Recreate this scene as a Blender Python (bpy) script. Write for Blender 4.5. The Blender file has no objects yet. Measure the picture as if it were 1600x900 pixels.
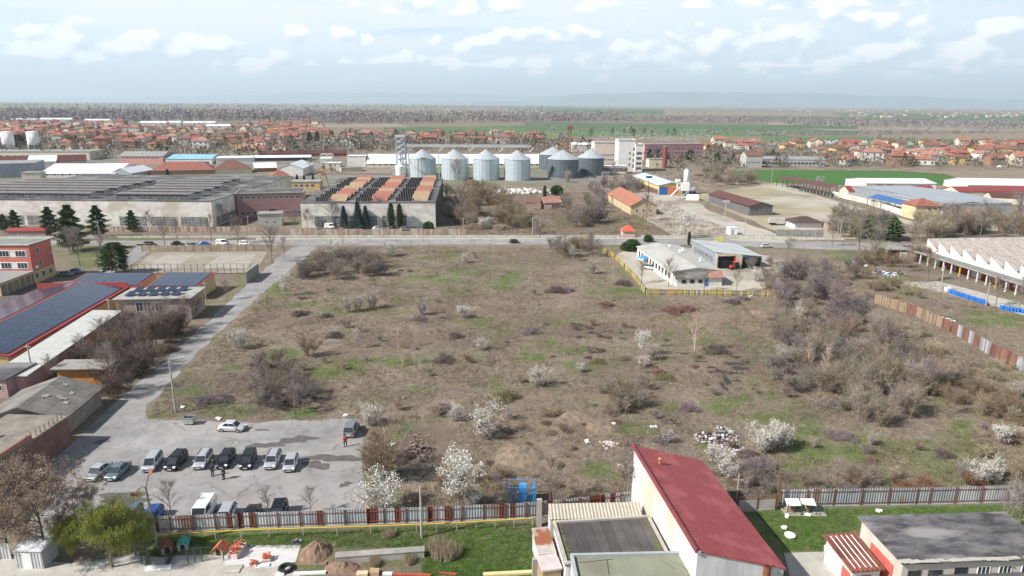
import bpy, math, random
import numpy as np
from mathutils import Matrix, Vector
S = bpy.context.scene
C = S.collection
R = math.radians
# ------------------------------------------------------------------ camera
F, H = 1067.0, 47.0
PITCH = math.atan((450 - 162) / F); ROLL = R(0.39)
CP, SP = math.cos(PITCH), math.sin(PITCH); CR, SR = math.cos(ROLL), math.sin(ROLL)
cam = bpy.data.cameras.new('camera'); camo = bpy.data.objects.new('camera', cam); C.objects.link(camo)
rx, up, fw = Vector((1, 0, 0)), Vector((0, SP, CP)), Vector((0, CP, -SP))
ax, ay = rx * CR + up * SR, up * CR - rx * SR
camo.matrix_world = Matrix(((ax.x, ay.x, -fw.x, 0), (ax.y, ay.y, -fw.y, 0), (ax.z, ay.z, -fw.z, H), (0, 0, 0, 1)))
cam.sensor_width = 36; cam.lens = 36 * F / 1600; cam.clip_start = 1; cam.clip_end = 200000
S.camera = camo
# ------------------------------------------------------------------ light
S.view_settings.view_transform = 'Standard'; S.view_settings.look = 'None'
S.view_settings.exposure = 0.82; S.view_settings.gamma = 1.0
S.cycles.use_denoising = True; S.cycles.denoising_prefilter = 'NONE'
S.cycles.max_bounces = 5; S.cycles.diffuse_bounces = 2; S.cycles.transparent_max_bounces = 8; S.cycles.volume_bounces = 0
SUN = Vector((-0.80, -0.34, 0.0)).normalized() * math.cos(R(41)) + Vector((0, 0, math.sin(R(41))))
sl = bpy.data.lights.new('sun', 'SUN'); sl.energy = 4.9; sl.angle = R(0.53); sl.color = (1, .96, .90)
so = bpy.data.objects.new('sun', sl); C.objects.link(so); so.rotation_euler = SUN.to_track_quat('Z', 'Y').to_euler()
W = bpy.data.worlds.new('World'); S.world = W; W.use_nodes = True
nt = W.node_tree; N = nt.nodes; L = nt.links; N.clear()
def nd(t, **k):
    n = N.new(t)
    for a, b in k.items(): setattr(n, a, b)
    return n
def mth(op, a, b=None, c=None):
    n = nd('ShaderNodeMath', operation=op)
    for i, v in enumerate((a, b, c)):
        if v is None: continue
        if isinstance(v, (int, float)): n.inputs[i].default_value = v
        else: L.new(v, n.inputs[i])
    return n.outputs[0]
def mrange(v, a, b, c=0., d=1.):
    n = nd('ShaderNodeMapRange', interpolation_type='SMOOTHSTEP'); n.clamp = True
    L.new(v, n.inputs[0])
    for i, x in enumerate((a, b, c, d)):
        if isinstance(x, (int, float)): n.inputs[1 + i].default_value = x
        else: L.new(x, n.inputs[1 + i])
    return n.outputs[0]
def wmix(f, a, b):
    n = nd('ShaderNodeMix', data_type='RGBA')
    if isinstance(f, (int, float)): n.inputs[0].default_value = f
    else: L.new(f, n.inputs[0])
    for i, v in ((6, a), (7, b)):
        if isinstance(v, tuple): n.inputs[i].default_value = v + (1,)
        else: L.new(v, n.inputs[i])
    return n.outputs[2]
sky = nd('ShaderNodeTexSky', sky_type='NISHITA'); sky.sun_disc = False
sky.sun_elevation = R(41); sky.sun_rotation = math.atan2(SUN.x, SUN.y) % (2 * math.pi); sky.altitude = 200; sky.air_density = 1.0; sky.dust_density = 1.2
tc = nd('ShaderNodeTexCoord'); sx = nd('ShaderNodeSeparateXYZ'); L.new(tc.outputs['Generated'], sx.inputs[0])
az = mth('ARCTAN2', sx.outputs[0], sx.outputs[1]); el = mth('ARCSINE', sx.outputs[2])
def cnoise(kx, ky, ox, oy, det, dist=0.3):
    cb = nd('ShaderNodeCombineXYZ')
    L.new(mth('MULTIPLY_ADD', az, kx, ox), cb.inputs[0]); L.new(mth('MULTIPLY_ADD', el, ky, oy), cb.inputs[1])
    n = nd('ShaderNodeTexNoise'); n.inputs['Scale'].default_value = 1; n.inputs['Detail'].default_value = det
    n.inputs['Roughness'].default_value = .58; n.inputs['Distortion'].default_value = dist; L.new(cb.outputs[0], n.inputs['Vector'])
    return n.outputs[0]
# cumulus rows low over the horizon, more of them to the right; heads lit from the upper left, bases blue grey
def billow(kx, ky, ox, oy):
    cb = nd('ShaderNodeCombineXYZ'); wn = cnoise(kx * 1.6, ky * 1.6, ox, oy, 5, 0); wn2 = cnoise(kx * 1.6, ky * 1.6, ox + 31., oy + 17., 5, 0)
    L.new(mth('ADD', mth('MULTIPLY_ADD', az, kx, ox), mth('MULTIPLY', wn, 1.0)), cb.inputs[0]); L.new(mth('ADD', mth('MULTIPLY_ADD', el, ky, oy), mth('MULTIPLY', wn2, .6)), cb.inputs[1])
    v = nd('ShaderNodeTexVoronoi'); v.feature = 'SMOOTH_F1'; v.inputs['Scale'].default_value = 1.; v.inputs['Smoothness'].default_value = .35; L.new(cb.outputs[0], v.inputs['Vector']); return v.outputs['Distance']
def puff(dx, dy, det): return mth('ADD', mth('MULTIPLY', cnoise(13, 22, 3.1 + dx, 7.3 + dy, det, 0), .70), mth('MULTIPLY_ADD', billow(26, 38, 1.3 + dx * 2.3, 4.1 + dy * 2.1), -.30, .29))
c1 = puff(0, 0, 7); c1u = puff(-.10, .22, 6)
cbig = cnoise(3.2, 16, 1.7, .4, 3, 0)
rightw = mrange(az, -.25, .45); lowfade = mrange(el, .024, .042)
veil = mrange(cnoise(2.2, 26, 9.0, 2.2, 5), .30, .52)
thr = mth('SUBTRACT', .455, mth('MULTIPLY', rightw, .05))
thr = mth('SUBTRACT', thr, mth('MULTIPLY', mth('SUBTRACT', cbig, .5), .55))
thr = mth('ADD', thr, mth('MULTIPLY', mrange(el, .080, .115), mth('SUBTRACT', .13, mth('MULTIPLY', rightw, .12))))
row = mth('FRACT', mth('ADD', mth('MULTIPLY', el, 14.), mth('MULTIPLY_ADD', cbig, .5, .08)))
thr = mth('ADD', thr, mth('MULTIPLY', mth('SUBTRACT', row, .42), .20))
cm = mth('MULTIPLY', mrange(mth('SUBTRACT', c1, thr), -.01, .055), lowfade)
lit = mrange(mth('SUBTRACT', c1, c1u), -.07, .09)
deep = mth('MULTIPLY', mrange(el, .18, .50, 1., 0.), .80)
base = wmix(deep, sky.outputs[0], (8.8, 10.8, 13.2))
hz = mrange(el, .0, .075, 1., 0.)
base = wmix(mth('MULTIPLY', hz, .85), base, (8.3, 10.9, 12.6))
vw = mth('MULTIPLY', mth('MULTIPLY', veil, mth('MULTIPLY', mrange(el, .02, .08), mrange(el, .2, .45, 1., .1))), mrange(az, -.1, .5, 1., .7))
base = wmix(vw, base, (10.6, 11.3, 12.5))
cl = wmix(lit, (8.6, 9.9, 11.4), (14.5, 14.5, 14.6))
full = wmix(mth('MULTIPLY', mth('MULTIPLY', cm, .92), mrange(el, .2, .45, 1., .15)), base, cl)
bg = nd('ShaderNodeBackground'); bg.inputs[1].default_value = .056; L.new(full, bg.inputs[0])
wo = nd('ShaderNodeOutputWorld'); L.new(bg.outputs[0], wo.inputs[0])
# ------------------------------------------------------------------ pixel -> place on the ground (photo pixels, 1600 x 900)
def ray(px, py):
    x, y = (px - 800) / F, (450 - py) / F
    x, y = x * CR - y * SR, x * SR + y * CR
    return x, CP + y * SP, -SP + y * CP
def G(px, py, z=0.0):
    r = ray(px, py); t = (z - H) / r[2]
    return Vector((r[0] * t, r[1] * t, z))
def HT(px, pb, pt):
    g = G(px, pb); r = ray(px, pt); return H + r[2] * g.y / r[1]
def PX(X, Y, Z=0):
    Z = Z - H; zc = Y * CP - Z * SP; y = Y * SP + Z * CP
    x, y = X / zc, y / zc; x, y = x * CR + y * SR, -x * SR + y * CR
    return 800 + x * F, 450 - y * F
def PXa(X, Y, Z=0):
    Z = Z - H; zc = Y * CP - Z * SP; y = Y * SP + Z * CP
    x, y = X / zc, y / zc; return 800 + (x * CR + y * SR) * F, 450 - (-x * SR + y * CR) * F
# ------------------------------------------------------------------ materials
MATS = {}
def mat(name, col, col2=None, crack=0, scale=1.0, rough=.85, metal=0., bump=0., attr=None, detail=5, col3=None, stretch=None, lo=.35, hi=.65, coords='Object', spec=.3):
    if name in MATS: return MATS[name]
    m = bpy.data.materials.new(name); m.use_nodes = True; MATS[name] = m
    t = m.node_tree; b = t.nodes['Principled BSDF']
    b.inputs['Roughness'].default_value = rough; b.inputs['Metallic'].default_value = metal
    b.inputs['Specular IOR Level'].default_value = spec
    if col2 is None: col2 = tuple(c * .8 for c in col)
    c = t.nodes.new('ShaderNodeTexCoord'); src = c.outputs[coords]
    if stretch:
        mp = t.nodes.new('ShaderNodeMapping'); mp.inputs['Scale'].default_value = stretch; t.links.new(src, mp.inputs[0]); src = mp.outputs[0]
    n = t.nodes.new('ShaderNodeTexNoise'); n.inputs['Scale'].default_value = scale; n.inputs['Detail'].default_value = detail; n.inputs['Roughness'].default_value = .65
    t.links.new(src, n.inputs['Vector'])
    r = t.nodes.new('ShaderNodeValToRGB'); r.color_ramp.elements[0].position = lo; r.color_ramp.elements[1].position = hi
    r.color_ramp.elements[0].color = (*col2, 1); r.color_ramp.elements[1].color = (*col, 1)
    t.links.new(n.outputs[0], r.inputs[0]); out = r.outputs[0]
    if col3 is not None:
        n2 = t.nodes.new('ShaderNodeTexNoise'); n2.inputs['Scale'].default_value = scale * .31; n2.inputs['Detail'].default_value = 4
        t.links.new(src, n2.inputs['Vector'])
        r2 = t.nodes.new('ShaderNodeMapRange'); r2.inputs[1].default_value = .52; r2.inputs[2].default_value = .62; t.links.new(n2.outputs[0], r2.inputs[0])
        mx = t.nodes.new('ShaderNodeMix'); mx.data_type = 'RGBA'; t.links.new(r2.outputs[0], mx.inputs[0]); t.links.new(out, mx.inputs[6]); mx.inputs[7].default_value = (*col3, 1); out = mx.outputs[2]
    if crack:
        wn = t.nodes.new('ShaderNodeTexNoise'); wn.inputs['Scale'].default_value = .8; wn.inputs['Detail'].default_value = 6; t.links.new(src, wn.inputs['Vector'])
        vm = t.nodes.new('ShaderNodeVectorMath'); vm.operation = 'MULTIPLY_ADD'; vm.inputs[1].default_value = (2.2, 2.2, 0); t.links.new(wn.outputs['Color'], vm.inputs[0]); t.links.new(src, vm.inputs[2])
        vo = t.nodes.new('ShaderNodeTexVoronoi'); vo.feature = 'DISTANCE_TO_EDGE'; vo.inputs['Scale'].default_value = crack; t.links.new(vm.outputs[0], vo.inputs['Vector'])
        cr = t.nodes.new('ShaderNodeMapRange'); cr.inputs[1].default_value = 0; cr.inputs[2].default_value = .012; cr.inputs[3].default_value = .55; cr.inputs[4].default_value = 1; t.links.new(vo.outputs[0], cr.inputs[0])
        bn = t.nodes.new('ShaderNodeTexNoise'); bn.inputs['Scale'].default_value = .09; bn.inputs['Detail'].default_value = 8; bn.inputs['Roughness'].default_value = .7; t.links.new(src, bn.inputs['Vector'])
        bm = t.nodes.new('ShaderNodeMapRange'); bm.inputs[1].default_value = .36; bm.inputs[2].default_value = .62; bm.inputs[3].default_value = .74; bm.inputs[4].default_value = 1.06; t.links.new(bn.outputs[0], bm.inputs[0])
        mm = t.nodes.new('ShaderNodeMath'); mm.operation = 'MULTIPLY'; t.links.new(cr.outputs[0], mm.inputs[0]); t.links.new(bm.outputs[0], mm.inputs[1])
        mx = t.nodes.new('ShaderNodeMix'); mx.data_type = 'RGBA'; mx.blend_type = 'MULTIPLY'; mx.inputs[0].default_value = 1; t.links.new(out, mx.inputs[6]); t.links.new(mm.outputs[0], mx.inputs[7]); out = mx.outputs[2]
    if attr:
        a = t.nodes.new('ShaderNodeAttribute'); a.attribute_name = attr
        mx = t.nodes.new('ShaderNodeMix'); mx.data_type = 'RGBA'; mx.blend_type = 'MULTIPLY'; mx.inputs[0].default_value = 1
        t.links.new(out, mx.inputs[6]); t.links.new(a.outputs['Color'], mx.inputs[7]); out = mx.outputs[2]
    t.links.new(out, b.inputs['Base Color'])
    if bump:
        bp = t.nodes.new('ShaderNodeBump'); bp.inputs['Strength'].default_value = bump; bp.inputs['Distance'].default_value = .1
        t.links.new(n.outputs[0], bp.inputs['Height']); t.links.new(bp.outputs[0], b.inputs['Normal'])
    return m
def ribbed(name, col, col2, period=.2, axis=0, rust=None, rough=.5, metal=.3, bump=.6, rscale=.35, rlo=.5, rhi=.6):
    """corrugated sheet: ribs across one local axis, streaked, optional rust patches"""
    if name in MATS: return MATS[name]
    m = mat(name, col, col2, scale=1.2, rough=rough, metal=metal, col3=rust, stretch=(1, 1, .35))
    t = m.node_tree; b = t.nodes['Principled BSDF']
    c = t.nodes.new('ShaderNodeTexCoord'); w = t.nodes.new('ShaderNodeTexWave'); w.wave_type = 'BANDS'; w.bands_direction = 'XYZ'[axis]
    w.inputs['Scale'].default_value = .314 / period; t.links.new(c.outputs['Object'], w.inputs['Vector'])
    bp = t.nodes.new('ShaderNodeBump'); bp.inputs['Strength'].default_value = bump; bp.inputs['Distance'].default_value = .05
    t.links.new(w.outputs[0], bp.inputs['Height']); t.links.new(bp.outputs[0], b.inputs['Normal'])
    src = b.inputs['Base Color'].links[0].from_socket
    mx = t.nodes.new('ShaderNodeMix'); mx.data_type = 'RGBA'; mx.blend_type = 'MULTIPLY'; mx.inputs[0].default_value = .6
    r = t.nodes.new('ShaderNodeMapRange'); r.inputs[1].default_value = 0; r.inputs[2].default_value = .35; r.inputs[3].default_value = .45; r.inputs[4].default_value = 1  # groove shade between the ribs, multiplied into the base colour
    t.links.new(w.outputs[0], r.inputs[0]); t.links.new(src, mx.inputs[6]); t.links.new(r.outputs[0], mx.inputs[7]); t.links.new(mx.outputs[2], b.inputs['Base Color'])
    return m
def tiles(name, a, b2, mortar, sx_, sy_, msize=.02, rough=.8, metal=0, bump=.3, plane='xy', offset=.5, rowh=None):
    """brick-pattern material: bricks, slabs, panels, panes"""
    if name in MATS: return MATS[name]
    m = bpy.data.materials.new(name); m.use_nodes = True; MATS[name] = m; t = m.node_tree; b = t.nodes['Principled BSDF']
    b.inputs['Roughness'].default_value = rough; b.inputs['Metallic'].default_value = metal; b.inputs['Specular IOR Level'].default_value = .4
    c = t.nodes.new('ShaderNodeTexCoord'); s = t.nodes.new('ShaderNodeSeparateXYZ'); cb = t.nodes.new('ShaderNodeCombineXYZ'); t.links.new(c.outputs['Object'], s.inputs[0])
    if plane == 'xy': t.links.new(s.outputs[0], cb.inputs[0]); t.links.new(s.outputs[1], cb.inputs[1])
    else:
        ad = t.nodes.new('ShaderNodeMath'); t.links.new(s.outputs[0], ad.inputs[0]); t.links.new(s.outputs[1], ad.inputs[1])
        t.links.new(ad.outputs[0], cb.inputs[0]); t.links.new(s.outputs[2], cb.inputs[1])
    k = t.nodes.new('ShaderNodeTexBrick'); k.offset = offset; k.inputs['Scale'].default_value = 1; k.inputs['Brick Width'].default_value = sx_; k.inputs['Row Height'].default_value = sy_
    k.inputs['Mortar Size'].default_value = msize; k.inputs['Mortar Smooth'].default_value = .1; k.inputs['Bias'].default_value = 0
    k.inputs['Color1'].default_value = (*a, 1); k.inputs['Color2'].default_value = (*b2, 1); k.inputs['Mortar'].default_value = (*mortar, 1)
    t.links.new(cb.outputs[0], k.inputs['Vector'])
    n = t.nodes.new('ShaderNodeTexNoise'); n.inputs['Scale'].default_value = .6; n.inputs['Detail'].default_value = 6; t.links.new(c.outputs['Object'], n.inputs['Vector'])
    mr = t.nodes.new('ShaderNodeMapRange'); mr.inputs[1].default_value = .3; mr.inputs[2].default_value = .7; mr.inputs[3].default_value = .72; mr.inputs[4].default_value = 1.12; t.links.new(n.outputs[0], mr.inputs[0])
    mx = t.nodes.new('ShaderNodeMix'); mx.data_type = 'RGBA'; mx.blend_type = 'MULTIPLY'; mx.inputs[0].default_value = 1; mx.clamp_result = True
    t.links.new(k.outputs[0], mx.inputs[6]); t.links.new(mr.outputs[0], mx.inputs[7]); t.links.new(mx.outputs[2], b.inputs['Base Color'])
    return m
# ------------------------------------------------------------------ mesh building
class MB:
    def __init__(s): s.v = []; s.f = []; s.m = []; s.k = 0
    def add(s, vs, fs):
        o = len(s.v); s.v += [tuple(p) for p in vs]; s.f += [tuple(o + i for i in f) for f in fs]; s.m += [s.k] * len(fs); return s
    def mi(s, k): s.k = k; return s
    def box(s, x0, y0, z0, x1, y1, z1):
        return s.add([(x0, y0, z0), (x1, y0, z0), (x1, y1, z0), (x0, y1, z0), (x0, y0, z1), (x1, y0, z1), (x1, y1, z1), (x0, y1, z1)],
                     [(0, 3, 2, 1), (4, 5, 6, 7), (0, 1, 5, 4), (1, 2, 6, 5), (2, 3, 7, 6), (3, 0, 4, 7)])
    def rbox(s, c, sz, rz=0, ry=0, rx_=0):
        M = Matrix.Translation(c) @ Matrix.Rotation(rz, 4, 'Z') @ Matrix.Rotation(ry, 4, 'Y') @ Matrix.Rotation(rx_, 4, 'X')
        a, b, d = sz[0] / 2, sz[1] / 2, sz[2] / 2
        vs = [M @ Vector(p) for p in ((-a, -b, -d), (a, -b, -d), (a, b, -d), (-a, b, -d), (-a, -b, d), (a, -b, d), (a, b, d), (-a, b, d))]
        return s.add(vs, [(0, 3, 2, 1), (4, 5, 6, 7), (0, 1, 5, 4), (1, 2, 6, 5), (2, 3, 7, 6), (3, 0, 4, 7)])
    def prism(s, pts, z0, z1):
        n = len(pts)
        A = sum(pts[i][0] * pts[(i + 1) % n][1] - pts[(i + 1) % n][0] * pts[i][1] for i in range(n))
        if A < 0: pts = pts[::-1]
        return s.add([(p[0], p[1], z0) for p in pts] + [(p[0], p[1], z1) for p in pts],
                     [tuple(range(n))[::-1], tuple(range(n, 2 * n))] + [(i, (i + 1) % n, n + (i + 1) % n, n + i) for i in range(n)])
    def slab(s, pts, t):
        """sheet through 3-D points with thickness t downwards"""
        n = len(pts)
        return s.add([tuple(p) for p in pts] + [(p[0], p[1], p[2] - t) for p in pts],
                     [tuple(range(n)), tuple(range(n, 2 * n))[::-1]] + [((i + 1) % n, i, n + i, n + (i + 1) % n) for i in range(n)])
    def tube(s, pts, rs, n=8, caps=True):
        pts = [Vector(p) for p in pts]
        if isinstance(rs, (int, float)): rs = [rs] * len(pts)
        o = len(s.v); vs = []; fs = []
        for i, p in enumerate(pts):
            d = (pts[min(i + 1, len(pts) - 1)] - pts[max(i - 1, 0)]).normalized()
            a = d.cross(Vector((0, 0, 1)) if abs(d.z) < .9 else Vector((1, 0, 0))).normalized(); b = d.cross(a)
            vs += [p + (a * math.cos(2 * math.pi * j / n) + b * math.sin(2 * math.pi * j / n)) * rs[i] for j in range(n)]
        for i in range(len(pts) - 1):
            for j in range(n):
                fs.append((i * n + j, i * n + (j + 1) % n, (i + 1) * n + (j + 1) % n, (i + 1) * n + j))
        if caps: fs += [tuple(range(n))[::-1], tuple(range((len(pts) - 1) * n, len(pts) * n))]
        return s.add(vs, fs)
    def cone(s, x, y, z0, z1, r0, r1, n=24):
        return s.tube([(x, y, z0), (x, y, z1)], [r0, max(r1, .001)], n)
    def mesh(s, name, ms, smooth=False):
        me = bpy.data.meshes.new(name); me.from_pydata(s.v, [], s.f)
        for m in (ms if isinstance(ms, (list, tuple)) else [ms]): me.materials.append(m)
        me.polygons.foreach_set('material_index', s.m)
        if smooth: me.polygons.foreach_set('use_smooth', [True] * len(s.f))
        me.update(); return me
    def build(s, name, ms, parent=None, smooth=False):
        return link(name, s.mesh(name, ms, smooth), parent)
def link(name, me, parent=None, loc=None):
    o = bpy.data.objects.new(name, me); C.objects.link(o)
    if parent: o.parent = parent
    if loc is not None: o.location = loc
    return o
def tag(o, label=None, cat=None, group=None, kind=None):
    for k, v in (('label', label), ('category', cat), ('group', group), ('kind', kind)):
        if v: o[k] = v
    return o
def thing(name, label, cat, loc=(0, 0, 0), rz=0, group=None):
    o = bpy.data.objects.new(name, None); C.objects.link(o); o.location = loc; o.rotation_euler = (0, 0, rz)
    return tag(o, label, cat, group)
def copy_tree(o, loc=None, rz=None, sc=None, label=None, group=None, kids={}):
    c = o.copy(); C.objects.link(c)
    if loc is not None: c.location = loc
    if rz is not None: c.rotation_euler = (0, 0, rz)
    if sc is not None: c.scale = sc if isinstance(sc, tuple) else (sc,) * 3
    if label: c['label'] = label
    if group: c['group'] = group
    def rec(a, b):
        for ch in a.children:
            d = ch.copy(); C.objects.link(d); d.parent = b; rec(ch, d)
    rec(o, c); return c
def np_mesh(name, V, Fc, ms, smooth=False, col=None, mi=None):
    """V (n,3), Fc (m,k) arrays -> mesh; col = per-vertex colour multiplier attribute 'tint'"""
    me = bpy.data.meshes.new(name); V = np.asarray(V, np.float32); Fc = np.asarray(Fc, np.int32); m, k = Fc.shape
    me.vertices.add(len(V)); me.vertices.foreach_set('co', V.ravel()); me.loops.add(m * k); me.loops.foreach_set('vertex_index', Fc.ravel())
    me.polygons.add(m); me.polygons.foreach_set('loop_start', np.arange(0, m * k, k, dtype=np.int32)); me.polygons.foreach_set('loop_total', np.full(m, k, np.int32))
    me.polygons.foreach_set('use_smooth', np.full(m, smooth))
    for x in (ms if isinstance(ms, (list, tuple)) else [ms]): me.materials.append(x)
    if mi is not None: me.polygons.foreach_set('material_index', np.asarray(mi, np.int32))
    if col is not None:
        a = me.color_attributes.new('tint', 'FLOAT_COLOR', 'POINT'); c4 = np.ones((len(V), 4), np.float32); c4[:, :3] = col; a.data.foreach_set('color', c4.ravel())
    me.update(calc_edges=True); return me
# frames: A front-left pixel, B front-right pixel (both at height z), D = depth in metres or a back-right pixel at height z
def frame(A, B, D, z=0):
    a, b = G(*A, z), G(*B, z); u = b - a; w = u.length; rz = math.atan2(u.y, u.x)
    if isinstance(D, (tuple, list)):
        c = G(*D, z); d = (c - a).dot(Vector((-math.sin(rz), math.cos(rz), 0)))
    else: d = D
    return Vector((a.x, a.y, 0)), rz, w, d
# ------------------------------------------------------------------ air
hb = MB().box(-52000, -600, -2.5, 52000, 60000, 1150).build('haze', None); tag(hb, kind='stuff')
hm = bpy.data.materials.new('haze_air'); hm.use_nodes = True; t = hm.node_tree; t.nodes.clear()
pv = t.nodes.new('ShaderNodeVolumePrincipled'); pv.inputs['Density'].default_value = 6.2e-5; pv.inputs['Color'].default_value = (.72, .87, .96, 1); pv.inputs['Anisotropy'].default_value = .1
mo = t.nodes.new('ShaderNodeOutputMaterial'); t.links.new(pv.outputs[0], mo.inputs['Volume']); hb.data.materials.clear(); hb.data.materials.append(hm)
# ------------------------------------------------------------------ ground
rng = np.random.default_rng(7)
_tab = rng.random((256, 256)).astype(np.float32)
def vnoise(x, y, o=0):
    x = x + 17.3 * o; y = y - 9.1 * o
    xi, yi = np.floor(x).astype(int), np.floor(y).astype(int); fx, fy = x - xi, y - yi
    fx, fy = fx * fx * (3 - 2 * fx), fy * fy * (3 - 2 * fy); g = lambda i, j: _tab[(xi + i) % 256, (yi + j) % 256]
    return (g(0, 0) * (1 - fx) + g(1, 0) * fx) * (1 - fy) + (g(0, 1) * (1 - fx) + g(1, 1) * fx) * fy
def fbm(x, y, s, o=0, n=4):
    v = 0; a = 1; t_ = 0
    for i in range(n): v = v + a * vnoise(x / s * 2 ** i, y / s * 2 ** i, o + i); t_ += a; a *= .55
    return v / t_
# colour of the soil and turf; three per-vertex amounts say where grass, bare soil and dead bramble litter grow
def ground_material(name, scale=1.0, far=False):
    m = bpy.data.materials.new(name); m.use_nodes = True; t = m.node_tree; b = t.nodes['Principled BSDF']; b.inputs['Roughness'].default_value = .95; b.inputs['Specular IOR Level'].default_value = .1
    c = t.nodes.new('ShaderNodeTexCoord')
    def no(s, d=6, st=None, dist=0):
        n = t.nodes.new('ShaderNodeTexNoise'); n.inputs['Scale'].default_value = s; n.inputs['Detail'].default_value = d; n.inputs['Roughness'].default_value = .68; n.inputs['Distortion'].default_value = dist
        if st:
            mp = t.nodes.new('ShaderNodeMapping'); mp.inputs['Scale'].default_value = st; t.links.new(c.outputs['Object'], mp.inputs[0]); t.links.new(mp.outputs[0], n.inputs['Vector'])
        else: t.links.new(c.outputs['Object'], n.inputs['Vector'])
        return n.outputs[0]
    def mr(v, a, bb, c0=0., d0=1.):
        n = t.nodes.new('ShaderNodeMapRange'); t.links.new(v, n.inputs[0])
        for i, x in enumerate((a, bb, c0, d0)): n.inputs[1 + i].default_value = x
        return n.outputs[0]
    def mx(f, a, bb):
        n = t.nodes.new('ShaderNodeMix'); n.data_type = 'RGBA'
        if isinstance(f, float): n.inputs[0].default_value = f
        else: t.links.new(f, n.inputs[0])
        for i, v in ((6, a), (7, bb)):
            if isinstance(v, tuple): n.inputs[i].default_value = (*v, 1)
            else: t.links.new(v, n.inputs[i])
        return n.outputs[2]
    def ma(op, a, bb):
        n = t.nodes.new('ShaderNodeMath'); n.operation = op; n.use_clamp = (op == 'ADD')
        for i, v in enumerate((a, bb)):
            if isinstance(v, (int, float)): n.inputs[i].default_value = v
            else: t.links.new(v, n.inputs[i])
        return n.outputs[0]
    fine = no(3.2 * scale); mid = no(.45 * scale, 7); big = no(.055 * scale, 6); tuft = no(1.3 * scale, 5, (1, .55, 1), .8)
    dry = mx(mr(fine, .3, .7), (.125, .098, .075), (.26, .212, .166)); dry = mx(mr(mid, .35, .65), (.13, .104, .08), dry)
    dry = mx(mr(tuft, .50, .64, 0, .6), dry, (.30, .258, .20))
    grn = mx(mr(fine, .3, .7), (.04, .07, .018), (.10, .148, .042)); grn = mx(mr(mid, .35, .7, 0, .7), grn, (.17, .17, .085))
    soil = mx(mr(fine, .3, .7), (.16, .112, .08), (.28, .205, .148))
    litter = mx(mr(fine, .3, .7), (.075, .058, .05), (.165, .125, .105))
    sep = t.nodes.new('ShaderNodeSeparateColor'); at = t.nodes.new('ShaderNodeAttribute'); at.attribute_name = 'cover'; t.links.new(at.outputs['Color'], sep.inputs[0])
    g = ma('ADD', ma('MULTIPLY', sep.outputs[0], mr(mid, .25, .55, .35, 1.2)), mr(big, .50, .66, 0, .45)); g = mr(ma('MULTIPLY', g, mr(tuft, .35, .62, .3, 1.35)), .12, .8)
    o = mx(g, dry, grn)
    o = mx(ma('MULTIPLY', sep.outputs[1], mr(mid, .3, .5, .4, 1.)), o, soil)
    o = mx(ma('MULTIPLY', sep.outputs[2], mr(tuft, .3, .55, .45, 1.)), o, litter)
    t.links.new(o, b.inputs['Base Color'])
    bp = t.nodes.new('ShaderNodeBump'); bp.inputs['Strength'].default_value = .9; bp.inputs['Distance'].default_value = .35
    t.links.new(ma('ADD', ma('MULTIPLY', mid, .5), ma('MULTIPLY', tuft, .5)), bp.inputs['Height']); t.links.new(bp.outputs[0], b.inputs['Normal'])
    return m
GM = ground_material('ground_turf'); GF = ground_material('ground_far', .12)
gnd = np_mesh('ground', [(-60000, -500, 0), (60000, -500, 0), (60000, 75000, 0), (-60000, 75000, 0)], [(0, 1, 2, 3)], GF)
tag(link('ground', gnd), kind='structure')
# meadow: the near sheet with its patches
gx = np.arange(-190, 230.1, .75); gy = np.arange(46, 330.1, .75); X, Y = np.meshgrid(gx, gy); PXX, PYY = PXa(X, Y)
def blobs(L_, wob=1.1):
    o = np.zeros_like(X); wx = (fbm(X, Y, 5, 3) - .5) * 2; wy = (fbm(X, Y, 5, 9) - .5) * 2
    for px, py, rx_, ry_, s_ in L_:
        d = np.hypot((PXX - px) / rx_ + wx * wob, (PYY - py) / ry_ + wy * wob); o = np.maximum(o, s_ * np.clip(1.5 - d, 0, 1.0))
    return o
green = blobs([(545,397,25,6,.9),(605,400,12,4,.8),(720,424,20,5,.8),(782,440,22,12,1),(600,560,60,12,.8),(450,555,60,10,.9),(540,572,70,12,1),(745,500,40,8,.6),(780,520,40,14,.6),
 (975,385,20,6,1),(885,546,60,9,.9),(830,560,20,8,.9),(985,456,70,7,.8),(810,430,15,8,.6),(910,570,34,8,.8),(340,640,70,10,1),(450,644,70,8,1),(500,582,70,12,.7),(620,668,22,12,1.2),(612,690,12,12,1),
 (680,655,15,8,.8),(725,635,20,6,.8),(970,592,25,6,.7),(1040,632,18,10,1),(1135,632,34,10,1.1),(990,672,50,12,.8),(1100,690,34,14,1),(930,735,45,12,.9),(1250,640,50,12,.7),(1270,700,50,20,.8),
 (1502,672,24,11,1.3),(1400,692,70,6,.6),(1550,705,40,10,.8),(1470,615,24,14,.9),(1330,400,60,7,.9),(1400,435,30,9,1),(1430,450,30,10,.9),(1545,500,60,14,.8),(1560,470,30,8,.5),
 (620,850,230,24,1.5),(480,870,90,20,1.0),(320,845,90,8,1),(790,860,60,45,1.5),(1290,830,120,40,1.4),(1450,795,190,10,1.2),(1580,800,50,30,1.3),(1370,800,170,8,1.2),(1230,830,50,30,1.3),
 (150,398,55,14,1),(130,420,30,10,.9),(215,375,60,3,.8),(590,748,30,25,.8),(1590,850,30,40,1),(878,340,16,10,1),(1000,340,40,10,.6),(900,296,40,8,.5),(640,610,60,12,.6),(1400,590,60,30,.3),(300,600,14,40,.6),(660,440,60,8,.4),(870,500,60,14,.3),(1240,740,40,10,.5),(1180,480,60,8,.5)])
green *= .25 + 1.25 * np.clip(fbm(X, Y, 4.5, 5) * 3.2 - 1.2, 0, 1)
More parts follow.
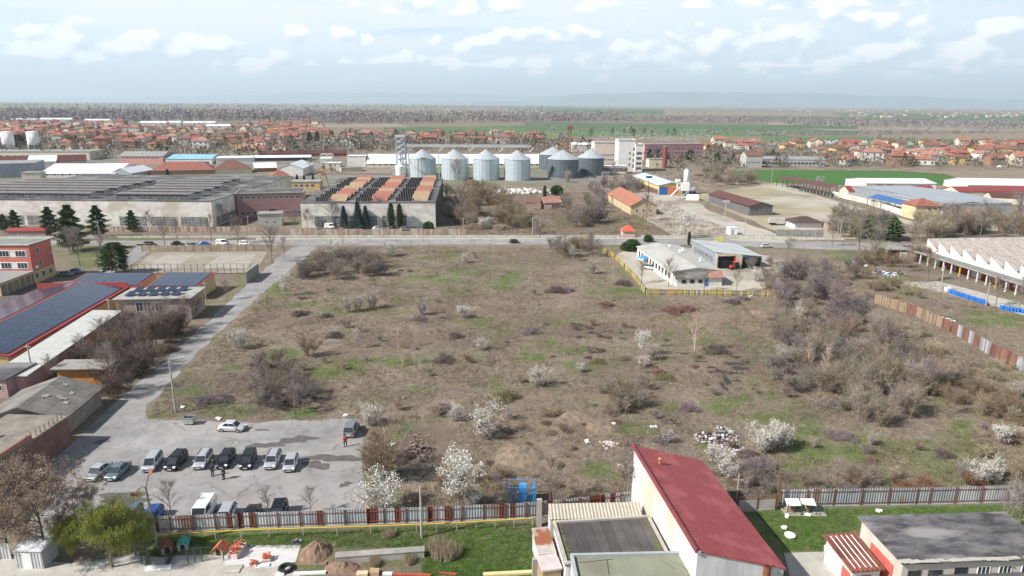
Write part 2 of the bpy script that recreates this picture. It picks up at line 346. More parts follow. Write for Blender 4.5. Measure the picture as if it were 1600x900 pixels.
strip_ = blobs([(640,862,260,26,1.1),(1290,830,110,40,1.1),(1460,797,220,8,1),(345,850,90,8,1)]); green = np.clip(green, 0, 1.2) + 2.0 * strip_ * (.35 + .9 * fbm(X, Y, 3, 77))
green = np.clip(green + .75 * np.clip((fbm(X, Y, 16, 21) - .53) * 5, 0, 1) * np.clip((fbm(X, Y, 4, 23) - .35) * 3, 0, 1), 0, 2)
soil = blobs([(835,715,60,26,1),(930,665,45,16,.8),(860,660,50,10,.6),(780,720,40,12,.6),(1170,490,30,8,.6),(930,590,26,6,.6),(1100,500,90,16,.35),(640,480,90,10,.3),(900,620,60,10,.3),(900,470,60,12,.35),(1130,570,50,22,.45),(410,500,50,16,.3)])
burn_trench_ = blobs([(1150,558,9,2.2,1),(1141,568,12,3,1),(1158,576,16,4,1),(1124,580,12,3,1),(1135,590,6,9,1),(1131,604,5,10,1),(1166,566,8,3,1),(1068,552,16,2,1),(1094,565,14,2,1),(1112,574,10,2,1),(1040,540,14,2,1),(787,710,4,9,1),(766,724,8,7,1)], .25)
litt = blobs([(1150,575,34,20,.9),(1080,560,30,8,.6),(1130,600,10,24,1),(1560,620,40,10,.9),(660,690,60,30,.8),(930,520,110,10,.8),(1000,610,130,16,.4),(800,500,70,14,.4),(1230,560,50,40,.4),(540,410,80,16,.5),(1350,560,160,70,.5),(450,500,40,14,.5),(410,590,60,30,.5),(1330,740,120,14,.6),(1080,680,40,10,.4),(120,560,90,70,.6),(250,510,60,50,.6),(320,440,40,20,.5)])
litt = litt + np.clip((fbm(X, Y, 13, 61) - .53) * 4, 0, .55)
me = np_mesh('meadow', np.stack([X.ravel(), Y.ravel(), .01 + .14 * fbm(X, Y, 6, 2).ravel() * 0 + .006], 1),
 (lambda n, m: (np.arange(n - 1)[:, None] * m + np.arange(m - 1)[None]).reshape(-1, 1) + np.array([0, 1, m + 1, m]))(len(gy), len(gx)), GM)
ca = me.color_attributes.new('cover', 'FLOAT_COLOR', 'POINT'); c4 = np.ones((X.size, 4), np.float32); c4[:, 0] = green.ravel(); c4[:, 1] = np.clip(soil, 0, 1).ravel(); c4[:, 2] = np.clip(litt, 0, 1).ravel(); ca.data.foreach_set('color', c4.ravel())
tag(link('meadow', me), kind='structure')
def bilerp(A, x, y):
    i = np.clip(((x - gx[0]) / .75).astype(int), 0, len(gx) - 1); j = np.clip(((y - gy[0]) / .75).astype(int), 0, len(gy) - 1); return A[j, i]
# sheets that lie on the ground
LV = .020
def wob(pts, a=.5, seg=2.0, seed=1):
    rr = random.Random(seed); o = []
    for i in range(len(pts)):
        p, q = pts[i], pts[(i + 1) % len(pts)]; n = max(1, int((q - p).length / seg))
        for k in range(n): v = p.lerp(q, k / n); o.append(Vector((v.x + rr.uniform(-a, a), v.y + rr.uniform(-a, a), 0)))
    return o
def sheet(name, pix, m, z, world=None, kerb=None):
    pts = world if world else [G(*p) for p in pix]
    if not world and name in ('side_road', 'compound_yard', 'gravel_yard', 'gravel_track', 'dirt_yard', 'school_drive', 'factory_yard', 'works_yard'): pts = wob(pts, .45 if name == 'side_road' else .9, 2.5 if name == 'side_road' else 6, len(pix))
    b = MB(); n = len(pts); A = sum(pts[i][0] * pts[(i + 1) % n][1] - pts[(i + 1) % n][0] * pts[i][1] for i in range(n))
    if A < 0: pts = pts[::-1]
    b.add([(p[0], p[1], z) for p in pts], [tuple(range(n))]); o = b.build(name, m); return tag(o, kind='structure')
asph = mat('worn_asphalt', (.285, .275, .27), (.215, .207, .204), scale=.5, rough=.9, detail=10, col3=(.26, .245, .23), bump=.15, crack=.16)
asph2 = mat('road_asphalt', (.29, .28, .275), (.20, .193, .19), scale=.35, rough=.9, detail=10, col3=(.25, .235, .22), bump=.15, crack=.2)
patchm = mat('dark_patch_asphalt', (.115, .107, .103), (.07, .066, .064), scale=1.5, rough=.95)
conc = mat('pale_concrete', (.40, .38, .34), (.29, .27, .24), scale=.5, rough=.9, detail=8, bump=.1)
concd = mat('grey_concrete', (.30, .285, .26), (.20, .19, .17), scale=.6, rough=.9, detail=8)
dust = mat('dusty_gravel', (.40, .37, .32), (.29, .26, .215), scale=.12, rough=.95, detail=10, col3=(.22, .19, .15))
sheet('main_road', [(-120, 384), (480, 383.5), (800, 382), (1100, 383), (1700, 404), (1700, 388), (1300, 378), (1100, 374), (800, 373), (480, 375), (-120, 377)], asph2, LV)
sheet('side_road', [(60, 770), (95, 710), (150, 660), (200, 612), (250, 570), (320, 507), (400, 433), (438, 400), (462, 384), (497, 384), (478, 402), (440, 433), (386, 480), (332, 530), (285, 575), (235, 630), (226, 655), (240, 690), (230, 770)], asph2, LV + .004)
sheet('parking_lot', None, asph, LV + .008, world=wob([G(*p) for p in [(226, 655), (290, 657), (400, 660), (480, 656), (556, 654), (570, 680), (568, 730), (572, 770), (560, 802), (400, 812), (240, 838), (40, 838), (60, 770), (130, 700)]], .3, 2.5))
for i, (px, py, a, b) in enumerate([(465, 687, 34, 7), (415, 696, 30, 6), (520, 716, 46, 8), (495, 727, 26, 8), (195, 780, 60, 12), (348, 672, 14, 3), (540, 757, 12, 5), (160, 690, 10, 6), (410, 672, 12, 2)]):
    rr = random.Random(i); c0 = G(px, py); ex = abs(G(px + a, py).x - c0.x); ey = abs(G(px, py - b).y - c0.y)
    sheet('damp_patch', None, patchm, LV + .012 + .001 * i, world=[Vector((c0.x + ex * math.cos(k * .196) * (wv := .75 + .22 * math.sin(k * .39 + i) + .14 * math.sin(k * .98 + 2 * i) + .07 * rr.random()), c0.y + ey * math.sin(k * .196) * wv, 0)) for k in range(32)])
sheet('yard_bottom_left', None, conc, LV, world=wob([G(*p) for p in [(-60, 880), (0, 866), (110, 880), (210, 868), (250, 870), (440, 862), (470, 900), (600, 930), (400, 960), (-80, 960)]], .15, 2))
sheet('yard_bottom_right', [(1225, 864), (1290, 862), (1310, 880), (1420, 905), (1400, 960), (1250, 960)], conc, LV)
sheet('compound_yard', [(962, 398), (1000, 380), (1200, 400), (1215, 440), (1180, 456), (1010, 452)], dust, LV + .002)
sheet('sports_court', [(238, 394), (418, 393), (398, 426), (200, 427)], mat('worn_court', (.29, .26, .215), (.19, .175, .14), scale=.12, detail=8, col3=(.20, .17, .13)), LV)
sheet('court_square', [(258, 398), (305, 397), (270, 420), (225, 421)], mat('court_pale', (.33, .30, .265), (.25, .225, .195), scale=.3), LV + .006)
sheet('court_square', [(345, 398), (400, 397), (385, 420), (315, 420)], MATS['court_pale'], LV + .007)
sheet('school_drive', [(150, 420), (200, 400), (215, 382), (260, 383), (232, 395), (170, 432)], asph2, LV)
sheet('school_yard', [(0, 500), (0, 440), (90, 440), (190, 448)], patchm, LV + .003)
sheet('gravel_yard', [(1000, 300), (1080, 305), (1110, 330), (1240, 375), (1230, 380), (1060, 370), (1010, 345), (950, 300)], dust, LV + .004)
sheet('gravel_track', [(985, 300), (960, 300), (1080, 345), (1165, 376), (1220, 378), (1140, 350)], conc, LV + .010)
sheet('dirt_yard', [(1080, 305), (1215, 285), (1480, 370), (1250, 376), (1150, 335)], mat('dry_yard', (.30, .25, .17), (.21, .19, .115), scale=.05, detail=9, col3=(.36, .33, .28)), LV + .002)
sheet('gravel_track', [(1200, 292), (1216, 291), (1500, 365), (1460, 366)], dust, LV + .009)
sheet('factory_yard', [(1400, 440), (1470, 440), (1600, 475), (1640, 500), (1600, 492), (1480, 460)], conc, LV)
sheet('road_verge', [(400, 372), (1180, 371), (1180, 373), (400, 374.5)], conc, LV + .002)
sheet('works_yard', [(-60, 300), (-60, 244), (200, 242), (500, 240), (570, 262), (560, 275), (500, 290), (380, 300)], mat('works_ground', (.20, .185, .16), (.12, .112, .095), scale=.05, rough=.95, detail=10, col3=(.13, .145, .075)), LV)
sheet('works_yard', [(570, 264), (870, 264), (960, 270), (940, 288), (700, 290), (560, 278)], MATS['works_ground'], LV + .003)
burnt = mat('burnt_ground_and_shade', (.05, .043, .042), (.025, .023, .023), scale=1.5, rough=1)  # dark colour, also painted in for the shade of the trench
for i, (px, py, a, b) in enumerate([(1150, 558, 9, 2.2), (1141, 568, 11, 3), (1156, 576, 15, 4), (1124, 580, 11, 3), (1133, 590, 4.5, 8), (1131, 604, 3.5, 10), (1166, 566, 7, 3), (1068, 552, 15, 1.3), (1094, 565, 13, 1.3), (1112, 574, 9, 1.6), (1050, 660, 14, 5), (1150, 595, 12, 1.6), (470, 490, 16, 5), (475, 466, 12, 2.5), (1040, 540, 14, 1.3), (1148, 583, 14, 2.6), (1136, 596, 5, 7), (1155, 569, 10, 2), (787, 710, 2.5, 8), (766, 724, 6, 5)]):
    c0 = G(px, py); ex = abs(G(px + a, py).x - c0.x); ey = abs(G(px, py - b).y - c0.y); rr = random.Random(90 + i)
    sheet('burnt_and_shade_patch', None, burnt, .022 + .0012 * i, world=[Vector((c0.x + ex * math.cos(k * .131) * (wv := .7 + .25 * math.sin(k * .39 + i) + .2 * math.sin(k * 1.1 + 2 * i) + .3 * rr.random()), c0.y + ey * math.sin(k * .131) * wv, 0)) for k in range(48)])  # burnt spots and ditch lines; the last two paint the trench shade dark
# ------------------------------------------------------------------ building kit
ORG = {'f': lambda w, d: (0, 0, 0.), 'r': lambda w, d: (w, 0, math.pi / 2), 'b': lambda w, d: (w, d, math.pi), 'l': lambda w, d: (0, d, -math.pi / 2)}
wht = mat('white_render', (.66, .64, .60), (.52, .50, .46), scale=.5, detail=8)
cream = mat('cream_render', (.60, .54, .43), (.46, .41, .33), scale=.4, detail=8)
beige = mat('beige_panel', (.68, .655, .60), (.46, .435, .39), scale=.3, detail=10, stretch=(1, 1, 1.6), col3=(.44, .40, .34))
greyw = mat('grey_render', (.42, .41, .39), (.32, .31, .29), scale=.4, detail=8)
pinkw = mat('pink_render', (.52, .31, .29), (.42, .25, .235), scale=.4, detail=8)
yelw = mat('yellow_render', (.56, .42, .20), (.46, .34, .17), scale=.5)
redw = mat('red_render', (.34, .06, .06), (.28, .05, .05), scale=.5)
corw = mat('coral_render', (.50, .155, .125), (.42, .13, .11), scale=.5)
brickw = tiles('brick_wall', (.30, .115, .07), (.24, .09, .055), (.30, .25, .2), .25, .08, .012, plane='z')
winm = mat('window_glass', (.045, .055, .065), (.02, .025, .03), scale=3, rough=.12, spec=.6)
whitep = mat('white_paint', (.74, .74, .72), (.64, .64, .62), scale=1)
darkm = mat('dark_interior', (.025, .024, .024), (.012, .012, .012), rough=.9)
steel = mat('galvanised_steel', (.42, .45, .48), (.33, .36, .39), scale=.8, rough=.45, metal=.5)
darks = mat('dark_steel', (.07, .065, .06), (.045, .04, .04), rough=.6, metal=.3)
rust = mat('rust', (.22, .085, .045), (.13, .05, .03), scale=2, rough=.85)
roofdark = mat('bitumen_roof', (.105, .10, .10), (.06, .057, .06), scale=.35, detail=9, col3=(.17, .165, .16), bump=.2)
roofgrey = mat('grey_roof', (.27, .27, .265), (.19, .19, .185), scale=.3, detail=8)
roofwhite = mat('white_metal_roof', (.62, .64, .66), (.52, .54, .57), scale=.1, rough=.5)
tilered = tiles('red_tile_roof', (.31, .115, .085), (.24, .09, .07), (.20, .07, .045), .35, .3, .03)
tileor = tiles('orange_tile_roof', (.37, .16, .105), (.30, .13, .09), (.27, .1, .05), .35, .3, .03)
tilebr = tiles('brown_tile_roof', (.22, .10, .075), (.17, .085, .065), (.10, .05, .04), .35, .3, .03)
tilepk = tiles('faded_tile_roof', (.40, .21, .155), (.33, .17, .13), (.2, .11, .09), .35, .3, .03)
brownsheet = ribbed('brown_sheet_roof', (.16, .06, .05), (.12, .045, .04), .4, 0)
redsheet = ribbed('red_sheet_roof', (.33, .065, .06), (.27, .055, .05), .35, 0, bump=.3)
bluesheet = ribbed('blue_sheet_roof', (.045, .16, .42), (.035, .13, .36), .35, 0, bump=.3)
greysheet = ribbed('grey_sheet_roof', (.40, .43, .46), (.32, .35, .38), .4, 0)
_wc = {}
def win_mesh(ww, wh, fm, bars):
    k = (round(ww, 2), round(wh, 2), fm.name, bars)
    if k not in _wc:
        f = MB(); t_ = .07; f.box(-ww / 2, -.06, -wh / 2, -ww / 2 + t_, .02, wh / 2).box(ww / 2 - t_, -.06, -wh / 2, ww / 2, .02, wh / 2)
        f.box(-ww / 2 + t_, -.06, -wh / 2, ww / 2 - t_, .02, -wh / 2 + t_).box(-ww / 2 + t_, -.06, wh / 2 - t_, ww / 2 - t_, .02, wh / 2)
        for i in range(1, bars): x = -ww / 2 + ww * i / bars; f.box(x - .03, -.055, -wh / 2 + t_, x + .03, .02, wh / 2 - t_)
        _wc[k] = (f.mesh('window', fm), MB().box(-ww / 2 + t_, -.03, -wh / 2 + t_, ww / 2 - t_, .015, wh / 2 - t_).mesh('pane', winm))
    return _wc[k]
def add_win(T, w, d, side, u, z, ww, wh, fm=None, bars=2, gm=None):
    ox, oy, a = ORG[side](w, d); f, p = win_mesh(ww, wh, fm or whitep, bars)
    o = link('window', f, T, (ox + u * math.cos(a), oy + u * math.sin(a), z)); o.rotation_euler = (0, 0, a)
    q = link('pane', p, o); return o
def add_door(T, w, d, side, u, ww, wh, m, z0=0, name='door'):
    ox, oy, a = ORG[side](w, d); o = MB().box(-ww / 2, -.05, 0, ww / 2, .02, wh).box(ww * .3, -.10, wh * .45, ww * .34, -.05, wh * .5).build(name, m, T)
    o.location = (ox + u * math.cos(a), oy + u * math.sin(a), z0); o.rotation_euler = (0, 0, a); return o
def roof_mesh(kind, w, d, h, rise, ov, t_=.18):
    b = MB(); o = ov
    if kind == 'flat': b.box(-o, -o, h, w + o, d + o, h + t_)
    elif kind == 'gx':
        b.slab([(-o, -o, h - rise * o / (d / 2)), (w + o, -o, h - rise * o / (d / 2)), (w + o, d / 2, h + rise), (-o, d / 2, h + rise)], t_).slab([(-o, d / 2, h + rise), (w + o, d / 2, h + rise), (w + o, d + o, h - rise * o / (d / 2)), (-o, d + o, h - rise * o / (d / 2))], t_)
    elif kind == 'gy':
        b.slab([(-o, -o, h - rise * o / (w / 2)), (w / 2, -o, h + rise), (w / 2, d + o, h + rise), (-o, d + o, h - rise * o / (w / 2))], t_).slab([(w / 2, -o, h + rise), (w + o, -o, h - rise * o / (w / 2)), (w + o, d + o, h - rise * o / (w / 2)), (w / 2, d + o, h + rise)], t_)
    elif kind == 'hip':
        m_ = min(w, d) / 2 * .98; P = [(-o, -o, h - .1), (w + o, -o, h - .1), (w + o, d + o, h - .1), (-o, d + o, h - .1)]
        r0, r1 = ((m_, d / 2, h + rise), (w - m_, d / 2, h + rise)) if w >= d else ((w / 2, m_, h + rise), (w / 2, d - m_, h + rise))
        if w >= d: b.add(P + [r0, r1], [(0, 1, 5, 4), (1, 2, 5), (2, 3, 4, 5), (3, 0, 4), (3, 2, 1, 0)])
        else: b.add(P + [r0, r1], [(0, 1, 4), (1, 2, 5, 4), (2, 3, 5), (3, 0, 4, 5), (3, 2, 1, 0)])
    elif kind == 'sx': b.slab([(-o, -o, h + .02), (w + o, -o, h + rise), (w + o, d + o, h + rise), (-o, d + o, h + .02)], t_)   # rises to the right
    elif kind == 'sy': b.slab([(-o, -o, h + .02), (w + o, -o, h + .02), (w + o, d + o, h + rise), (-o, d + o, h + rise)], t_)
    return b
def wall_mesh(kind, w, d, h, rise):
    b = MB(); g = .19
    if kind in ('flat', 'hip'): return b.box(0, 0, 0, w, d, h - .001)
    P = [(0, 0, 0), (w, 0, 0), (w, d, 0), (0, d, 0)]
    hh = {'gx': (h, h, h, h), 'gy': (h, h, h, h), 'sx': (h, h + rise, h + rise, h), 'sy': (h, h, h + rise, h + rise)}[kind]
    Q = [(P[i][0], P[i][1], hh[i] - g) for i in range(4)]
    if kind == 'gx':
        return b.add(P + Q + [(0, d / 2, h + rise - g), (w, d / 2, h + rise - g)], [(0, 3, 2, 1), (0, 1, 5, 4), (1, 2, 6, 9, 5), (2, 3, 7, 6), (3, 0, 4, 8, 7), (4, 5, 9, 8), (8, 9, 6, 7)])
    if kind == 'gy':
        return b.add(P + Q + [(w / 2, 0, h + rise - g), (w / 2, d, h + rise - g)], [(0, 3, 2, 1), (0, 1, 5, 8, 4), (1, 2, 6, 5), (2, 3, 7, 9, 6), (3, 0, 4, 7), (4, 8, 9, 7), (8, 5, 6, 9)])
    return b.add(P + Q, [(0, 3, 2, 1), (0, 1, 5, 4), (1, 2, 6, 5), (2, 3, 7, 6), (3, 0, 4, 7), (4, 5, 6, 7)])
def building(name, label, A, B, D, h, kind='flat', rise=0, ov=.3, wm=None, rm=None, wins=(), doors=(), parapet=None, cat='building', group=None, z=0, t_=.18):
    """wins: (side, u0 frac, u1 frac, count, height, width, tall, bars)"""
    loc, rz, w, d = frame(A, B, D, z) if not isinstance(A, Vector) else (A, B, *D)
    T = thing(name, label, cat, loc, rz, group)
    wall_mesh(kind, w, d, h, rise).build('wall', wm or wht, T)
    rf = roof_mesh(kind, w, d, h, rise, ov, t_).build('roof', rm or roofgrey, T)
    if parapet:
        pm, ph = parapet; x = ov; hh = h + t_; b = MB()
        b.box(-x, -x, hh, w + x, -x + .3, hh + ph).box(-x, d + x - .3, hh, w + x, d + x, hh + ph).box(-x, -x + .3, hh, -x + .3, d + x - .3, hh + ph).box(w + x - .3, -x + .3, hh, w + x, d + x - .3, hh + ph); b.build('parapet', pm, T)
    for wn in wins:
        s_, u0, u1, n, zc, ww, wh = wn[:7]; bars = wn[7] if len(wn) > 7 else 2; fm = wn[8] if len(wn) > 8 else None
        Ls = w if s_ in 'fb' else d
        for i in range(n): add_win(T, w, d, s_, Ls * (u0 + (u1 - u0) * (i + .5) / n), zc, ww, wh, fm, bars)
    for s_, u, ww, wh, m_ in doors:
        Ls = w if s_ in 'fb' else d; add_door(T, w, d, s_, Ls * u, ww, wh, m_, name='door' if ww < 2 else 'gate')
    T['w'], T['d'] = w, d
    return T
def fence(name, label, pts, hgt, m, post_m, every=2.6, thick=.06, base=None, cat='fence', group=None, rails=True, gap=0, zr=(.35, .8), ph=.12):
    """pts: world points; panels between posts; every post is a part"""
    T = thing(name, label, cat, pts[0], 0, group); o = Vector(pts[0]); pn = MB(); bs = MB(); rl = MB(); posts = []
    for a, b in zip(pts, pts[1:]):
        a, b = Vector(a) - o, Vector(b) - o; L_ = (b - a).length; n = max(1, round(L_ / every)); u = (b - a) / L_; ang = math.atan2(u.y, u.x); rr = random.Random(int(L_ * 10))
        for i in range(n):
            p, q = a + u * (L_ * i / n), a + u * (L_ * (i + 1) / n); c_ = (p + q) / 2; hh = hgt * (1 + rr.uniform(-.03, .03))
            k = rr.randrange(3) if isinstance(m, (list, tuple)) else 0
            pn.mi(k).rbox((c_.x, c_.y, hh / 2 + .02), (L_ / n - gap, thick, hh), ang); posts.append((p, ang))
            if rails:
                for z_ in zr: rl.rbox((c_.x + math.sin(ang) * .07, c_.y - math.cos(ang) * .07, hh * z_), (L_ / n, .05, .06), ang)
        posts.append((b, ang))
        if base:
            c_ = (a + b) / 2; bs.rbox((c_.x, c_.y, .12), (L_, .3, .24), ang)
    pn.build('panel', m, T)
    if base: bs.build('kerb_base', base, T)
    if rails: rl.build('rail', post_m, T)
    pm_ = MB().box(-.05, -.05, 0, .05, .05, hgt + ph).mesh('post', post_m)
    if len(posts) <= 100:
        for p, a_ in posts: q = link('post', pm_, T, p + Vector((math.sin(a_) * .08, -math.cos(a_) * .08, 0))); q.rotation_euler = (0, 0, a_)
    else:
        b = MB()
        for p, a_ in posts: b.rbox((p.x + math.sin(a_) * .08, p.y - math.cos(a_) * .08, (hgt + ph) / 2), (.1, .1, hgt + ph), a_)
        q = b.build('post', post_m, T); q['kind'] = 'stuff'
    return T
# ------------------------------------------------------------------ far country: fields, woods, hills
def fieldm(n, c, sc=.01): return mat(n, c, tuple(v * .72 for v in c), scale=sc, rough=.95, detail=9, stretch=(1, .35, 1), lo=.3, hi=.7)
fg, fg2, fb, fb2, fo = fieldm('crop_green', (.085, .15, .055)), fieldm('crop_dark_green', (.075, .125, .06)), fieldm('ploughed_brown', (.22, .175, .125)), fieldm('stubble_grey', (.24, .20, .155)), fieldm('olive_pasture', (.15, .165, .075))
fgl = mat('lawn_green_field', (.045, .125, .02), (.035, .10, .017), scale=.08, rough=.95)
for i, (pp, m_) in enumerate([
    ([(1138, 267), (1200, 265.5), (1420, 267), (1475, 273), (1528, 288), (1460, 289), (1330, 289), (1215, 286), (1150, 275)], fgl),
    ([(600, 199), (860, 196), (1190, 200), (1190, 210), (900, 206), (600, 208)], fg2), ([(840, 203), (1190, 207), (1240, 213), (900, 213)], fg),
    ([(670, 198), (800, 198), (830, 204), (690, 204)], fg), ([(500, 208), (860, 206), (880, 221), (520, 214)], fo), ([(790, 167), (1040, 171), (1035, 179), (800, 176)], fg2),
    ([(1190, 200), (1370, 203), (1330, 211), (1190, 209)], fg2), ([(1330, 211), (1700, 206), (1700, 221), (1500, 220), (1360, 216)], fb), ([(1190, 214), (1340, 214), (1700, 222), (1700, 234), (1400, 232), (1190, 220)], fg),
    ([(1100, 219), (1190, 219), (1260, 228), (1110, 226)], fo), ([(1200, 188), (1700, 193), (1700, 206), (1300, 204), (1200, 198)], fb2), ([(1300, 176), (1700, 180), (1700, 187), (1320, 182)], fg2), ([(1040, 174), (1300, 176), (1310, 182), (1040, 180)], fb),
    ([(300, 194), (620, 193), (640, 199), (300, 200)], fb2), ([(820, 190.5), (1340, 197), (1340, 202), (820, 196)], fg2), ([(640, 179), (1000, 180.5), (1000, 183.5), (640, 182.5)], fg), ([(1040, 181), (1700, 187), (1700, 190), (1040, 184)], fg2), ([(0, 166), (700, 168), (760, 172), (0, 171)], fo), ([(1500, 230), (1700, 229), (1700, 236), (1500, 235)], fo), ([(1400, 268), (1700, 266), (1700, 284), (1530, 287), (1475, 273)], fb),
    ([(700, 262), (760, 262), (770, 272), (560, 272), (560, 264)], fo), ([(500, 264), (612, 264), (610, 272), (505, 272)], fb2)]):
    o = sheet('field', pp, m_, .04 + .012 * i)
# bands of bare woodland that read as one mass
woodm = mat('bare_wood', (.215, .20, .198), (.17, .157, .16), scale=.03, attr='tint'); 
def wood(name, pix_quad, n, hgt, seed, tint=(1, 1, 1), jit=.25, dens=26, m=None):
    rg = np.random.default_rng(seed); P = [G(*p) for p in pix_quad]; (a, b, c_, d_) = P
    u, v = rg.random(n), rg.random(n)
    # positions spread evenly over the photo's quad so that every strip is filled
    q = [pix_quad[i] for i in range(4)]
    px = (q[0][0] * (1 - u) + q[1][0] * u) * (1 - v) + (q[3][0] * (1 - u) + q[2][0] * u) * v; py = (q[0][1] * (1 - u) + q[1][1] * u) * (1 - v) + (q[3][1] * (1 - u) + q[2][1] * u) * v
    cx, cy = np.array([tuple(G(a_, b_))[:2] for a_, b_ in zip(px, py)]).T
    hs = hgt * (1 + jit * rg.standard_normal(n)).clip(.45, 1.6); K = dens
    base = np.stack([cx, cy, np.zeros(n)], 1)[:, None, :]; R_ = (hs * .42)[:, None]
    th, ph = rg.random((n, K)) * 6.283, rg.random((n, K)); rr = R_ * np.sqrt(rg.random((n, K))); zz = hs[:, None] * (.12 + .85 * ph) 
    rr = rr * np.sqrt(np.clip(1.15 - ph, .1, 1))
    ctr = base + np.stack([rr * np.cos(th), rr * np.sin(th), zz], 2)
    s_ = (hs[:, None] * rg.uniform(.05, .16, (n, K)))[..., None]
    A = ctr + rg.standard_normal((n, K, 3)) * s_ * (.7, .7, 1.1); B = ctr + rg.standard_normal((n, K, 3)) * s_ * (.7, .7, 1.1); Cc = ctr + rg.standard_normal((n, K, 3)) * s_ * (.7, .7, 1.1)
    V = np.stack([A, B, Cc], 2).reshape(-1, 3); V[:, 2] = np.maximum(V[:, 2], .05)
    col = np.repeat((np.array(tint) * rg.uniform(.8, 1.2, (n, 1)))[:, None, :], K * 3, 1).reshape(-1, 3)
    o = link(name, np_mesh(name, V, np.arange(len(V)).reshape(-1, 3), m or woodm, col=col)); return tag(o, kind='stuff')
wood('bare_woodland', [(-120, 190), (560, 191), (620, 174), (-120, 170)], 2600, 15, 1, (1, .95, 1.0))
wood('bare_woodland', [(500, 195), (900, 190), (1000, 178), (560, 176)], 1500, 14, 2, (1.06, 1.0, .96))
wood('bare_woodland', [(840, 190), (1240, 194), (1300, 188), (840, 184)], 800, 11, 3, (1.02, 1.0, 1.0))
wood('bare_woodland', [(1230, 198), (1700, 203), (1700, 194), (1230, 189)], 1000, 11, 4, (1., .98, .98))
wood('field_hedge', [(1340, 212), (1560, 208), (1560, 207), (1340, 210)], 150, 7, 5); wood('field_hedge', [(1350, 222), (1620, 228), (1620, 224), (1350, 219)], 200, 6, 6, (1.1, 1.1, .9)); wood('field_hedge', [(850, 204), (1250, 214), (1250, 212), (850, 202)], 260, 6, 7, (1.2, 1.2, 1))
wood('field_hedge', [(1190, 211), (1330, 213), (1330, 211), (1190, 209)], 120, 6, 17)
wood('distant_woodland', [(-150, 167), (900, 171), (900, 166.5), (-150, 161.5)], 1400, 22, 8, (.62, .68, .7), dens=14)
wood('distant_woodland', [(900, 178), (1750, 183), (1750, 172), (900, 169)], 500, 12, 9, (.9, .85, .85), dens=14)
gard = mat('garden_scrub', (.17, .148, .125), (.09, .083, .068), scale=.03, attr='tint')
for q_, n_, h_ in (([(-10, 250), (520, 246), (500, 196), (-10, 192)], 1500, 6), ([(520, 236), (860, 236), (850, 214), (540, 211)], 650, 7), ([(1110, 262), (1620, 262), (1620, 226), (1110, 226)], 1100, 5.5), ([(445, 240), (640, 238), (640, 226), (420, 226)], 160, 8), ([(500, 272), (560, 272), (560, 264), (500, 264)], 20, 4), ([(1000, 262), (1240, 264), (1200, 248), (1000, 247)], 160, 6), ([(800, 240), (930, 240), (930, 222), (800, 222)], 120, 8), ([(940, 300), (1110, 300), (1130, 268), (980, 264)], 50, 4)):
    wood('garden_scrub', q_, n_, h_, n_, (1, 1, .95), .35, 16, gard)
wood('garden_greenery', [(-10, 250), (520, 246), (500, 196), (-10, 192)], 260, 6, 61, (1, 1, 1), .35, 18, mat('garden_green', (.06, .085, .035), (.03, .045, .02), scale=.03, attr='tint')); wood('garden_greenery', [(1110, 262), (1620, 262), (1620, 226), (1110, 226)], 160, 5, 62, (1, 1, 1), .35, 18, MATS['garden_green'])
# distant villages that read as one mass
def village(pix, n, seed, sc=1.0):
    rg = random.Random(seed); b = MB()
    for i in range(n):
        x0, y0, x1, y1 = pix; g = G(rg.uniform(x0, x1), rg.uniform(y0, y1)); w_ = rg.uniform(9, 16) * sc; d_ = rg.uniform(9, 12) * sc; h_ = rg.uniform(5, 8); big = rg.random() < .12
        if big: w_ *= 4
        b.mi(2 if big else rg.choice((0, 0, 3))).box(g.x - w_ / 2, g.y - d_ / 2, 0, g.x + w_ / 2, g.y + d_ / 2, h_); o = len(b.v)
        b.mi(2 if big else 1).add([(g.x - w_ / 2, g.y - d_ / 2, h_), (g.x + w_ / 2, g.y - d_ / 2, h_), (g.x + w_ / 2, g.y + d_ / 2, h_), (g.x - w_ / 2, g.y + d_ / 2, h_), (g.x - w_ / 4, g.y, h_ + 3), (g.x + w_ / 4, g.y, h_ + 3)], [(0, 1, 5, 4), (1, 2, 5), (2, 3, 4, 5), (3, 0, 4)])
    tag(b.build('distant_village', [greyw, tilered, roofgrey, cream]), kind='stuff')
village((230, 166, 720, 176), 260, 1); village((560, 170, 860, 179), 150, 2); village((250, 163, 560, 167), 160, 3, 1.5); village((1320, 176, 1600, 184), 60, 4); village((40, 163, 260, 165), 60, 6, 1.5); village((1200, 171, 1600, 174), 40, 7, 2.5)
# hills on the horizon
def hills(name, dist, x0, x1, hmax, seed, col, n=220, prof=None):
    rg = np.random.default_rng(seed); xs = np.linspace(x0, x1, n); f_ = np.array([fbm(np.array([x / 9000.]), np.array([seed * 3.3]), 1, seed, 6)[0] for x in xs]); env = np.interp(xs, *prof) if prof else 1
    top = hmax * env * (.35 + .9 * f_); V = []; Fc = []
    depths = [(0, 0.), (.25, .45), (.5, .8), (.75, 1.), (1.2, .55), (1.6, 0)]
    for j, (dd, hh) in enumerate(depths):
        jj = np.array([fbm(np.array([x / 1500.]), np.array([j * 5.1 + seed]), 1, seed + j, 4)[0] for x in xs])
        for x, tp, k in zip(xs, top, jj): V.append((x, dist + dd * 4000 + (k - .5) * 1500, max(-1., tp * hh * (.75 + .5 * k))))
    for j in range(len(depths) - 1):
        for i in range(n - 1): a = j * n + i; Fc.append((a, a + 1, a + n + 1, a + n))
    tag(link(name, np_mesh(name, V, Fc, mat('hill_slope', col, tuple(c * .75 for c in col), scale=.0006, rough=1), smooth=True)), kind='structure')
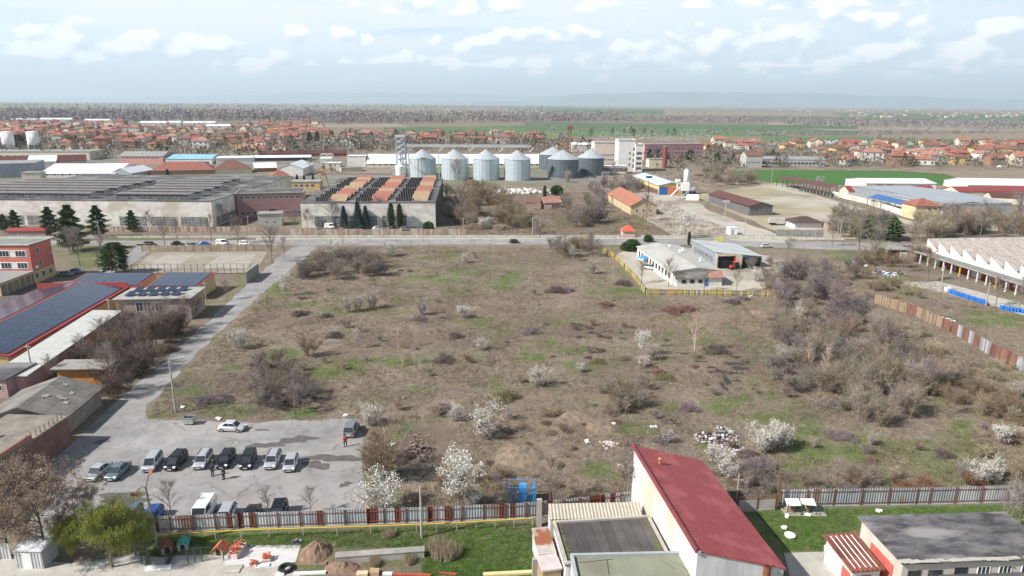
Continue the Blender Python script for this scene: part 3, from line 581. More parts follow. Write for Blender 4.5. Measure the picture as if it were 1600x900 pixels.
hills('hills', 22000, -16000, 30000, 560, 3, (.16, .20, .20), prof=([-16000, -6000, 0, 2500, 6500, 9000, 12000, 16000, 30000], [0, .08, .25, .7, 1, .85, .85, .7, .45]))
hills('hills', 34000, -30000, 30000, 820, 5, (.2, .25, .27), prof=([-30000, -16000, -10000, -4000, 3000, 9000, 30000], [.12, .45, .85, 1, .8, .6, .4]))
# ------------------------------------------------------------------ the town: every house a thing
def house_proto(i, form, w, d, h, wm, rm, desc, near=True):
    T = thing('house', desc, 'house', (0, 0, 0), 0, 'houses of the town')
    wall_mesh(form, w, d, h, 2.6).build('wall', wm, T); r = roof_mesh(form, w, d, h, 2.6, .6, .15).build('roof', rm, T)
    if near:
        MB().box(w * .6, d * .55, h + .8, w * .6 + .7, d * .55 + .7, h + 3.6).build('chimney', brickw, r)
        for st in range(2 if h > 5 else 1):
            for k in range(3 if w > 11 else 2): add_win(T, w, d, 'f', w * (k + .5) / (3 if w > 11 else 2), 1.5 + 2.9 * st, 1.5, 1.4)
    return T
rcol = [('orange tiled', tileor), ('brick red tiled', tilered), ('faded pinkish tiled', tilepk), ('brown tiled', tilebr), ('red tiled', tilered)]
wcol = [('white', wht), ('cream', cream), ('grey', greyw), ('sand yellow', yelw), ('bare brick', brickw)]
protos = {}
rp = random.Random(11)
for near in (True, False):
    for i in range(15):
        rn, rm_ = rcol[i % 5]; wn, wm_ = wcol[(i * 2 + i // 5) % 5]; form = ('hip', 'hip', 'gx')[i % 3]; tall = i % 2
        protos[(near, i)] = (house_proto(i, form, rp.uniform(10, 14.5), rp.uniform(9, 11.5), 6.2 if tall else 3.6, wm_, rm_, '', near), f"{'two' if tall else 'one'} storey house with {rn} {'hipped' if form == 'hip' else 'gabled'} roof and {wn} walls")
used = set(); taken = []
def zone(px, py):
    if px < 520: z_ = [(90, 'behind the two white tanks'), (190, 'left behind the pink warehouse'), (260, 'behind the pink warehouse'), (340, 'behind the blue roofed hall'), (430, 'right of the blue roofed hall'), (999, 'behind the white roofed sheds')]
    elif px < 900: z_ = [(620, 'behind the white school block'), (700, 'behind the steel elevator tower'), (999, 'behind the four bright silos')]
    else: z_ = [(1130, 'near the pink hospital block'), (1250, 'behind the green field at its left end'), (1370, 'behind the middle of the green field'), (1480, 'behind the right end of the green field'), (9999, 'at the right edge of the town')]
    return next(t_ for l, t_ in z_ if px < l) + (', front rows' if py > (238 if px > 900 else 225) else ', back rows')
hc = 0
def place_house(px, py, spread=9, avoid=()):
    global hc
    for a in avoid:
        if a[0] < px < a[2] and a[1] < py < a[3]: return
    g = G(px, py)
    if any((g.x - q[0]) ** 2 + (g.y - q[1]) ** 2 < spread ** 2 for q in taken): return
    near = g.y < 1150; i = rp.randrange(15); src, desc = protos[(near, i)]; lab = f'{desc}, {zone(px, py)}'
    if len(lab.split()) > 16: lab = ' '.join(lab.replace('roof and ', 'roof, ').replace(' walls', '').split()[:16])
    rz = rp.choice((0, 0, math.pi / 2)) + rp.uniform(-.25, .25); sc = rp.uniform(.95, 1.3)
    if i in used_protos[near]: copy_tree(src, (g.x, g.y, 0), rz, sc, lab)
    else: src.location = (g.x, g.y, 0); src.rotation_euler = (0, 0, rz); src.scale = (sc,) * 3; src['label'] = lab; used_protos[near].add(i)
    taken.append((g.x, g.y)); hc += 1
used_protos = {True: set(), False: set()}
def rows(x0, x1, ys, step, av=(), drop=.12):
    for y_ in ys:
        x = x0 + rp.uniform(0, step)
        while x < x1:
            if rp.random() > drop: place_house(x, y_ + rp.uniform(-1, 1), 12, av)
            x += step * rp.uniform(.85, 1.3)
rows(-10, 500, [194, 197.5], 14, [(205, 190, 380, 199)]); rows(-10, 500, [202, 206.5], 14); rows(-10, 520, [211.5, 217], 15, [(190, 209, 400, 213)])
rows(80, 500, [222, 227, 232.5, 239], 18, [(0, 200, 75, 260), (140, 232, 345, 260), (440, 224, 520, 260)], .15)
rows(540, 850, [213, 218.5, 224], 17, [(480, 219, 580, 240)], .2)
rows(1115, 1620, [228, 232.5], 14, [(1258, 216, 1358, 228.5)]); rows(1125, 1620, [238, 244, 251, 258], 17, [(1125, 236, 1290, 262), (1290, 249, 1340, 262)], .18)
for k_, (src, _) in protos.items():
    if k_[1] not in used_protos[k_[0]]:
        for ch in list(src.children_recursive): bpy.data.objects.remove(ch)
        bpy.data.objects.remove(src)
print('houses', hc)
# ------------------------------------------------------------------ factories north of the main road
def quad_frame(A, B, D, z): return frame(A, B, D, z)
glz = tiles('dark_glazing', (.05, .06, .065), (.16, .17, .17), (.20, .19, .18), .9, 1.0, .06, plane='z', offset=0, rough=.4)
glz2 = tiles('tall_glazing', (.10, .11, .12), (.22, .23, .23), (.33, .31, .28), 1.4, 1.1, .08, plane='z', offset=0, rough=.4)
# long factory on the left with rows of roof monitors
h1 = HT(334, 355, 315)
fa = building('factory_hall', 'long beige factory hall left of centre with dark roof monitors behind tall pines', (-90, 351), (334, 355), (360, 305), h1, 'flat', wm=beige, rm=roofdark, ov=.15, t_=.25, cat='factory')
w, d = fa['w'], fa['d']
b = MB()
for k in range(int(w / 12)): b.box(w - 2 - 12 * k - 10.5, -.08, .4, w - 2 - 12 * k, .05, 3.9) if k not in (3, 4, 9) else None
b.build('window_band', glz2, fa); MB().box(w + .01, 3, .4, w + .08, d - 2, 3.6).build('window_band', glz2, fa)
loc2 = fa.location.copy(); rz1 = fa.rotation_euler[2]
pr = G(366, 285, h1); wr = (pr - loc2).dot(Vector((math.cos(rz1), math.sin(rz1), 0))); dr = (pr - loc2).dot(Vector((-math.sin(rz1), math.cos(rz1), 0)))
o2 = loc2 + Vector((-math.sin(rz1), math.cos(rz1), 0)) * (d + .3)
fb_ = building('factory_hall', 'rear block of the long beige factory hall under weathered grey roof', o2, rz1, (wr, dr - d), h1 - .02, 'flat', wm=greyw, rm=roofdark, ov=.1, t_=.25, cat='factory')
n = 0
for k in range(7):
    yy = 3 + k * 9.2
    if yy + 4 > dr: break
    for (x0, x1) in ((0, w * .60 - 6), (w * .64, w - 9.5 - (4 if k > 3 else 0))):
        if k > 5 and x0 == 0: continue
        P = fa if yy + 4 < d else fb_; y_ = yy if P is fa else yy - d - .3; y_ = max(y_, .3) if P is fb_ else y_
        zt = h1 + .26 if P is fa else h1 + .24
        m_ = MB(); m_.mi(0).box(x0, y_, zt, x1, y_ + 3.6, zt + 1.9); m_.mi(1).slab([(x0 - .2, y_ - .4, zt + 2.12), (x1 + .2, y_ - .4, zt + 2.12), (x1 + .2, y_ + 4.2, zt + 1.92 + .4), (x0 - .2, y_ + 4.2, zt + 1.92 + .4)], .15)
        m_.mi(2).box(x1 + .01, y_ + .1, zt, x1 + .12, y_ + 3.5, zt + 1.9).box(x0 - .12, y_ + .1, zt, x0 - .01, y_ + 3.5, zt + 1.9).box(x0, y_ + 3.61, zt, x1, y_ + 3.75, zt + 1.95)
        m_.build('roof_monitor', [glz, mat('monitor_roof', (.19, .18, .175), (.12, .115, .11), scale=.4), greyw], P)
# central factory with stepped orange roof lights
h2 = HT(680, 355, 317)
fc = building('factory_hall', 'beige factory hall in the centre with stepped orange and yellow roof lights', (472, 356), (681, 355), (672, 281), h2, 'flat', wm=beige, rm=roofdark, ov=.1, t_=.25, cat='factory', z=0)
pr = G(693, 279, h2); loc2 = fc.location; rz1 = fc.rotation_euler[2]; dneed = (pr - loc2).dot(Vector((-math.sin(rz1), math.cos(rz1), 0)))
for ch in list(fc.children): bpy.data.objects.remove(ch)
w = fc['w']; d = dneed; fc['d'] = d
wall_mesh('flat', w, d, h2, 0).build('wall', beige, fc); roof_mesh('flat', w, d, h2, 0, .1, .25).build('roof', roofdark, fc)
MB().box(w + .01, 1, .2, w + .08, d - 1, h2 - .3).build('side_wall_shade', tiles('painted_side_shade', (.035, .033, .035), (.06, .055, .055), (.10, .09, .085), 3, 1.3, .08, plane='z'), fc)  # panelled overlay; the shade on this side wall is put into its dark colour
for (a, c_) in ((.10, .33), (.36, .56), (.60, .78)): MB().box(w * a, -.09, .4, w * c_, .02, 4.6).build('window_band', glz2, fc)
orl = ribbed('orange_rooflight', (.48, .19, .13), (.36, .15, .105), .5, 0, bump=.4); yel = ribbed('yellow_rooflight', (.50, .35, .21), (.40, .28, .17), .5, 0, bump=.4)
rr = random.Random(5); zt = h2 + .26
for blk in range(2):
    y0 = 3 + blk * (d / 2 + .3); stp = (d / 2 - 6) / 4.0
    for ci, (u0, u1, u2) in enumerate(((.10, .195, .325), (.40, .505, .635), (.70, .815, .94))):
        for k in range(4):
            ya = y0 + k * stp; sh = .012 * (3 - k) * 0
            m_ = MB(); x0, x1 = w * u0, w * u1; m_.mi(0).box(x0, ya + .2, zt, x1, ya + .5, zt + 1.5); m_.mi(1).slab([(x0, ya + .1, zt + 1.62), (x1, ya + .1, zt + 1.62), (x1, ya + stp - .2, zt + .3), (x0, ya + stp - .2, zt + .3)], .1)
            for q in range(7): xx = x0 + (x1 - x0) * q / 6; m_.mi(2).box(xx - .05, ya + .12, zt, xx + .05, ya + .19, zt + 1.5)
            m_.build('glazed_rooflight', [darkm, roofdark, greyw], fc)
            x0, x1 = w * u1 + .15, w * u2; mm = orl if (k + ci + blk) % 3 else yel
            if (blk, ci, k) in ((1, 0, 0), (0, 2, 0), (0, 1, 2)): mm = yel
            m_ = MB(); m_.slab([(x0, ya - .1, zt + .12), (x1, ya - .1, zt + .12), (x1, ya + stp * .92, zt + 1.75), (x0, ya + stp * .92, zt + 1.75)], .1); m_.build('roof_light', mm, fc)
            MB().box(x0 + .1, ya + stp * .86, zt, x1 - .1, ya + stp * .90, zt + 1.5).build('rooflight_upstand', greyw, fc)
# pink office range between the halls
h3 = HT(440, 340, 303)
building('office_range', 'dusky pink three storey office range between the two factory halls', (372, 341), (476, 338), 14, h3, 'flat', wm=mat('dusky_pink', (.30, .17, .17), (.24, .14, .14), scale=.3), rm=roofdark, parapet=(greyw, .35),
 wins=[('f', .04, .96, 11, 2.0, 1.6, 1.3), ('f', .04, .96, 11, h3 - 1.6, 1.6, 1.2)], doors=[('f', .52, 3.2, 3.4, darkm)])
building('transformer_house', 'small pale concrete block house in front of the pink offices', (404, 354), (441, 353), 7, HT(404, 354, 335), 'flat', wm=greyw, rm=roofgrey, ov=.3, wins=[('f', .2, .8, 2, 1.8, .9, .9)], doors=[('r', .4, 1, 2.1, darkm)])
building('canteen_block', 'low yellowish block with window row behind the pink offices', (364, 298), (500, 297), 12, 4.5, 'flat', wm=yelw, rm=roofgrey, wins=[('f', .05, .95, 14, 2.6, 1.9, 1.5, 3)])
# wall panels and roadside walls
stripe = tiles('rusty_striped_panel', (.48, .42, .35), (.30, .15, .11), (.22, .19, .17), .75, 3.2, .03, plane='z', offset=0)
for i, (x0, x1, lab) in enumerate([(452, 496, 'striped concrete panel fence below the small block house'), (508, 566, 'striped concrete panel fence left of the blue spruces'), (580, 628, 'striped concrete panel fence below the two columnar cypresses'), (641, 690, 'striped concrete panel fence below the hall corner'), (700, 727, 'short striped concrete panel fence at the east end')]):
    fence('panel_fence', lab, [G(x0, 367.5), G(x1, 367.5)], 2.3, stripe, greyw, 2.6, .12, cat='fence', group='panel fences along the main road', rails=False, ph=.05)
fence('panel_fence', 'long brownish concrete panel fence below the left factory', [G(165, 362), G(400, 362)], 1.9, stripe, greyw, 3, .12, group='panel fences along the main road', rails=False, ph=.05)
fence('panel_fence', 'grey concrete panel fence near the railway huts on the right', [G(1212, 372), G(1286, 373)], 3.2, concd, greyw, 3, .15, group='panel fences along the main road', rails=False, ph=.05)
lowm = tiles('low_wall_blocks', (.60, .58, .50), (.55, .53, .46), (.33, .32, .28), 1.2, .8, .12, plane='z', offset=0)
T = thing('roadside_wall', 'low cream wall with dotted openings running along the main road', 'wall', G(-100, 373)); o_ = T.location.copy(); b = MB()
for p, q in (((-100, 373), (480, 371)), ((480, 371), (1150, 371)), ((1150, 371), (1320, 375)), ((1460, 375), (1600, 379))):
    a_, c_ = G(*p) - o_, G(*q) - o_; u = c_ - a_; b.rbox(((a_.x + c_.x) / 2, (a_.y + c_.y) / 2, .45), (u.length, .3, .9), math.atan2(u.y, u.x))
b.build('wall', lowm, T); tag(T)
# ------------------------------------------------------------------ works and sheds on the left behind the halls
def shed(name, label, A, B, D, top, kind='gx', rise=3, wm=None, rm=None, **k):
    return building(name, label, A, B, D, max(2.2, HT((A[0] + B[0]) / 2, (A[1] + B[1]) / 2, top)), kind, rise, .3, wm or wht, rm or roofwhite, **k)
shed('factory_block', 'long cream flat block at the left edge below the white tanks', (-30, 250), (141, 250), 26, 237, 'flat', 0, cream, roofgrey, wins=[('f', .1, .95, 14, 3.5, 1.6, 1.0)])
shed('warehouse', 'brown roofed shed at the left edge below the cream block', (-20, 258), (42, 256.5), 14, 251, rise=3, wm=greyw, rm=brownsheet)
shed('warehouse', 'white roofed shed between two brown roofed sheds', (44, 258), (88, 257), 16, 252, rise=4)
shed('warehouse', 'brown roofed shed right of a white roofed shed', (92, 258), (136, 256.5), 14, 251, rise=4, wm=greyw, rm=brownsheet)
shed('warehouse', 'large white gabled warehouse behind the left factory hall', (62, 278), (181, 277.5), 42, 271, rise=4.5, wins=[('f', .05, .95, 9, 2, 1.4, 1)])
shed('warehouse', 'smaller white shed with grey gable beside the large white warehouse', (174, 277), (206, 277.5), 24, 270, kind='gy', rise=3, wm=steel)
shed('warehouse', 'blue grey flat warehouse at the left edge', (-30, 279), (57, 276.5), 28, 256, 'flat', 0, mat('blue_grey_wall', (.27, .29, .33), (.22, .24, .28), scale=.3), roofgrey)
shed('hut', 'small cream flat hut on the left factory roofline', (35, 283), (64, 282.5), 9, 270, 'flat', 0, cream, roofgrey)
shed('factory_block', 'pink workshop with grey roof left of the blue roofed hall', (187, 257), (256, 257), 22, 244, rise=3, wm=mat('salmon_wall', (.58, .30, .27), (.50, .26, .24), scale=.2), rm=roofgrey, wins=[('f', .05, .9, 9, 5, 2, .9)])
tb = shed('warehouse', 'white hall with pale blue roof among the town houses', (259, 257), (331, 257), 26, 248, rise=2.5, wm=wht, rm=mat('pale_blue_roof', (.22, .42, .56), (.18, .35, .47), scale=.2))
MB().box(2, -.1, .2, tb['w'] - 2, -.02, 2.2).build('blue_band', mat('blue_paint', (.04, .12, .38), scale=1), tb)
shed('barracks', 'long low building with red brown hipped roof behind the factory', (236, 274), (336, 272), 16, 266, 'hip', 5, brickw, tilered, wins=[('f', .03, .97, 14, 2.4, 1.6, 1.2)])
shed('barracks', 'brown hipped roof building right of the long red roof', (333, 272), (394, 270), 20, 265, 'hip', 6, cream, tilebr)
shed('warehouse', 'white flat hall behind the brown hipped building', (338, 258), (396, 257), 22, 247, 'flat', 0, wht, roofwhite)
shed('warehouse', 'long thin white roofed shed with dark open front', (396, 252), (486, 251), 14, 246, rise=1.5, wm=darks)
shed('warehouse', 'white gabled shed with bright side wall near the yellow crane', (434, 275), (474, 275), 34, 263, kind='gy', rise=3)
shed('warehouse', 'orange walled shed with white roof', (398, 269), (433, 268), 18, 262, rise=3, wm=tileor)
shed('house', 'small house with red hipped roof left of the white gabled shed', (424, 281), (453, 280), 11, 276, 'hip', 3.5, brickw, tilered, cat='house')
shed('house', 'cream two storey house near the grain elevator', (509, 268), (532, 268), 10, 255, 'flat', 0, cream, roofwhite, wins=[('f', .2, .8, 2, 4.5, 1.2, 1.2)], cat='house')
shed('hut', 'low sand coloured annex between the cream house and elevator', (533, 269), (566, 268), 10, 262, 'flat', 0, cream, roofgrey)
mill = shed('mill_block', 'white windowless mill block left of the long white warehouse', (543, 261), (572, 261), 12, 244, 'flat', 0, wht, roofwhite)
shed('grain_warehouse', 'very long white roofed warehouse behind the four bright silos', (573, 262), (868, 262), 30, 255.5, rise=6, wm=cream, wins=[('f', .02, .98, 30, 2.2, 1.6, 1.2)])
shed('warehouse', 'long red brown roofed freight shed behind the thin white shed', (405, 245), (541, 244), 16, 240, rise=2.5, wm=tilered, rm=brownsheet)
shed('school_block', 'white three storey school block with balconies left of the elevator tower', (505, 231), (563, 231), 14, 220, 'flat', 0, wht, roofwhite, wins=[('f', .05, .95, 8, 2, 3, 1.2), ('f', .05, .95, 8, 5.2, 3, 1.2), ('f', .05, .95, 8, 8.2, 3, 1.2)])
for i, (x0, y0, x1, dd, tp, nm) in enumerate([(14, 189, 60, 22, 187, 'white warehouse roof far left behind the town'), (62, 191, 112, 25, 186.5, 'pale grey warehouse cluster far behind the left town'), (132, 191, 171, 20, 188, 'long thin white warehouse far behind the town'), (218, 199, 260, 25, 192, 'white arched warehouse beside a red roofed block'), (262, 197, 282, 22, 191.5, 'small bright white warehouse in the far row'), (286, 197, 336, 24, 192, 'broad white warehouse in the far row'), (322, 202, 360, 20, 197, 'white warehouse with dark end at the right of the far row')]):
    shed('warehouse', nm, (x0, y0), (x1, y0), dd, tp, 'gx', 3, wht, roofwhite, group='far white warehouses')
shed('warehouse', 'long red roofed block in the far warehouse row', (216, 205), (246, 204.5), 14, 201, rise=4, wm=cream, rm=tilered)
# white storage tanks
for x_, lab in ((15.5, 'leftmost tall white storage tank'), (55, 'tall white storage tank right of the other white tank')):
    g = G(x_, 236); hh = HT(x_, 236, 205); T = thing('storage_tank', lab, 'tank', g, 0, 'white storage tanks'); MB().cone(0, 0, 0, hh - .8, 5.1, 5.1, 32).build('tank_shell', whitep, T, True); MB().tube([(0, 0, hh - .8), (0, 0, hh - .2), (0, 0, hh)], [5.1, 3.4, .4], 32).build('dome', whitep, T, True)
    b = MB()
    for k in range(16): b.box(-.4, -5.45, k * hh / 16, .4, -5.35, k * hh / 16 + .1)
    b.box(-.45, -5.4, 0, -.38, -5.3, hh).box(.38, -5.4, 0, .45, -5.3, hh).build('ladder', steel, T)
# ------------------------------------------------------------------ grain silos, gallery, elevator tower
silom = ribbed('silo_steel', (.55, .62, .66), (.46, .53, .57), .8, 2, rough=.4, metal=.35, bump=.4); silod = ribbed('dark_silo_steel', (.17, .20, .225), (.12, .145, .165), .9, 2, rough=.45, metal=.4, bump=.4)
silor = ribbed('silo_roof_steel', (.52, .56, .58), (.42, .46, .48), 1.0, 0, rough=.45, metal=.35, bump=.3)
def silo(x_, yb, ye, yt, rpx, m, lab, grp, staira=True):
    g = G(x_, yb - 2); g = Vector((g.x, g.y, 0)); k = (g.y * CP + H * SP) / F; r = rpx * k; he = HT(x_, yb - 2, ye); ht = HT(x_, yb - 2, yt)
    T = thing('grain_silo', lab, 'silo', g, 0, grp); MB().tube([(0, 0, .3), (0, 0, he)], [r, r], 48).build('silo_wall', m, T, False); MB().cone(0, 0, 0, .3, r + .4, r + .4, 48).build('plinth', concd, T)
    MB().tube([(0, 0, he), (0, 0, he + .01), (0, 0, ht - .4), (0, 0, ht - .4), (0, 0, ht)], [r, r + .25, .9, .9, .6], 48, True).build('conical_roof', silor, T); b = MB()
    for q in range(24): a = q * math.pi / 12; b.tube([((r + .05) * math.cos(a), (r + .05) * math.sin(a), .3), ((r + .05) * math.cos(a), (r + .05) * math.sin(a), he)], .10, 4)
    s_ = b.build('stiffener_ribs', m, T); b = MB()
    for q in range(10): a = q * .628; p0 = Vector(((r + .1) * math.cos(a), (r + .1) * math.sin(a), he + .1)); b.tube([p0, (.9 * math.cos(a), .9 * math.sin(a), ht - .35)], .08, 4)
    b.build('roof_rib', steel, T)
    if staira:
        b = MB(); a0 = math.radians(200); n = 40
        pts = [((r + .5) * math.cos(a0 + q / n * 1.9), (r + .5) * math.sin(a0 + q / n * 1.9), he - (he - .5) * q / n) for q in range(n + 1)]
        for p, q in zip(pts, pts[1:]): b.slab([p, q, (q[0] * 1.07, q[1] * 1.07, q[2]), (p[0] * 1.07, p[1] * 1.07, p[2])], .5)
        b.build('stair', greyw, T)
    return T
for x_, yb, ye, yt, lab, st in ((661, 278, 247.5, 233.5, 'bright silo with a spiral stair, leftmost of the four bright silos', True), (710.5, 281.5, 247.5, 233.5, 'second bright silo from the left, without stair', False), (759.5, 282.5, 248, 234, 'third bright silo from the left in the row of four', False), (808, 283, 248.5, 235, 'rightmost of the four bright silos in the row', False)):
    silo(x_, yb, ye, yt, 20.3, silom, lab, 'row of bright grain silos', st)
silo(863, 268, 241, 229.5, 21, silod, 'rearmost grey silo behind two wide grey silos', 'dark grain silos', False); silo(879, 279, 248, 234.5, 24, silod, 'wide grey silo in front left of the dark group', 'dark grain silos', False); silo(922, 275, 246, 233, 20.5, silod, 'grey silo at the right of the dark group', 'dark grain silos', False)
def lattice(b, x0, y0, x1, y1, z0, z1, n, r=.1, horiz=True):
    cs = [(x0, y0), (x1, y0), (x1, y1), (x0, y1)]
    for c_ in cs: b.tube([(*c_, z0), (*c_, z1)], r, 4)
    for k in range(n):
        za, zb = z0 + (z1 - z0) * k / n, z0 + (z1 - z0) * (k + 1) / n
        for i in range(4):
            p, q = cs[i], cs[(i + 1) % 4]; b.tube([(*p, za), (*q, zb)], r * .7, 4)
            if horiz: b.tube([(*p, zb), (*q, zb)], r * .7, 4)
g = G(628, 274); hh = HT(628, 274, 211); T = thing('elevator_tower', 'tall steel lattice grain elevator tower left of the bright silos', 'tower', g)
b = MB(); lattice(b, -3, -3, 3, 3, 0, hh - 1.5, 7, .22); b.build('lattice_frame', steel, T)
for k in range(1, 7): MB().box(-3.2, -3.2, (hh - 1.5) * k / 7, 3.2, 3.2, (hh - 1.5) * k / 7 + .15).build('platform', steel, T)
b = MB(); b.box(-.9, -.7, 0, -.1, .7, hh - 2).box(.5, -.7, 0, 1.2, .7, hh - 1).tube([(1, 0, hh - 4), (3.5, 0, hh - 12), (1, 0, hh - 18)], .3, 6); b.build('bucket_elevator', silom, T); MB().box(-3.4, -3.4, hh - 1.5, 3.4, 3.4, hh).build('head_house', greyw, T)
g = G(627.5, 275); T = thing('hopper_silo', 'small white hopper silo at the foot of the elevator tower', 'silo', Vector((g.x, g.y - 6, 0))); MB().tube([(0, 0, 0), (0, 0, .01), (0, 0, 7), (0, 0, 8.5)], [1.2, 2.9, 2.9, .6], 24).build('silo_wall', whitep, T); MB().box(-5.5, -1, 0, -3, 3, 5.5).build('side_box', steel, T)
gy_ = G(661, 279).y; p0, p1 = G(637, 279), G(829, 283); zt = HT(735, 281, 231); T = thing('conveyor_gallery', 'long grey conveyor gallery on trestles above the bright silos', 'conveyor', (p0.x, gy_, 0)); Lg = p1.x - p0.x
MB().box(0, -1, zt, Lg, 1, zt + 1.7).build('gallery_deck', greyw, T); MB().box(-.1, -1.05, zt + 1.72, Lg + .1, 1.05, zt + 1.85).build('gallery_roof', steel, T)
for k in range(5):
    xx = 1 + (Lg - 2) * k / 4; b = MB(); [b.tube([(xx, s_ * 1.6, 0), (xx, s_ * .9, zt)], .16, 4) for s_ in (-1, 1)]; [b.tube([(xx, s_ * .9, zt - 3), (xx + q * 3, s_ * .9, zt)], .12, 4) for s_ in (-1, 1) for q in (-1, 1)]; b.build('trestle', steel, T)
g = G(888.5, 262); hh = HT(888.5, 262, 196); T = thing('elevator_mast', 'rusty red lattice mast with stays above the dark silos', 'tower', g); b = MB(); lattice(b, -1.2, -1.2, 1.2, 1.2, 0, hh - 2, 14, .16); b.build('lattice_frame', rust, T); MB().box(-2, -2, hh - 2.2, 2, 2, hh - .6).tube([(0, 0, hh - .6), (0, 0, hh + 1)], .2, 4).build('head_house', rust, T)
for s_ in (-1, 1): MB().tube([(s_, 0, hh * .72), (s_ * 17, 2, 20)], .12, 4).build('stay', darks, T)
g = G(556, 245); T = thing('elevator_tower', 'short pale lattice tower on the white mill block', 'tower', (g.x, mill.location.y + 4, mill.children[0].dimensions.z + .22)); b = MB(); lattice(b, -4, -3, 4, 3, 0, 9, 3, .15); b.build('lattice_frame', whitep, T); MB().box(-4.3, -3.3, 5.5, 4.3, 3.3, 6.5).build('platform', whitep, T)
# yellow portal crane near the pink offices
g = G(506, 292); T = thing('yard_crane', 'old yellow brown jib crane behind the pink offices', 'crane', g, .2); b = MB()
for s_ in (-1, 1): b.tube([(s_ * 3, -1.5, 0), (s_ * 1, 0, 8)], .25, 4).tube([(s_ * 3, 1.5, 0), (s_ * 1, 0, 8)], .25, 4)
b.build('legs', mat('ochre_paint', (.32, .20, .09), (.25, .14, .07), scale=1), T); MB().tube([(-5.5, 0, 8), (4.5, 0, 10.6)], .35, 4).tube([(4.5, 0, 10.6), (5.2, 0, 9)], .5, 4).build('jib', MATS['ochre_paint'], T); MB().box(-1.2, -1, 6.6, 1.2, 1, 8.4).build('cabin', MATS['ochre_paint'], T)
# ------------------------------------------------------------------ office tower, hospital, cemetery
tw = building('office_tower', 'white six storey stair tower of the office block right of the dark silos', (965, 268), (991, 268), 12, HT(980, 268, 219.5), 'flat', wm=wht, rm=roofgrey, wins=[('f', .84, .98, 1, z_, 1.3, 2.6) for z_ in (4, 8, 12, 16)] + [('f', .62, .75, 1, z_, 1.2, 2) for z_ in (5, 9, 13)], parapet=(wht, .5))
building('office_block', 'white block with ribbon windows at the right of the stair tower', (991.5, 268.5), (1003, 268.5), 14, HT(997, 268, 226), 'flat', wm=wht, rm=roofgrey, wins=[('f', .08, .92, 1, z_, 4, 1.9, 4) for z_ in (2.5, 6, 9.6, 13.2)], parapet=(wht, .5))
building('office_block', 'cream four storey wing at the left of the stair tower', (928, 262), (964, 262), 14, HT(945, 262, 223), 'flat', wm=mat('cream_pink_render', (.62, .52, .46), (.54, .45, .4), scale=.2), rm=roofgrey, wins=[('f', .05, .95, 12, z_, 1.2, 1.0) for z_ in (2.5, 6, 9.6)], parapet=(wht, .4))
building('office_annex', 'low glass fronted annex at the foot of the white office tower', (942, 271), (980, 271), 9, 5, 'flat', wm=wht, rm=roofwhite, wins=[('f', .03, .97, 6, 2.6, 4, 2.6, 4)])
hp = building('hospital_block', 'long pink three storey block with window bands right of the office tower', (1006, 250), (1098, 248), 16, HT(1050, 249, 225.5), 'flat', wm=mat('rose_render', (.58, .30, .31), (.50, .26, .27), scale=.2), rm=roofgrey, wins=[('f', .02, .98, 18, z_, 2.2, 1.3) for z_ in (2.5, 5.8, 9.1)], parapet=(pinkw, .3))
building('boiler_house', 'cream flat roofed boiler house with rounded tank before the pink block', (1014, 262), (1042, 262), 10, 6.5, 'flat', wm=cream, rm=concd)
g = G(1037, 262); T = thing('brick_chimney', 'dark red brick chimney stack in front of the pink block', 'chimney', (g.x, g.y - 2, 0)); MB().tube([(0, 0, 0), (0, 0, HT(1037, 262, 229))], [1.9, 1.5], 12).build('stack', mat('dark_red_brick', (.22, .06, .05), scale=1), T); MB().tube([(0, 0, HT(1037, 262, 229)), (0, 0, HT(1037, 262, 229) + .5)], 1.7, 12).build('cap', concd, T)
shed('house', 'white hall with pink end left of the office wing', (893, 237), (925, 237), 14, 226, 'gx', 2, wht, roofwhite)
shed('house', 'small red roofed house behind the dark silos', (870, 232), (888, 232), 10, 227, 'hip', 3, cream, tilered, cat='house')
shed('barracks', 'brown roofed grey block right of the pink block', (1165, 262), (1190, 262), 12, 243, 'gx', 3, greyw, tilebr, wins=[('f', .1, .9, 4, 4, 1.5, 1.3)])
shed('barracks', 'long grey row building with dark openings behind the green field', (1190, 259), (1288, 260), 14, 249, 'gx', 2, greyw, roofgrey, wins=[('f', .02, .98, 16, 2.2, 2.5, 2.2)])
shed('barracks', 'red brown flat roofed row at the back of the grey row building', (1120, 246), (1228, 247), 12, 240, 'gx', 1.5, pinkw, brownsheet)
rr = random.Random(3); b = MB()
for i in range(420):
    x_, y_ = rr.uniform(925, 1112), rr.uniform(206, 219)
    if y_ < 206 + (x_ - 925) * .02: continue
    g = G(x_, y_); b.rbox((g.x, g.y, .6), (rr.uniform(.7, 2), rr.uniform(.4, 1.2), rr.uniform(.6, 1.6)), rr.uniform(-.3, .3))
tag(b.build('gravestones', greyw), kind='stuff')
for x0, x1, lab in ((1262, 1303, 'left of two long pale plastic greenhouses in the fields'), (1306, 1355, 'right of two long pale plastic greenhouses in the fields')):
    shed('greenhouse', lab, (x0, 225), (x1, 226), 16, 223.2, 'gx', 2.2, mat('plastic_film', (.5, .52, .53), scale=.2), MATS['plastic_film'])
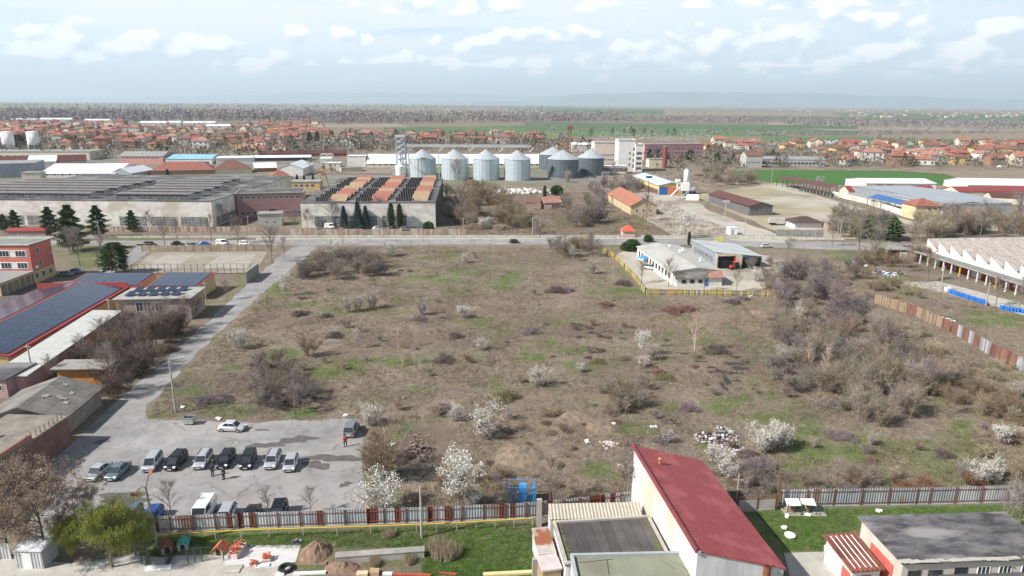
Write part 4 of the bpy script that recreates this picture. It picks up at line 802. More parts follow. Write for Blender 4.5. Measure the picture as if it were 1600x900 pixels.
# ------------------------------------------------------------------ works yard right of centre
def vec_building(name, label, A, B, C_, h, **k):   # A back-left, B front corner, C right corner of the gable end, all at ground
    return building(name, label, A, B, C_, h, **k)
yb = vec_building('industrial_hall', 'yellow industrial hall with pale blue roof and blue and orange doors', (989, 288), (1029, 304.5), (1063, 303), HT(1029, 304.5, 289), kind='gx', rise=1.6, ov=.6, wm=yelw, rm=mat('ice_blue_roof', (.44, .55, .64), (.38, .48, .57), scale=.1, rough=.5), cat='hall')
w, d = yb['w'], yb['d']; bl = mat('blue_door_paint', (.03, .13, .42), scale=1); oro = mat('orange_door_paint', (.60, .20, .08), scale=1)
MB().box(w + .02, .3, 0, w + .10, d * .36, 4.2).build('door', bl, yb); MB().box(w + .02, d * .38, 0, w + .10, d * .80, 4.2).build('door', oro, yb); MB().box(1, -.08, 0, w - 1, -.02, 2.6).build('dark_base', mat('dark_brown_wall', (.13, .08, .07), scale=.5), yb)
building('cottage', 'dilapidated cottage with orange tiled roof and yellow gable', (950, 315), (985, 336), (1022, 334), 4.2, 'gx', 3.2, .5, mat('old_yellow_plaster', (.50, .40, .22), (.40, .33, .24), scale=.8, detail=9), tileor, wins=[('r', .1, .9, 3, 1.9, 1.1, 1.5), ('f', .1, .9, 4, 1.9, 1.1, 1.5)], cat='house')
bs_ = building('storage_shed', 'long brown roofed shed with dark fluted walls at the yard edge', (1107, 316), (1170, 337), (1208, 337), 4.4, 'gx', 1.6, .6, ribbed('fluted_dark_wall', (.20, .19, .20), (.13, .125, .13), 1.4, 0, rough=.7, bump=1), brownsheet, cat='shed')
building('cottage', 'roofed part of a ruined cottage with red tiles and white wall', (850, 327), (877, 326), 7, 3.2, 'gx', 2.2, .4, mat('stained_plaster', (.45, .38, .33), (.30, .24, .2), scale=.8), tilepk, wins=[('f', .1, .9, 3, 1.6, 1, 1.2)], cat='house')
T = thing('ruined_wall', 'roofless pink brick walls of a ruined cottage', 'ruin', G(822, 327)); g = MB(); g.box(0, 0, 0, 7, .4, 2.8).box(8.2, 0, 0, 12, .4, 2).box(0, .4, 0, .4, 8, 3).box(0, 8, 0, 12, 8.4, 1.8).box(6.6, .4, 0, 7, 8, 3.4); g.build('wall', tiles('worn_brick', (.33, .17, .12), (.28, .15, .11), (.35, .3, .26), .25, .08, .02, plane='z'), T); MB().slab([(-.3, -.2, 3.1), (6.9, -.2, 3.4), (6.9, 5, 4.6), (-.3, 5, 4.2)], .15).build('broken_roof', tilebr, T)
T = building('garden_wall', 'low pinkish ruined yard wall left of the ruins', (800, 326), (820, 326), .5, 1.8, 'flat', wm=MATS['worn_brick'], rm=concd, ov=.05, cat='wall')
building('gatehouse', 'tiny gatehouse with red pyramid roof beside the main road', (973, 371.5), (992, 371.5), 4, HT(982, 371.5, 361), 'hip', 2.0, .4, mat('salmon_plaster', (.55, .38, .31), scale=.6), mat('red_pyramid_roof', (.48, .10, .06), (.40, .09, .055), scale=1), wins=[('f', .15, .85, 2, 1.6, .8, .8)], doors=[('r', .5, .9, 2, whitep)], cat='hut')
# concrete plant
g = G(1070.5, 303); k = (g.y * CP + H * SP) / F; hh = HT(1070.5, 303, 265); T = thing('cement_silo', 'tall white cement silo of the concrete plant', 'silo', g)
MB().tube([(0, 0, 4.5), (0, 0, 7), (0, 0, hh - .6), (0, 0, hh)], [.6, 3.9 * k * 1, 3.9 * k * 1, 2.2 * k], 24).build('silo_wall', whitep, T, True); b = MB(); lattice(b, -1.2, -1.2, 1.2, 1.2, 0, 7, 2, .12); b.build('leg_frame', steel, T); MB().tube([(0, 0, hh), (0, 0, hh + .8)], .6, 8).build('filter', greyw, T)
T = thing('batching_plant', 'white batching plant with slanting conveyor beside the cement silo', 'machine', G(1064, 307)); MB().box(0, 0, 3, 4.2, 4, 7).build('mixer_house', whitep, T); b = MB(); lattice(b, .2, .2, 4, 3.8, 0, 3, 1, .12); b.build('leg_frame', steel, T); MB().slab([(-4.8, 1, .5), (0, 1, 5.5), (0, 2.6, 5.5), (-4.8, 2.6, .5)], .4).build('conveyor', whitep, T); MB().tube([(-2, 1, 4.5), (-2, 1, 9)], .4, 8).box(-3.2, .4, 7.5, -.8, 2, 9).build('dust_filter', whitep, T)
T = building('site_container', 'low white container below the cement silo', (1073, 313), (1092, 313.5), 3, 2.8, 'flat', wm=whitep, rm=roofwhite, ov=.02, t_=.06, cat='container')
T = thing('cement_mixer_drum', 'grey mixer drum standing right of the cement silo', 'machine', G(1082, 303)); MB().tube([(-1.8, 0, 2), (-1, 0, 2.2), (1, 0, 2.6), (2, 0, 2.8)], [.6, 1.5, 1.5, .5], 14).build('drum', steel, T); MB().box(-1.8, -.8, 0, 1.8, .8, 1.2).build('chassis', darks, T)
T = thing('rubble_heap', 'white heap of rubble behind the ruined cottages', 'heap', G(815, 300)); b = MB(); rr = random.Random(8)
for i in range(160):
    b.rbox((rr.gauss(0, 9), rr.gauss(0, 5), rr.uniform(0, .9)), (rr.uniform(.6, 2.2), rr.uniform(.5, 1.6), rr.uniform(.4, 1.3)), rr.uniform(0, 3), rr.uniform(-.3, .3), rr.uniform(-.3, .3))
b.build('rubble', wht, T)
# ------------------------------------------------------------------ halls on the right
T = thing('open_shed', 'open sided shed with long brown roof on posts beside the green field', 'shed'); A, B = G(1240, 304), G(1302, 309); T.location = A; u = B - A; T.rotation_euler = (0, 0, math.atan2(u.y, u.x)); w = u.length
A2 = G(1222, 276.5, 5.5); B2 = G(1300, 290.5, 5.5); u = B2 - A2; T.location = (A2.x, A2.y, 0); rz = math.atan2(u.y, u.x); T.rotation_euler = (0, 0, rz); w = u.length
MB().slab([(0, -3.5, 5.0), (w, -3.5, 5.0), (w, 3.5, 6.0), (0, 3.5, 6.0)], .15).build('roof', brownsheet, T)
for k in range(9):
    for y_ in (-3.2, 3.2): MB().box(w * k / 8 * .99 + .1, y_ - .12, 0, w * k / 8 * .99 + .34, y_ + .12, 5.0 if y_ < 0 else 5.7).build('post', darks, T)
T = thing('machine_bed', 'long dark machine bed lying under the open brown shed', 'machine', (A2.x, A2.y, 0), rz); MB().box(w * .45, -2, 0, w * 1.08, -.6, 1.8).box(w * .5, -.4, 0, w, .8, 1.2).build('bed', darks, T); b = MB(); [b.box(w * .48 + q * 3, -2.4, .2, w * .48 + q * 3 + .4, -2.05, 1.5) for q in range(12)]; b.build('rollers', steel, T)
building('warehouse', 'large white metal hall at the end of the green field', (1352, 298.5), (1461, 299), 24, HT(1400, 298.5, 286), 'gx', 1.6, .4, whitep, roofwhite, cat='hall', doors=[('f', .2, 4, 4, steel), ('f', .34, 4, 4, steel)])
building('warehouse', 'white low gabled hall at the right edge behind the red roofs', (1511, 298), (1640, 300), 26, 3.6, 'gx', 2.5, .4, whitep, roofwhite, cat='hall')
building('barracks', 'long narrow building with red sheet roof before the white hall', (1325, 306.5), (1460, 306), 9, 3.0, 'gx', 2.2, .3, cream, redsheet)
building('barracks', 'long narrow building with red sheet roof at the right edge', (1497, 309), (1640, 308), 12, 3.4, 'gx', 2.0, .3, cream, redsheet)
building('barracks', 'brown roofed low building right of the big grey hall roof', (1548, 318), (1640, 322), 12, 3.4, 'gx', 1.8, .3, cream, brownsheet)
building('factory_hall', 'very wide hall with pale grey roof behind the blue roofed lean-to', (1478, 336), (1578, 334), (1455, 303), 5.0, 'gx', 1.0, .3, steel, greysheet, cat='hall')
building('factory_hall', 'wide grey roofed hall left part with dark ragged edge', (1392, 320), (1476, 336), 26, 4.6, 'gx', 1.2, .3, greyw, greysheet, cat='hall')
a, b_, c_, d_ = G(1357, 308, 4.2), G(1423, 323, 4.2), G(1429, 316, 4.8), G(1371, 303, 4.8); T = thing('lean_to', 'long bright blue lean-to roof on posts by the cream yard wall', 'shed', (a.x, a.y, 0)); o_ = T.location.copy(); o_.z = 0
MB().slab([p - o_ for p in (a, b_, c_, d_)], .12).build('roof', bluesheet, T)
for k in range(7): p = a.lerp(b_, k / 6) - o_; MB().box(p.x - .1, p.y + .2, 0, p.x + .1, p.y + .4, 4.0).build('post', darks, T)
fence('yard_wall', 'cream concrete yard wall running down to the yellow house', [G(1300, 306), G(1352, 318), G(1422, 341)], 2.6, beige, greyw, 4, .2, rails=False, cat='wall', ph=.1)
building('house', 'yellow two storey house with red hipped roof and balcony on the right', (1428, 343), (1466, 343), 10, 6.0, 'hip', 2.6, .6, mat('old_yellow_render', (.55, .45, .26), (.46, .38, .25), scale=.5), tilered, wins=[('f', .45, .95, 2, 4.4, 1.5, 1.3), ('f', .45, .95, 2, 1.6, 1.5, 1.3)], cat='house')
building('shed', 'white gabled shed right of the yellow house', (1471, 344), (1494, 344), 12, 4.5, 'gy', 2.4, .4, whitep, roofdark, cat='shed')
building('house', 'low house with faded brown roof right of the white gabled shed', (1500, 349), (1545, 350), 12, 3.6, 'gx', 1.8, .6, cream, tilepk, cat='house')
building('house', 'cream house half hidden by bare trees at the right edge', (1541, 360), (1566, 361), 9, 6.0, 'sx', -1.4, .3, cream, tilebr, wins=[('f', .1, .9, 2, 4.2, 1, 1)], cat='house')
building('hut', 'white walled hut with dark brown hipped roof near the road', (1241, 358), (1284, 358), 9, 2.6, 'hip', 1.9, .8, wht, tiles('dark_brown_tiles', (.10, .06, .055), (.075, .045, .04), (.05, .03, .03), .35, .3, .03), cat='hut')
building('ruined_hut', 'small orange brick hut with flat canopy near the road', (1293, 361), (1318, 361), 5, 3.4, 'flat', wm=MATS['worn_brick'], rm=concd, ov=.6, doors=[('f', .5, 2.4, 2.6, darkm)], cat='hut')
building('kiosk', 'small white kiosk beside the gravel track and main road', (1139, 367), (1152, 367), 3, 2.5, 'flat', wm=whitep, rm=roofwhite, ov=.1, doors=[('f', .4, .8, 2, steel)], cat='kiosk')
building('kiosk', 'low grey container by the dusty yard on the right', (1268, 330), (1290, 331), 3, 2.6, 'flat', wm=greyw, rm=roofgrey, ov=.05, cat='container') if False else None
T = thing('truck', 'grey flatbed truck with dark cab parked left of the brown hut', 'truck', G(1202, 352), -.1); MB().box(0, 0, 1.0, 6.2, 2.3, 2.9).build('cargo_box', greyw, T); cb_ = MB().prism([(6.4, .0), (8.2, 0), (8.2, 2.3), (6.4, 2.3)], .7, 2.6).build('cab', darks, T); MB().box(8.2, .2, 1.6, 8.25, 2.1, 2.4).build('windscreen', winm, T)
for x_ in (1, 2.3, 7.3):
    for y_ in (0, 2.1): MB().tube([(x_, y_, .5), (x_, y_ + .25, .5)], .5, 12).build('wheel', darkm, T)
# ------------------------------------------------------------------ school grounds on the left
ra = building('school_building', 'three storey coral and red school building with yellow ground floor', (-45, 443), (55, 443), (92, 430), HT(55, 443, 384), 'flat', wm=corw, rm=mat('green_grey_roof', (.22, .23, .20), (.15, .16, .14), scale=.3, detail=8), ov=.25, parapet=(mat('pale_coping', (.5, .5, .48), scale=1), .18), cat='school')
w, d = ra['w'], ra['d']; hr = ra.children[0].dimensions.z
MB().box(w + .01, -.02, 3.3, w + .05, d, hr - .05).build('red_gable_panel', redw, ra); MB().box(0, -.06, 0, w + .06, -.01, 3.3).box(w + .01, -.01, 0, w + .07, d, 3.29).build('yellow_ground_floor', yelw, ra)
for z_ in (4.9, 8.1):
    MB().box(2, -.05, z_ - .95, w - .8, -.012, z_ + .95).build('white_band', wht, ra)
    for k in range(6): o = add_win(ra, w, d, 'f', w - 2.4 - k * 4.2, z_, 2.6, 1.6, whitep, 3); o.location.y = -.06
for z_, u in ((8.3, .33), (5.0, .38)): o = add_win(ra, w, d, 'r', d * u, z_, 1.1, 1.6, whitep, 1); o.location.x = w + .07
for u in (.12, .42, .75): o = add_win(ra, w, d, 'r', d * u, 1.9, 1.4, 1.5, whitep, 2); o.location.x = w + .09
for z_, u in ((3.9, .1), (6.2, .92)): MB().box(w + .06, d * u, z_, w + .5, d * u + .9, z_ + .7).build('air_conditioner', whitep, ra)
gb = building('garage_row', 'low yellow garage row with dark flat roof in front of the school', (-60, 463), (3, 463), (42, 441), 3.3, 'flat', wm=yelw, rm=roofgrey, ov=.5, cat='garage')
w, d = gb['w'], gb['d']
for k in range(6): MB().box(w + .02, d * (k + .12) / 6, 0, w + .1, d * (k + .88) / 6, 2.7).build('gate', mat('grey_gate', (.22, .20, .18), (.15, .13, .12), scale=1), gb)
solar = tiles('solar_panels', (.018, .028, .055), (.026, .038, .07), (.09, .10, .13), 1.75, 1.05, .03, rough=.16, bump=0, offset=0)
sb = building('solar_hall', 'very long low hall covered in blue black solar panels with red edges', (12, 555), (196, 449), (71, 446), 3.5, 'gx', 1.6, .35, yelw, redsheet, z=3.5, cat='hall')
w, d = sb['w'], sb['d']
sl = 1.6 / (d / 2)
MB().slab([(.5, .3, 3.5 + sl * .3 + .12), (w - .5, .3, 3.5 + sl * .3 + .12), (w - .5, d / 2 - .5, 5.1 - sl * .5 + .12), (.5, d / 2 - .5, 5.1 - sl * .5 + .12)], .06).build('solar_array', solar, sb)
MB().slab([(.5, d / 2 + .5, 5.1 - sl * .5 + .12), (w - .5, d / 2 + .5, 5.1 - sl * .5 + .12), (w - .5, d - .3, 3.5 + sl * .3 + .12), (.5, d - .3, 3.5 + sl * .3 + .12)], .06).build('solar_array', solar, sb)
MB().box(-.3, -.6, 3.0, w + .3, -.42, 3.55).build('red_fascia', redw, sb); MB().box(w + .36, -.3, 3.2, w + .6, d + .3, 4.7).build('red_parapet', redw, sb)
for (A, B, D, lab, hh) in (((101, 447), (215, 447), (237, 432), 'solar roofed classroom wing with red fascia right of the school', 3.6), ((229, 448), (308, 448), (318, 431), 'smaller solar roofed wing with red fascia beside the yellow gable', 3.4)):
    s2 = building('solar_wing', lab, A, B, D, hh, 'sy', .9, .3, yelw, redsheet, z=hh); w, d = s2['w'], s2['d']; MB().box(-.3, -.5, hh - .4, w + .3, -.34, hh + .1).build('red_fascia', redw, s2)
    MB().slab([(.4, .2, hh + .16), (w - .4, .2, hh + .16), (w - .4, d - .3, hh + 1.02), (.4, d - .3, hh + 1.02)], .05).build('solar_array', solar, s2)
g5 = building('workshop', 'grey roofed workshop with small solar panels and pink concrete side', (180, 468), (296, 466), (313, 450), 5.0, 'flat', wm=mat('pinkish_concrete', (.36, .28, .25), (.27, .21, .19), scale=.4), rm=mat('pale_flat_roof', (.33, .33, .30), (.25, .25, .23), scale=.4, detail=8), ov=.5, z=5.0, wins=[('f', .28, .60, 3, 3.2, 2.2, 2.0, 3), ('r', .2, .5, 1, 3, 1.2, 2.4)])
w, d = g5['w'], g5['d']
for r_ in range(2):
    for k in range(5): x0 = w * .08 + k * w * .155 + r_ * .2; y0 = d * (.16 + .42 * r_); MB().slab([(x0, y0, 5.45), (x0 + w * .11, y0, 5.45), (x0 + w * .11 + .4, y0 + d * .26, 5.9), (x0 + .4, y0 + d * .26, 5.9)], .06).build('solar_panel', solar, g5)
lw = building('long_store', 'long narrow store with pale sheet roof and pink end wall', (40, 586), (187, 486), 5.2, 3.0, 'sy', .3, .4, mat('mauve_render', (.40, .27, .26), (.3, .2, .2), scale=.5), mat('pale_sheet_roof', (.44, .44, .42), (.36, .36, .34), scale=.6), z=3.0, wins=[('l', .15, .85, 1, 1.9, 1.3, 1.1)])
MB().box(-.06, .3, 0, -.01, 4.8, 2.7).build('pink_end', mat('rose_pink', (.56, .28, .29), (.46, .23, .24), scale=.6), lw)
building('shed', 'small dark roofed mauve shed at the left edge below the pink end', (-30, 622), (14, 622), 7, 3.2, 'flat', wm=MATS['mauve_render'], rm=roofdark, ov=.3, wins=[('f', .5, .9, 1, 1.8, 1.2, 1.0)], cat='shed')
asb = tiles('asbestos_sheets', (.20, .185, .165), (.135, .125, .115), (.07, .065, .06), 1.2, 2.4, .03, rough=.95)
bs = building('barn', 'gabled barn with broken grey asbestos roof and a red door', (99, 652), (156, 605), 11.5, 3.0, 'gx', 2.0, .4, mat('dirty_plaster', (.28, .24, .20), (.18, .155, .13), scale=.6), asb, z=3.0, cat='shed')
w, d = bs['w'], bs['d']; MB().box(-.12, d * .74, 0, -.03, d * .96, 2.7).build('door', mat('bright_red_paint', (.55, .05, .035), (.45, .045, .03), scale=1), bs)
rr = random.Random(2); b = MB()
for k in range(9): x, y = rr.uniform(1, w - 1), rr.uniform(1, d / 2 - 1); z_ = 3.0 + 2.0 * y / (d / 2) + .06; MB().rbox((x, y, z_), (rr.uniform(.5, 1.2), rr.uniform(.3, .7), .05), rr.uniform(-.5, .5), 0, math.atan(2.0 / (d / 2)) + rr.uniform(-.02, .15)).build('loose_sheet', mat('pale_asbestos', (.36, .34, .31), scale=1), bs)
br = building('garage_row', 'brick garage row with flat concrete roof and rusty railing posts', (-28, 740), (105, 652), 8.5, 4.0, 'flat', wm=tiles('dark_brick_wall', (.20, .075, .05), (.15, .06, .04), (.2, .16, .13), .25, .08, .012, plane='z'), rm=mat('weathered_roof', (.235, .21, .18), (.13, .12, .10), scale=.5, detail=10), ov=.15, z=4.0, cat='garage', t_=.2)
w, d = br['w'], br['d']; MB().box(0, .0, 4.21, w * .55, .3, 4.9).build('parapet', brickw, br)
for k in range(9): MB().box(w * (.5 + .055 * k), .1, 4.2, w * (.5 + .055 * k) + .07, .17, 5.1).build('rail_post', rust, br)
bq = MB(); [bq.rbox((w * .52 + rr.uniform(-1, 1), d * .55 + rr.uniform(-.5, .5), 4.3), (.7, .12, .1), rr.uniform(0, 3)) for _ in range(8)]; bq.build('scrap', rust, br)
ochre = mat('ochre_wall', (.42, .20, .07), (.30, .14, .055), scale=.6)
building('canopy_store', 'concrete canopy over a low orange wall behind the broken barn', (88, 576), (162, 575), 3.2, 2.9, 'flat', wm=ochre, rm=concd, ov=.7, z=2.9, cat='shed')
T = thing('yard_wall', 'ochre walls round a sunken yard behind the concrete canopy', 'wall', G(108, 566)); o_ = T.location.copy()
b = MB()
for p, q in (((108, 566), (142, 536)), ((142, 536), (188, 534)), ((188, 534), (172, 548))):
    a_, c_ = G(*p) - o_, G(*q) - o_; u = c_ - a_; b.rbox(((a_.x + c_.x) / 2, (a_.y + c_.y) / 2, 1.0), (u.length, .25, 2.0), math.atan2(u.y, u.x))
b.build('wall', ochre, T)
sheet('yard_floor', [(112, 566), (144, 537), (186, 535), (168, 550), (150, 566)], mat('red_brown_soil', (.16, .075, .04), (.11, .055, .03), scale=1), LV + .004)
building('concrete_wall', 'short dark grey block wall beside the side road', (386, 443), (405, 428), .5, 3.0, 'flat', wm=concd, rm=concd, ov=.05, cat='wall', t_=.1)
fence('court_wall', 'beige brown concrete wall along the north side of the sports court', [G(222, 393), G(330, 392.5), G(424, 391.5)], 2.0, tiles('beige_wall_panels', (.36, .29, .20), (.30, .24, .17), (.18, .15, .12), 2.5, 2.2, .08, plane='z', offset=0), concd, 2.6, .15, cat='wall', rails=False, ph=.06)
T = thing('court_fence', 'thin dark wire fence along the south side of the sports court', 'fence', G(196, 429)); o_ = T.location.copy(); b = MB()
pa, pb = G(196, 429) - o_, G(402, 428) - o_
for k in range(21): p = pa.lerp(pb, k / 20); MB().box(p.x - .05, p.y - .05, 0, p.x + .05, p.y + .05, 3.0).build('post', darks, T)
for z_ in (.2, 1.6, 2.95): b.tube([pa + Vector((0, 0, z_)), pb + Vector((0, 0, z_))], .03, 4)
for k in range(160): p = pa.lerp(pb, k / 160); q = pa.lerp(pb, (k + 1) / 160); b.tube([(p.x, p.y, .2), (q.x, q.y, 1.6)], .008, 3).tube([(q.x, q.y, .2), (p.x, p.y, 1.6)], .008, 3)
b.build('wire', darks, T)
building('kiosk', 'pale blue grey hut behind the school with window', (88, 385), (98, 385), 4, 3.4, 'flat', wm=greyw, rm=roofgrey, cat='hut', wins=[('f', .2, .8, 1, 1.8, 1.4, 1.2)])
building('bus_shelter', 'long low red roofed shelter behind the school', (12, 372), (72, 371), 3.5, 2.6, 'gx', .8, .3, MATS['mauve_render'], redsheet, cat='shelter')
# ------------------------------------------------------------------ fenced compound
cm = building('compound_office', 'long white single storey building with pale grey roof inside the yellow fence', (995, 403), (1050, 445), (1123, 442), HT(1050, 445, 421) - .5, 'gx', 1.0, .35, wht, mat('pale_grey_roof', (.40, .385, .355), (.31, .30, .275), scale=.25, detail=8), wins=[('f', .04, .96, 11, 2.0, 1.5, 1.5, 2, darks)], cat='building')
w, d = cm['w'], cm['d']; hh = HT(1050, 445, 421) - .5; MB().box(w + .02, .4, 0, w + 2.2, d - .5, 2.3).build('porch_wall', wht, cm); MB().slab([(w + .36, 0, hh - .15), (w + 2.6, 0, 2.35), (w + 2.6, d * .68, 2.35), (w + .36, d * .68, hh - .15)], .12).build('porch_roof', asb, cm); MB().slab([(w + .36, d * .69, hh - .1), (w + 2.6, d * .69, 2.4), (w + 2.6, d, 2.4), (w + .36, d, hh - .1)], .12).build('red_porch_roof', tilepk, cm)
for u in (.18, .35, .52): o = add_win(cm, w + 2.2, d, 'r', d * u, 1.4, 1.2, 1.0, darks)
MB().box(w + 2.21, d * .6, 0, w + 2.26, d * .68, 2).build('door', bl, cm)
for k, (u, v) in enumerate(((.15, .62), (.3, .8), (.38, .66), (.72, .8))): MB().box(w * u, d * v, hh + .4, w * u + .5, d * v + .5, hh + 1.5).build('roof_vent', whitep, cm)
ga = building('vehicle_garage', 'tall grey roofed garage with dark open bay behind the white compound office', (1080, 399), (1117, 420), (1192, 420), 5.2, 'sy', -1.6, .4, mat('blue_grey_cladding', (.26, .29, .32), (.2, .23, .26), scale=.4), mat('pale_blue_grey_roof', (.40, .42, .43), (.32, .34, .35), scale=.2), cat='garage')
w, d = ga['w'], ga['d']
MB().box(w + .02, 0, 0, w + .5, .5, 4.8).box(w + .02, .5, 3.9, w + .5, d * .42, 4.7).box(w + .02, d * .42, 0, w + .5, d * .56, 4.5).build('portal', cream, ga)
MB().box(w + .02, .5, 0, w + .1, d * .40, 3.9).box(w + .02, d * .57, 0, w + .1, d * .73, 3.2).box(w + .02, d * .82, 0, w + .1, d * .98, 3.0).build('open_bay', darkm, ga); MB().box(w + .02, d * .40, 0, w + .52, d * .418, 4.2).build('red_post', MATS['bright_red_paint'], ga); MB().box(w + .02, d * .735, 0, w + .12, d * .81, 3.2).build('blue_door', mat('cyan_blue_paint', (.05, .32, .52), scale=1), ga)
b = MB(); [b.box(w * (.1 + .1 * k), -.06, 1.8, w * (.1 + .1 * k) + w * .08, -.01, 3.4) for k in range(8)]; b.build('glazing', glz2, ga)
yp = [mat('yellow_pale', (.54, .43, .10), (.40, .32, .09), scale=3), mat('cream_pale', (.62, .58, .46), (.5, .47, .38), scale=3), mat('orange_pale', (.62, .36, .07), (.5, .3, .06), scale=3)]
def pales(name, lab, pts, seed, gap=.38, skip=.12):
    T = thing(name, lab, 'fence', pts[0], 0, 'yellow paling fences of the compound'); o_ = T.location.copy(); rr = random.Random(seed); b = MB(); r_ = MB()
    for a_, c_ in zip(pts, pts[1:]):
        a_, c_ = a_ - o_, c_ - o_; L_ = (c_ - a_).length; ang = math.atan2((c_ - a_).y, (c_ - a_).x); n = int(L_ / gap)
        for i in range(n):
            if rr.random() < skip: continue
            p = a_.lerp(c_, (i + .5) / n); b.mi(0 if rr.random() < .62 else rr.choice((1, 2))).rbox((p.x, p.y, .85), (gap * .62, .05, 1.6 + rr.uniform(-.1, .15)), ang)
        for z_ in (.35, 1.25): p = (a_ + c_) / 2; r_.rbox((p.x, p.y, z_), (L_, .06, .08), ang)
    b.build('pales', yp, T); r_.build('rail', darks, T); return T
pales('paling_fence', 'yellow paling fence down the left side of the compound', [G(942, 394), G(960, 404), G(986, 430), G(1007, 459)], 1, skip=.25); pales('paling_fence', 'yellow and cream paling fence along the front of the compound', [G(1009, 461), G(1080, 461), G(1150, 462), G(1217, 464)], 2, skip=.3)
T = thing('parasol', 'bright blue parasol beside the white compound office', 'parasol', G(1006, 414)); b = MB(); b.tube([(0, 0, 2.3), (0, 0, 3.0)], [2.3, .05], 8).build('canopy', bl if False else mat('azure_canvas', (.05, .27, .55), (.045, .22, .46), scale=1), T); MB().tube([(0, 0, 0), (0, 0, 2.8)], .04, 6).build('pole', steel, T)
T = building('storage_container', 'small blue and white office container by the compound office', (1008, 400), (1015, 402), 3, 2.5, 'flat', wm=whitep, rm=roofwhite, ov=.05, cat='container') if False else None
tr = thing('tractor', 'small red tractor in front of the open garage bay', 'tractor', G(1147, 421), .3); MB().box(-1.4, -.4, .6, .6, .4, 1.3).build('bonnet', MATS['bright_red_paint'], tr); MB().box(-.2, -.6, 1.2, 1.1, .6, 2.2).build('cab', winm, tr); MB().box(-.3, -.7, 2.2, 1.2, .7, 2.3).build('cab_roof', MATS['bright_red_paint'], tr)
for x, y, r_ in ((.6, .62, .75), (.6, -.8, .75), (-1.1, .5, .4), (-1.1, -.7, .4)): MB().tube([(x, y, r_), (x, y + .25, r_)], r_, 14).build('wheel', darkm, tr)
# ------------------------------------------------------------------ sawtooth factory at the right edge
A, B = (1444, 408), (1650, 475); hh = HT(1446, 408, 373); loc, rz, w, d = frame(A, B, 62)
T = thing('sawtooth_factory', 'white walled sawtooth roof factory with red doors at the right edge', 'factory', loc, rz); tw_ = (G(1590, 455.5) - G(1446, 408.6)).length / 7; nT = int(w / tw_); w = nT * tw_; lo_ = hh - 2.7; bw = MB(); 
for k in range(nT):
    x0, x1 = k * tw_, (k + 1) * tw_
    P = [(x0, 0, 0), (x1, 0, 0), (x1, 0, lo_), (x0, 0, hh), (x0, d, 0), (x1, d, 0), (x1, d, lo_), (x0, d, hh)]; bw.add(P, [(0, 1, 2, 3), (5, 4, 7, 6)])
    MB().slab([(x0 + .15, -.15, hh + .12), (x1 - .05, -.15, lo_ + .12), (x1 - .05, d, lo_ + .12), (x0 + .15, d, hh + .12)], .12).build('sawtooth_roof', tiles('brownish_felt_roof', (.40, .355, .32), (.35, .305, .275), (.22, .19, .17), 9, 1.2, .06), T)
    MB().slab([(x1 - 1.1, .2, lo_ + .16 + (hh - lo_) * 1.1 / tw_), (x1 - .1, .2, lo_ + .16), (x1 - .1, d, lo_ + .16), (x1 - 1.1, d, lo_ + .16 + (hh - lo_) * 1.1 / tw_)], .03).build('valley_gutter', roofdark, T)
    MB().box(x0 - .05, .3, lo_, x0 + .1, d, hh).build('north_light', mat('dirty_north_light', (.20, .17, .15), (.12, .10, .09), scale=.6), T)
    MB().box(x0 - .1, -.35, lo_ - 1, x0 + .5, -.02, hh + .2).build('gutter_pier', wht, T) if False else None
bw.add([(0, 0, 0), (0, d, 0), (0, d, hh), (0, 0, hh)], [(3, 2, 1, 0)]).build('wall', mat('white_washed_wall', (.70, .68, .62), (.58, .56, .50), scale=.35, detail=8), T)
T2 = T; MB().box(-4, -4.0, 3.15, w, -.02, 3.4).build('canopy', mat('canopy_felt', (.20, .20, .20), (.14, .14, .14), scale=.6), T)
MB().box(-4, -4.1, 3.0, w, -4.01, 3.45).build('canopy_edge', concd, T)
redd = mat('dull_red_door', (.36, .06, .035), (.28, .05, .03), scale=1)
for k in range(12):
    x = 3 + k * (w - 6) / 12; MB().box(x - .14, -3.8, 0, x + .14, -3.5, 3.15).build('canopy_post', yp[0] if k in (5, 9) else wht, T)
    MB().box(x + .6, -.12, 0, x + 3.2 + (k % 2) * .8, -.02, 2.9).build('door', redd if k % 5 else whitep, T)
hu = building('car_port', 'flat roofed carport with white screen left of the sawtooth factory', (1384, 403), (1419, 403), 5, 2.6, 'flat', wm=darkm, rm=concd, ov=.5, cat='carport', t_=.25); MB().box(hu['w'] * .6, -.2, 0, hu['w'], -.05, 1.9).build('screen', whitep, hu); MB().box(-.3, -.3, 0, .1, .1, 2.6).build('post', wht, hu)
drum = MB(); drum.tube([(0, 0, 0), (0, 0, .3), (0, 0, .32), (0, 0, .6), (0, 0, .62), (0, 0, .92)], [.29, .29, .31, .31, .29, .29], 12); dm = drum.mesh('plastic_drum', mat('blue_plastic', (.03, .17, .52), (.025, .14, .44), scale=2, rough=.4)); k = 0
def drums(P, Q, n, rws, lab, grp):
    for r_ in range(rws):
        for i in range(n):
            p = G(*P).lerp(G(*Q), i / n); rr = random.Random(i * 7 + r_); o = link('plastic_drum', dm, None, (p.x + rr.uniform(-.1, .1) + .25 * r_, p.y + .66 * r_ + rr.uniform(-.1, .1), 0)); tag(o, lab % ('front row', 'second row', 'back row')[r_], 'drum', grp)
drums((1485, 459), (1546, 478), 15, 3, 'blue plastic drum in the %s left of the bare bush before the factory', 'blue drums before the sawtooth factory'); drums((1566, 484), (1612, 492), 9, 2, 'blue plastic drum in the %s at the right photo edge', 'blue drums at the right edge')
T = thing('water_tank', 'small white cube tank at the left end of the blue drums', 'tank', G(1480, 456)); MB().box(-.6, -.5, .15, .6, .5, 1.2).build('tank', whitep, T); MB().box(-.65, -.55, 0, .65, .55, .14).build('pallet', rust, T)
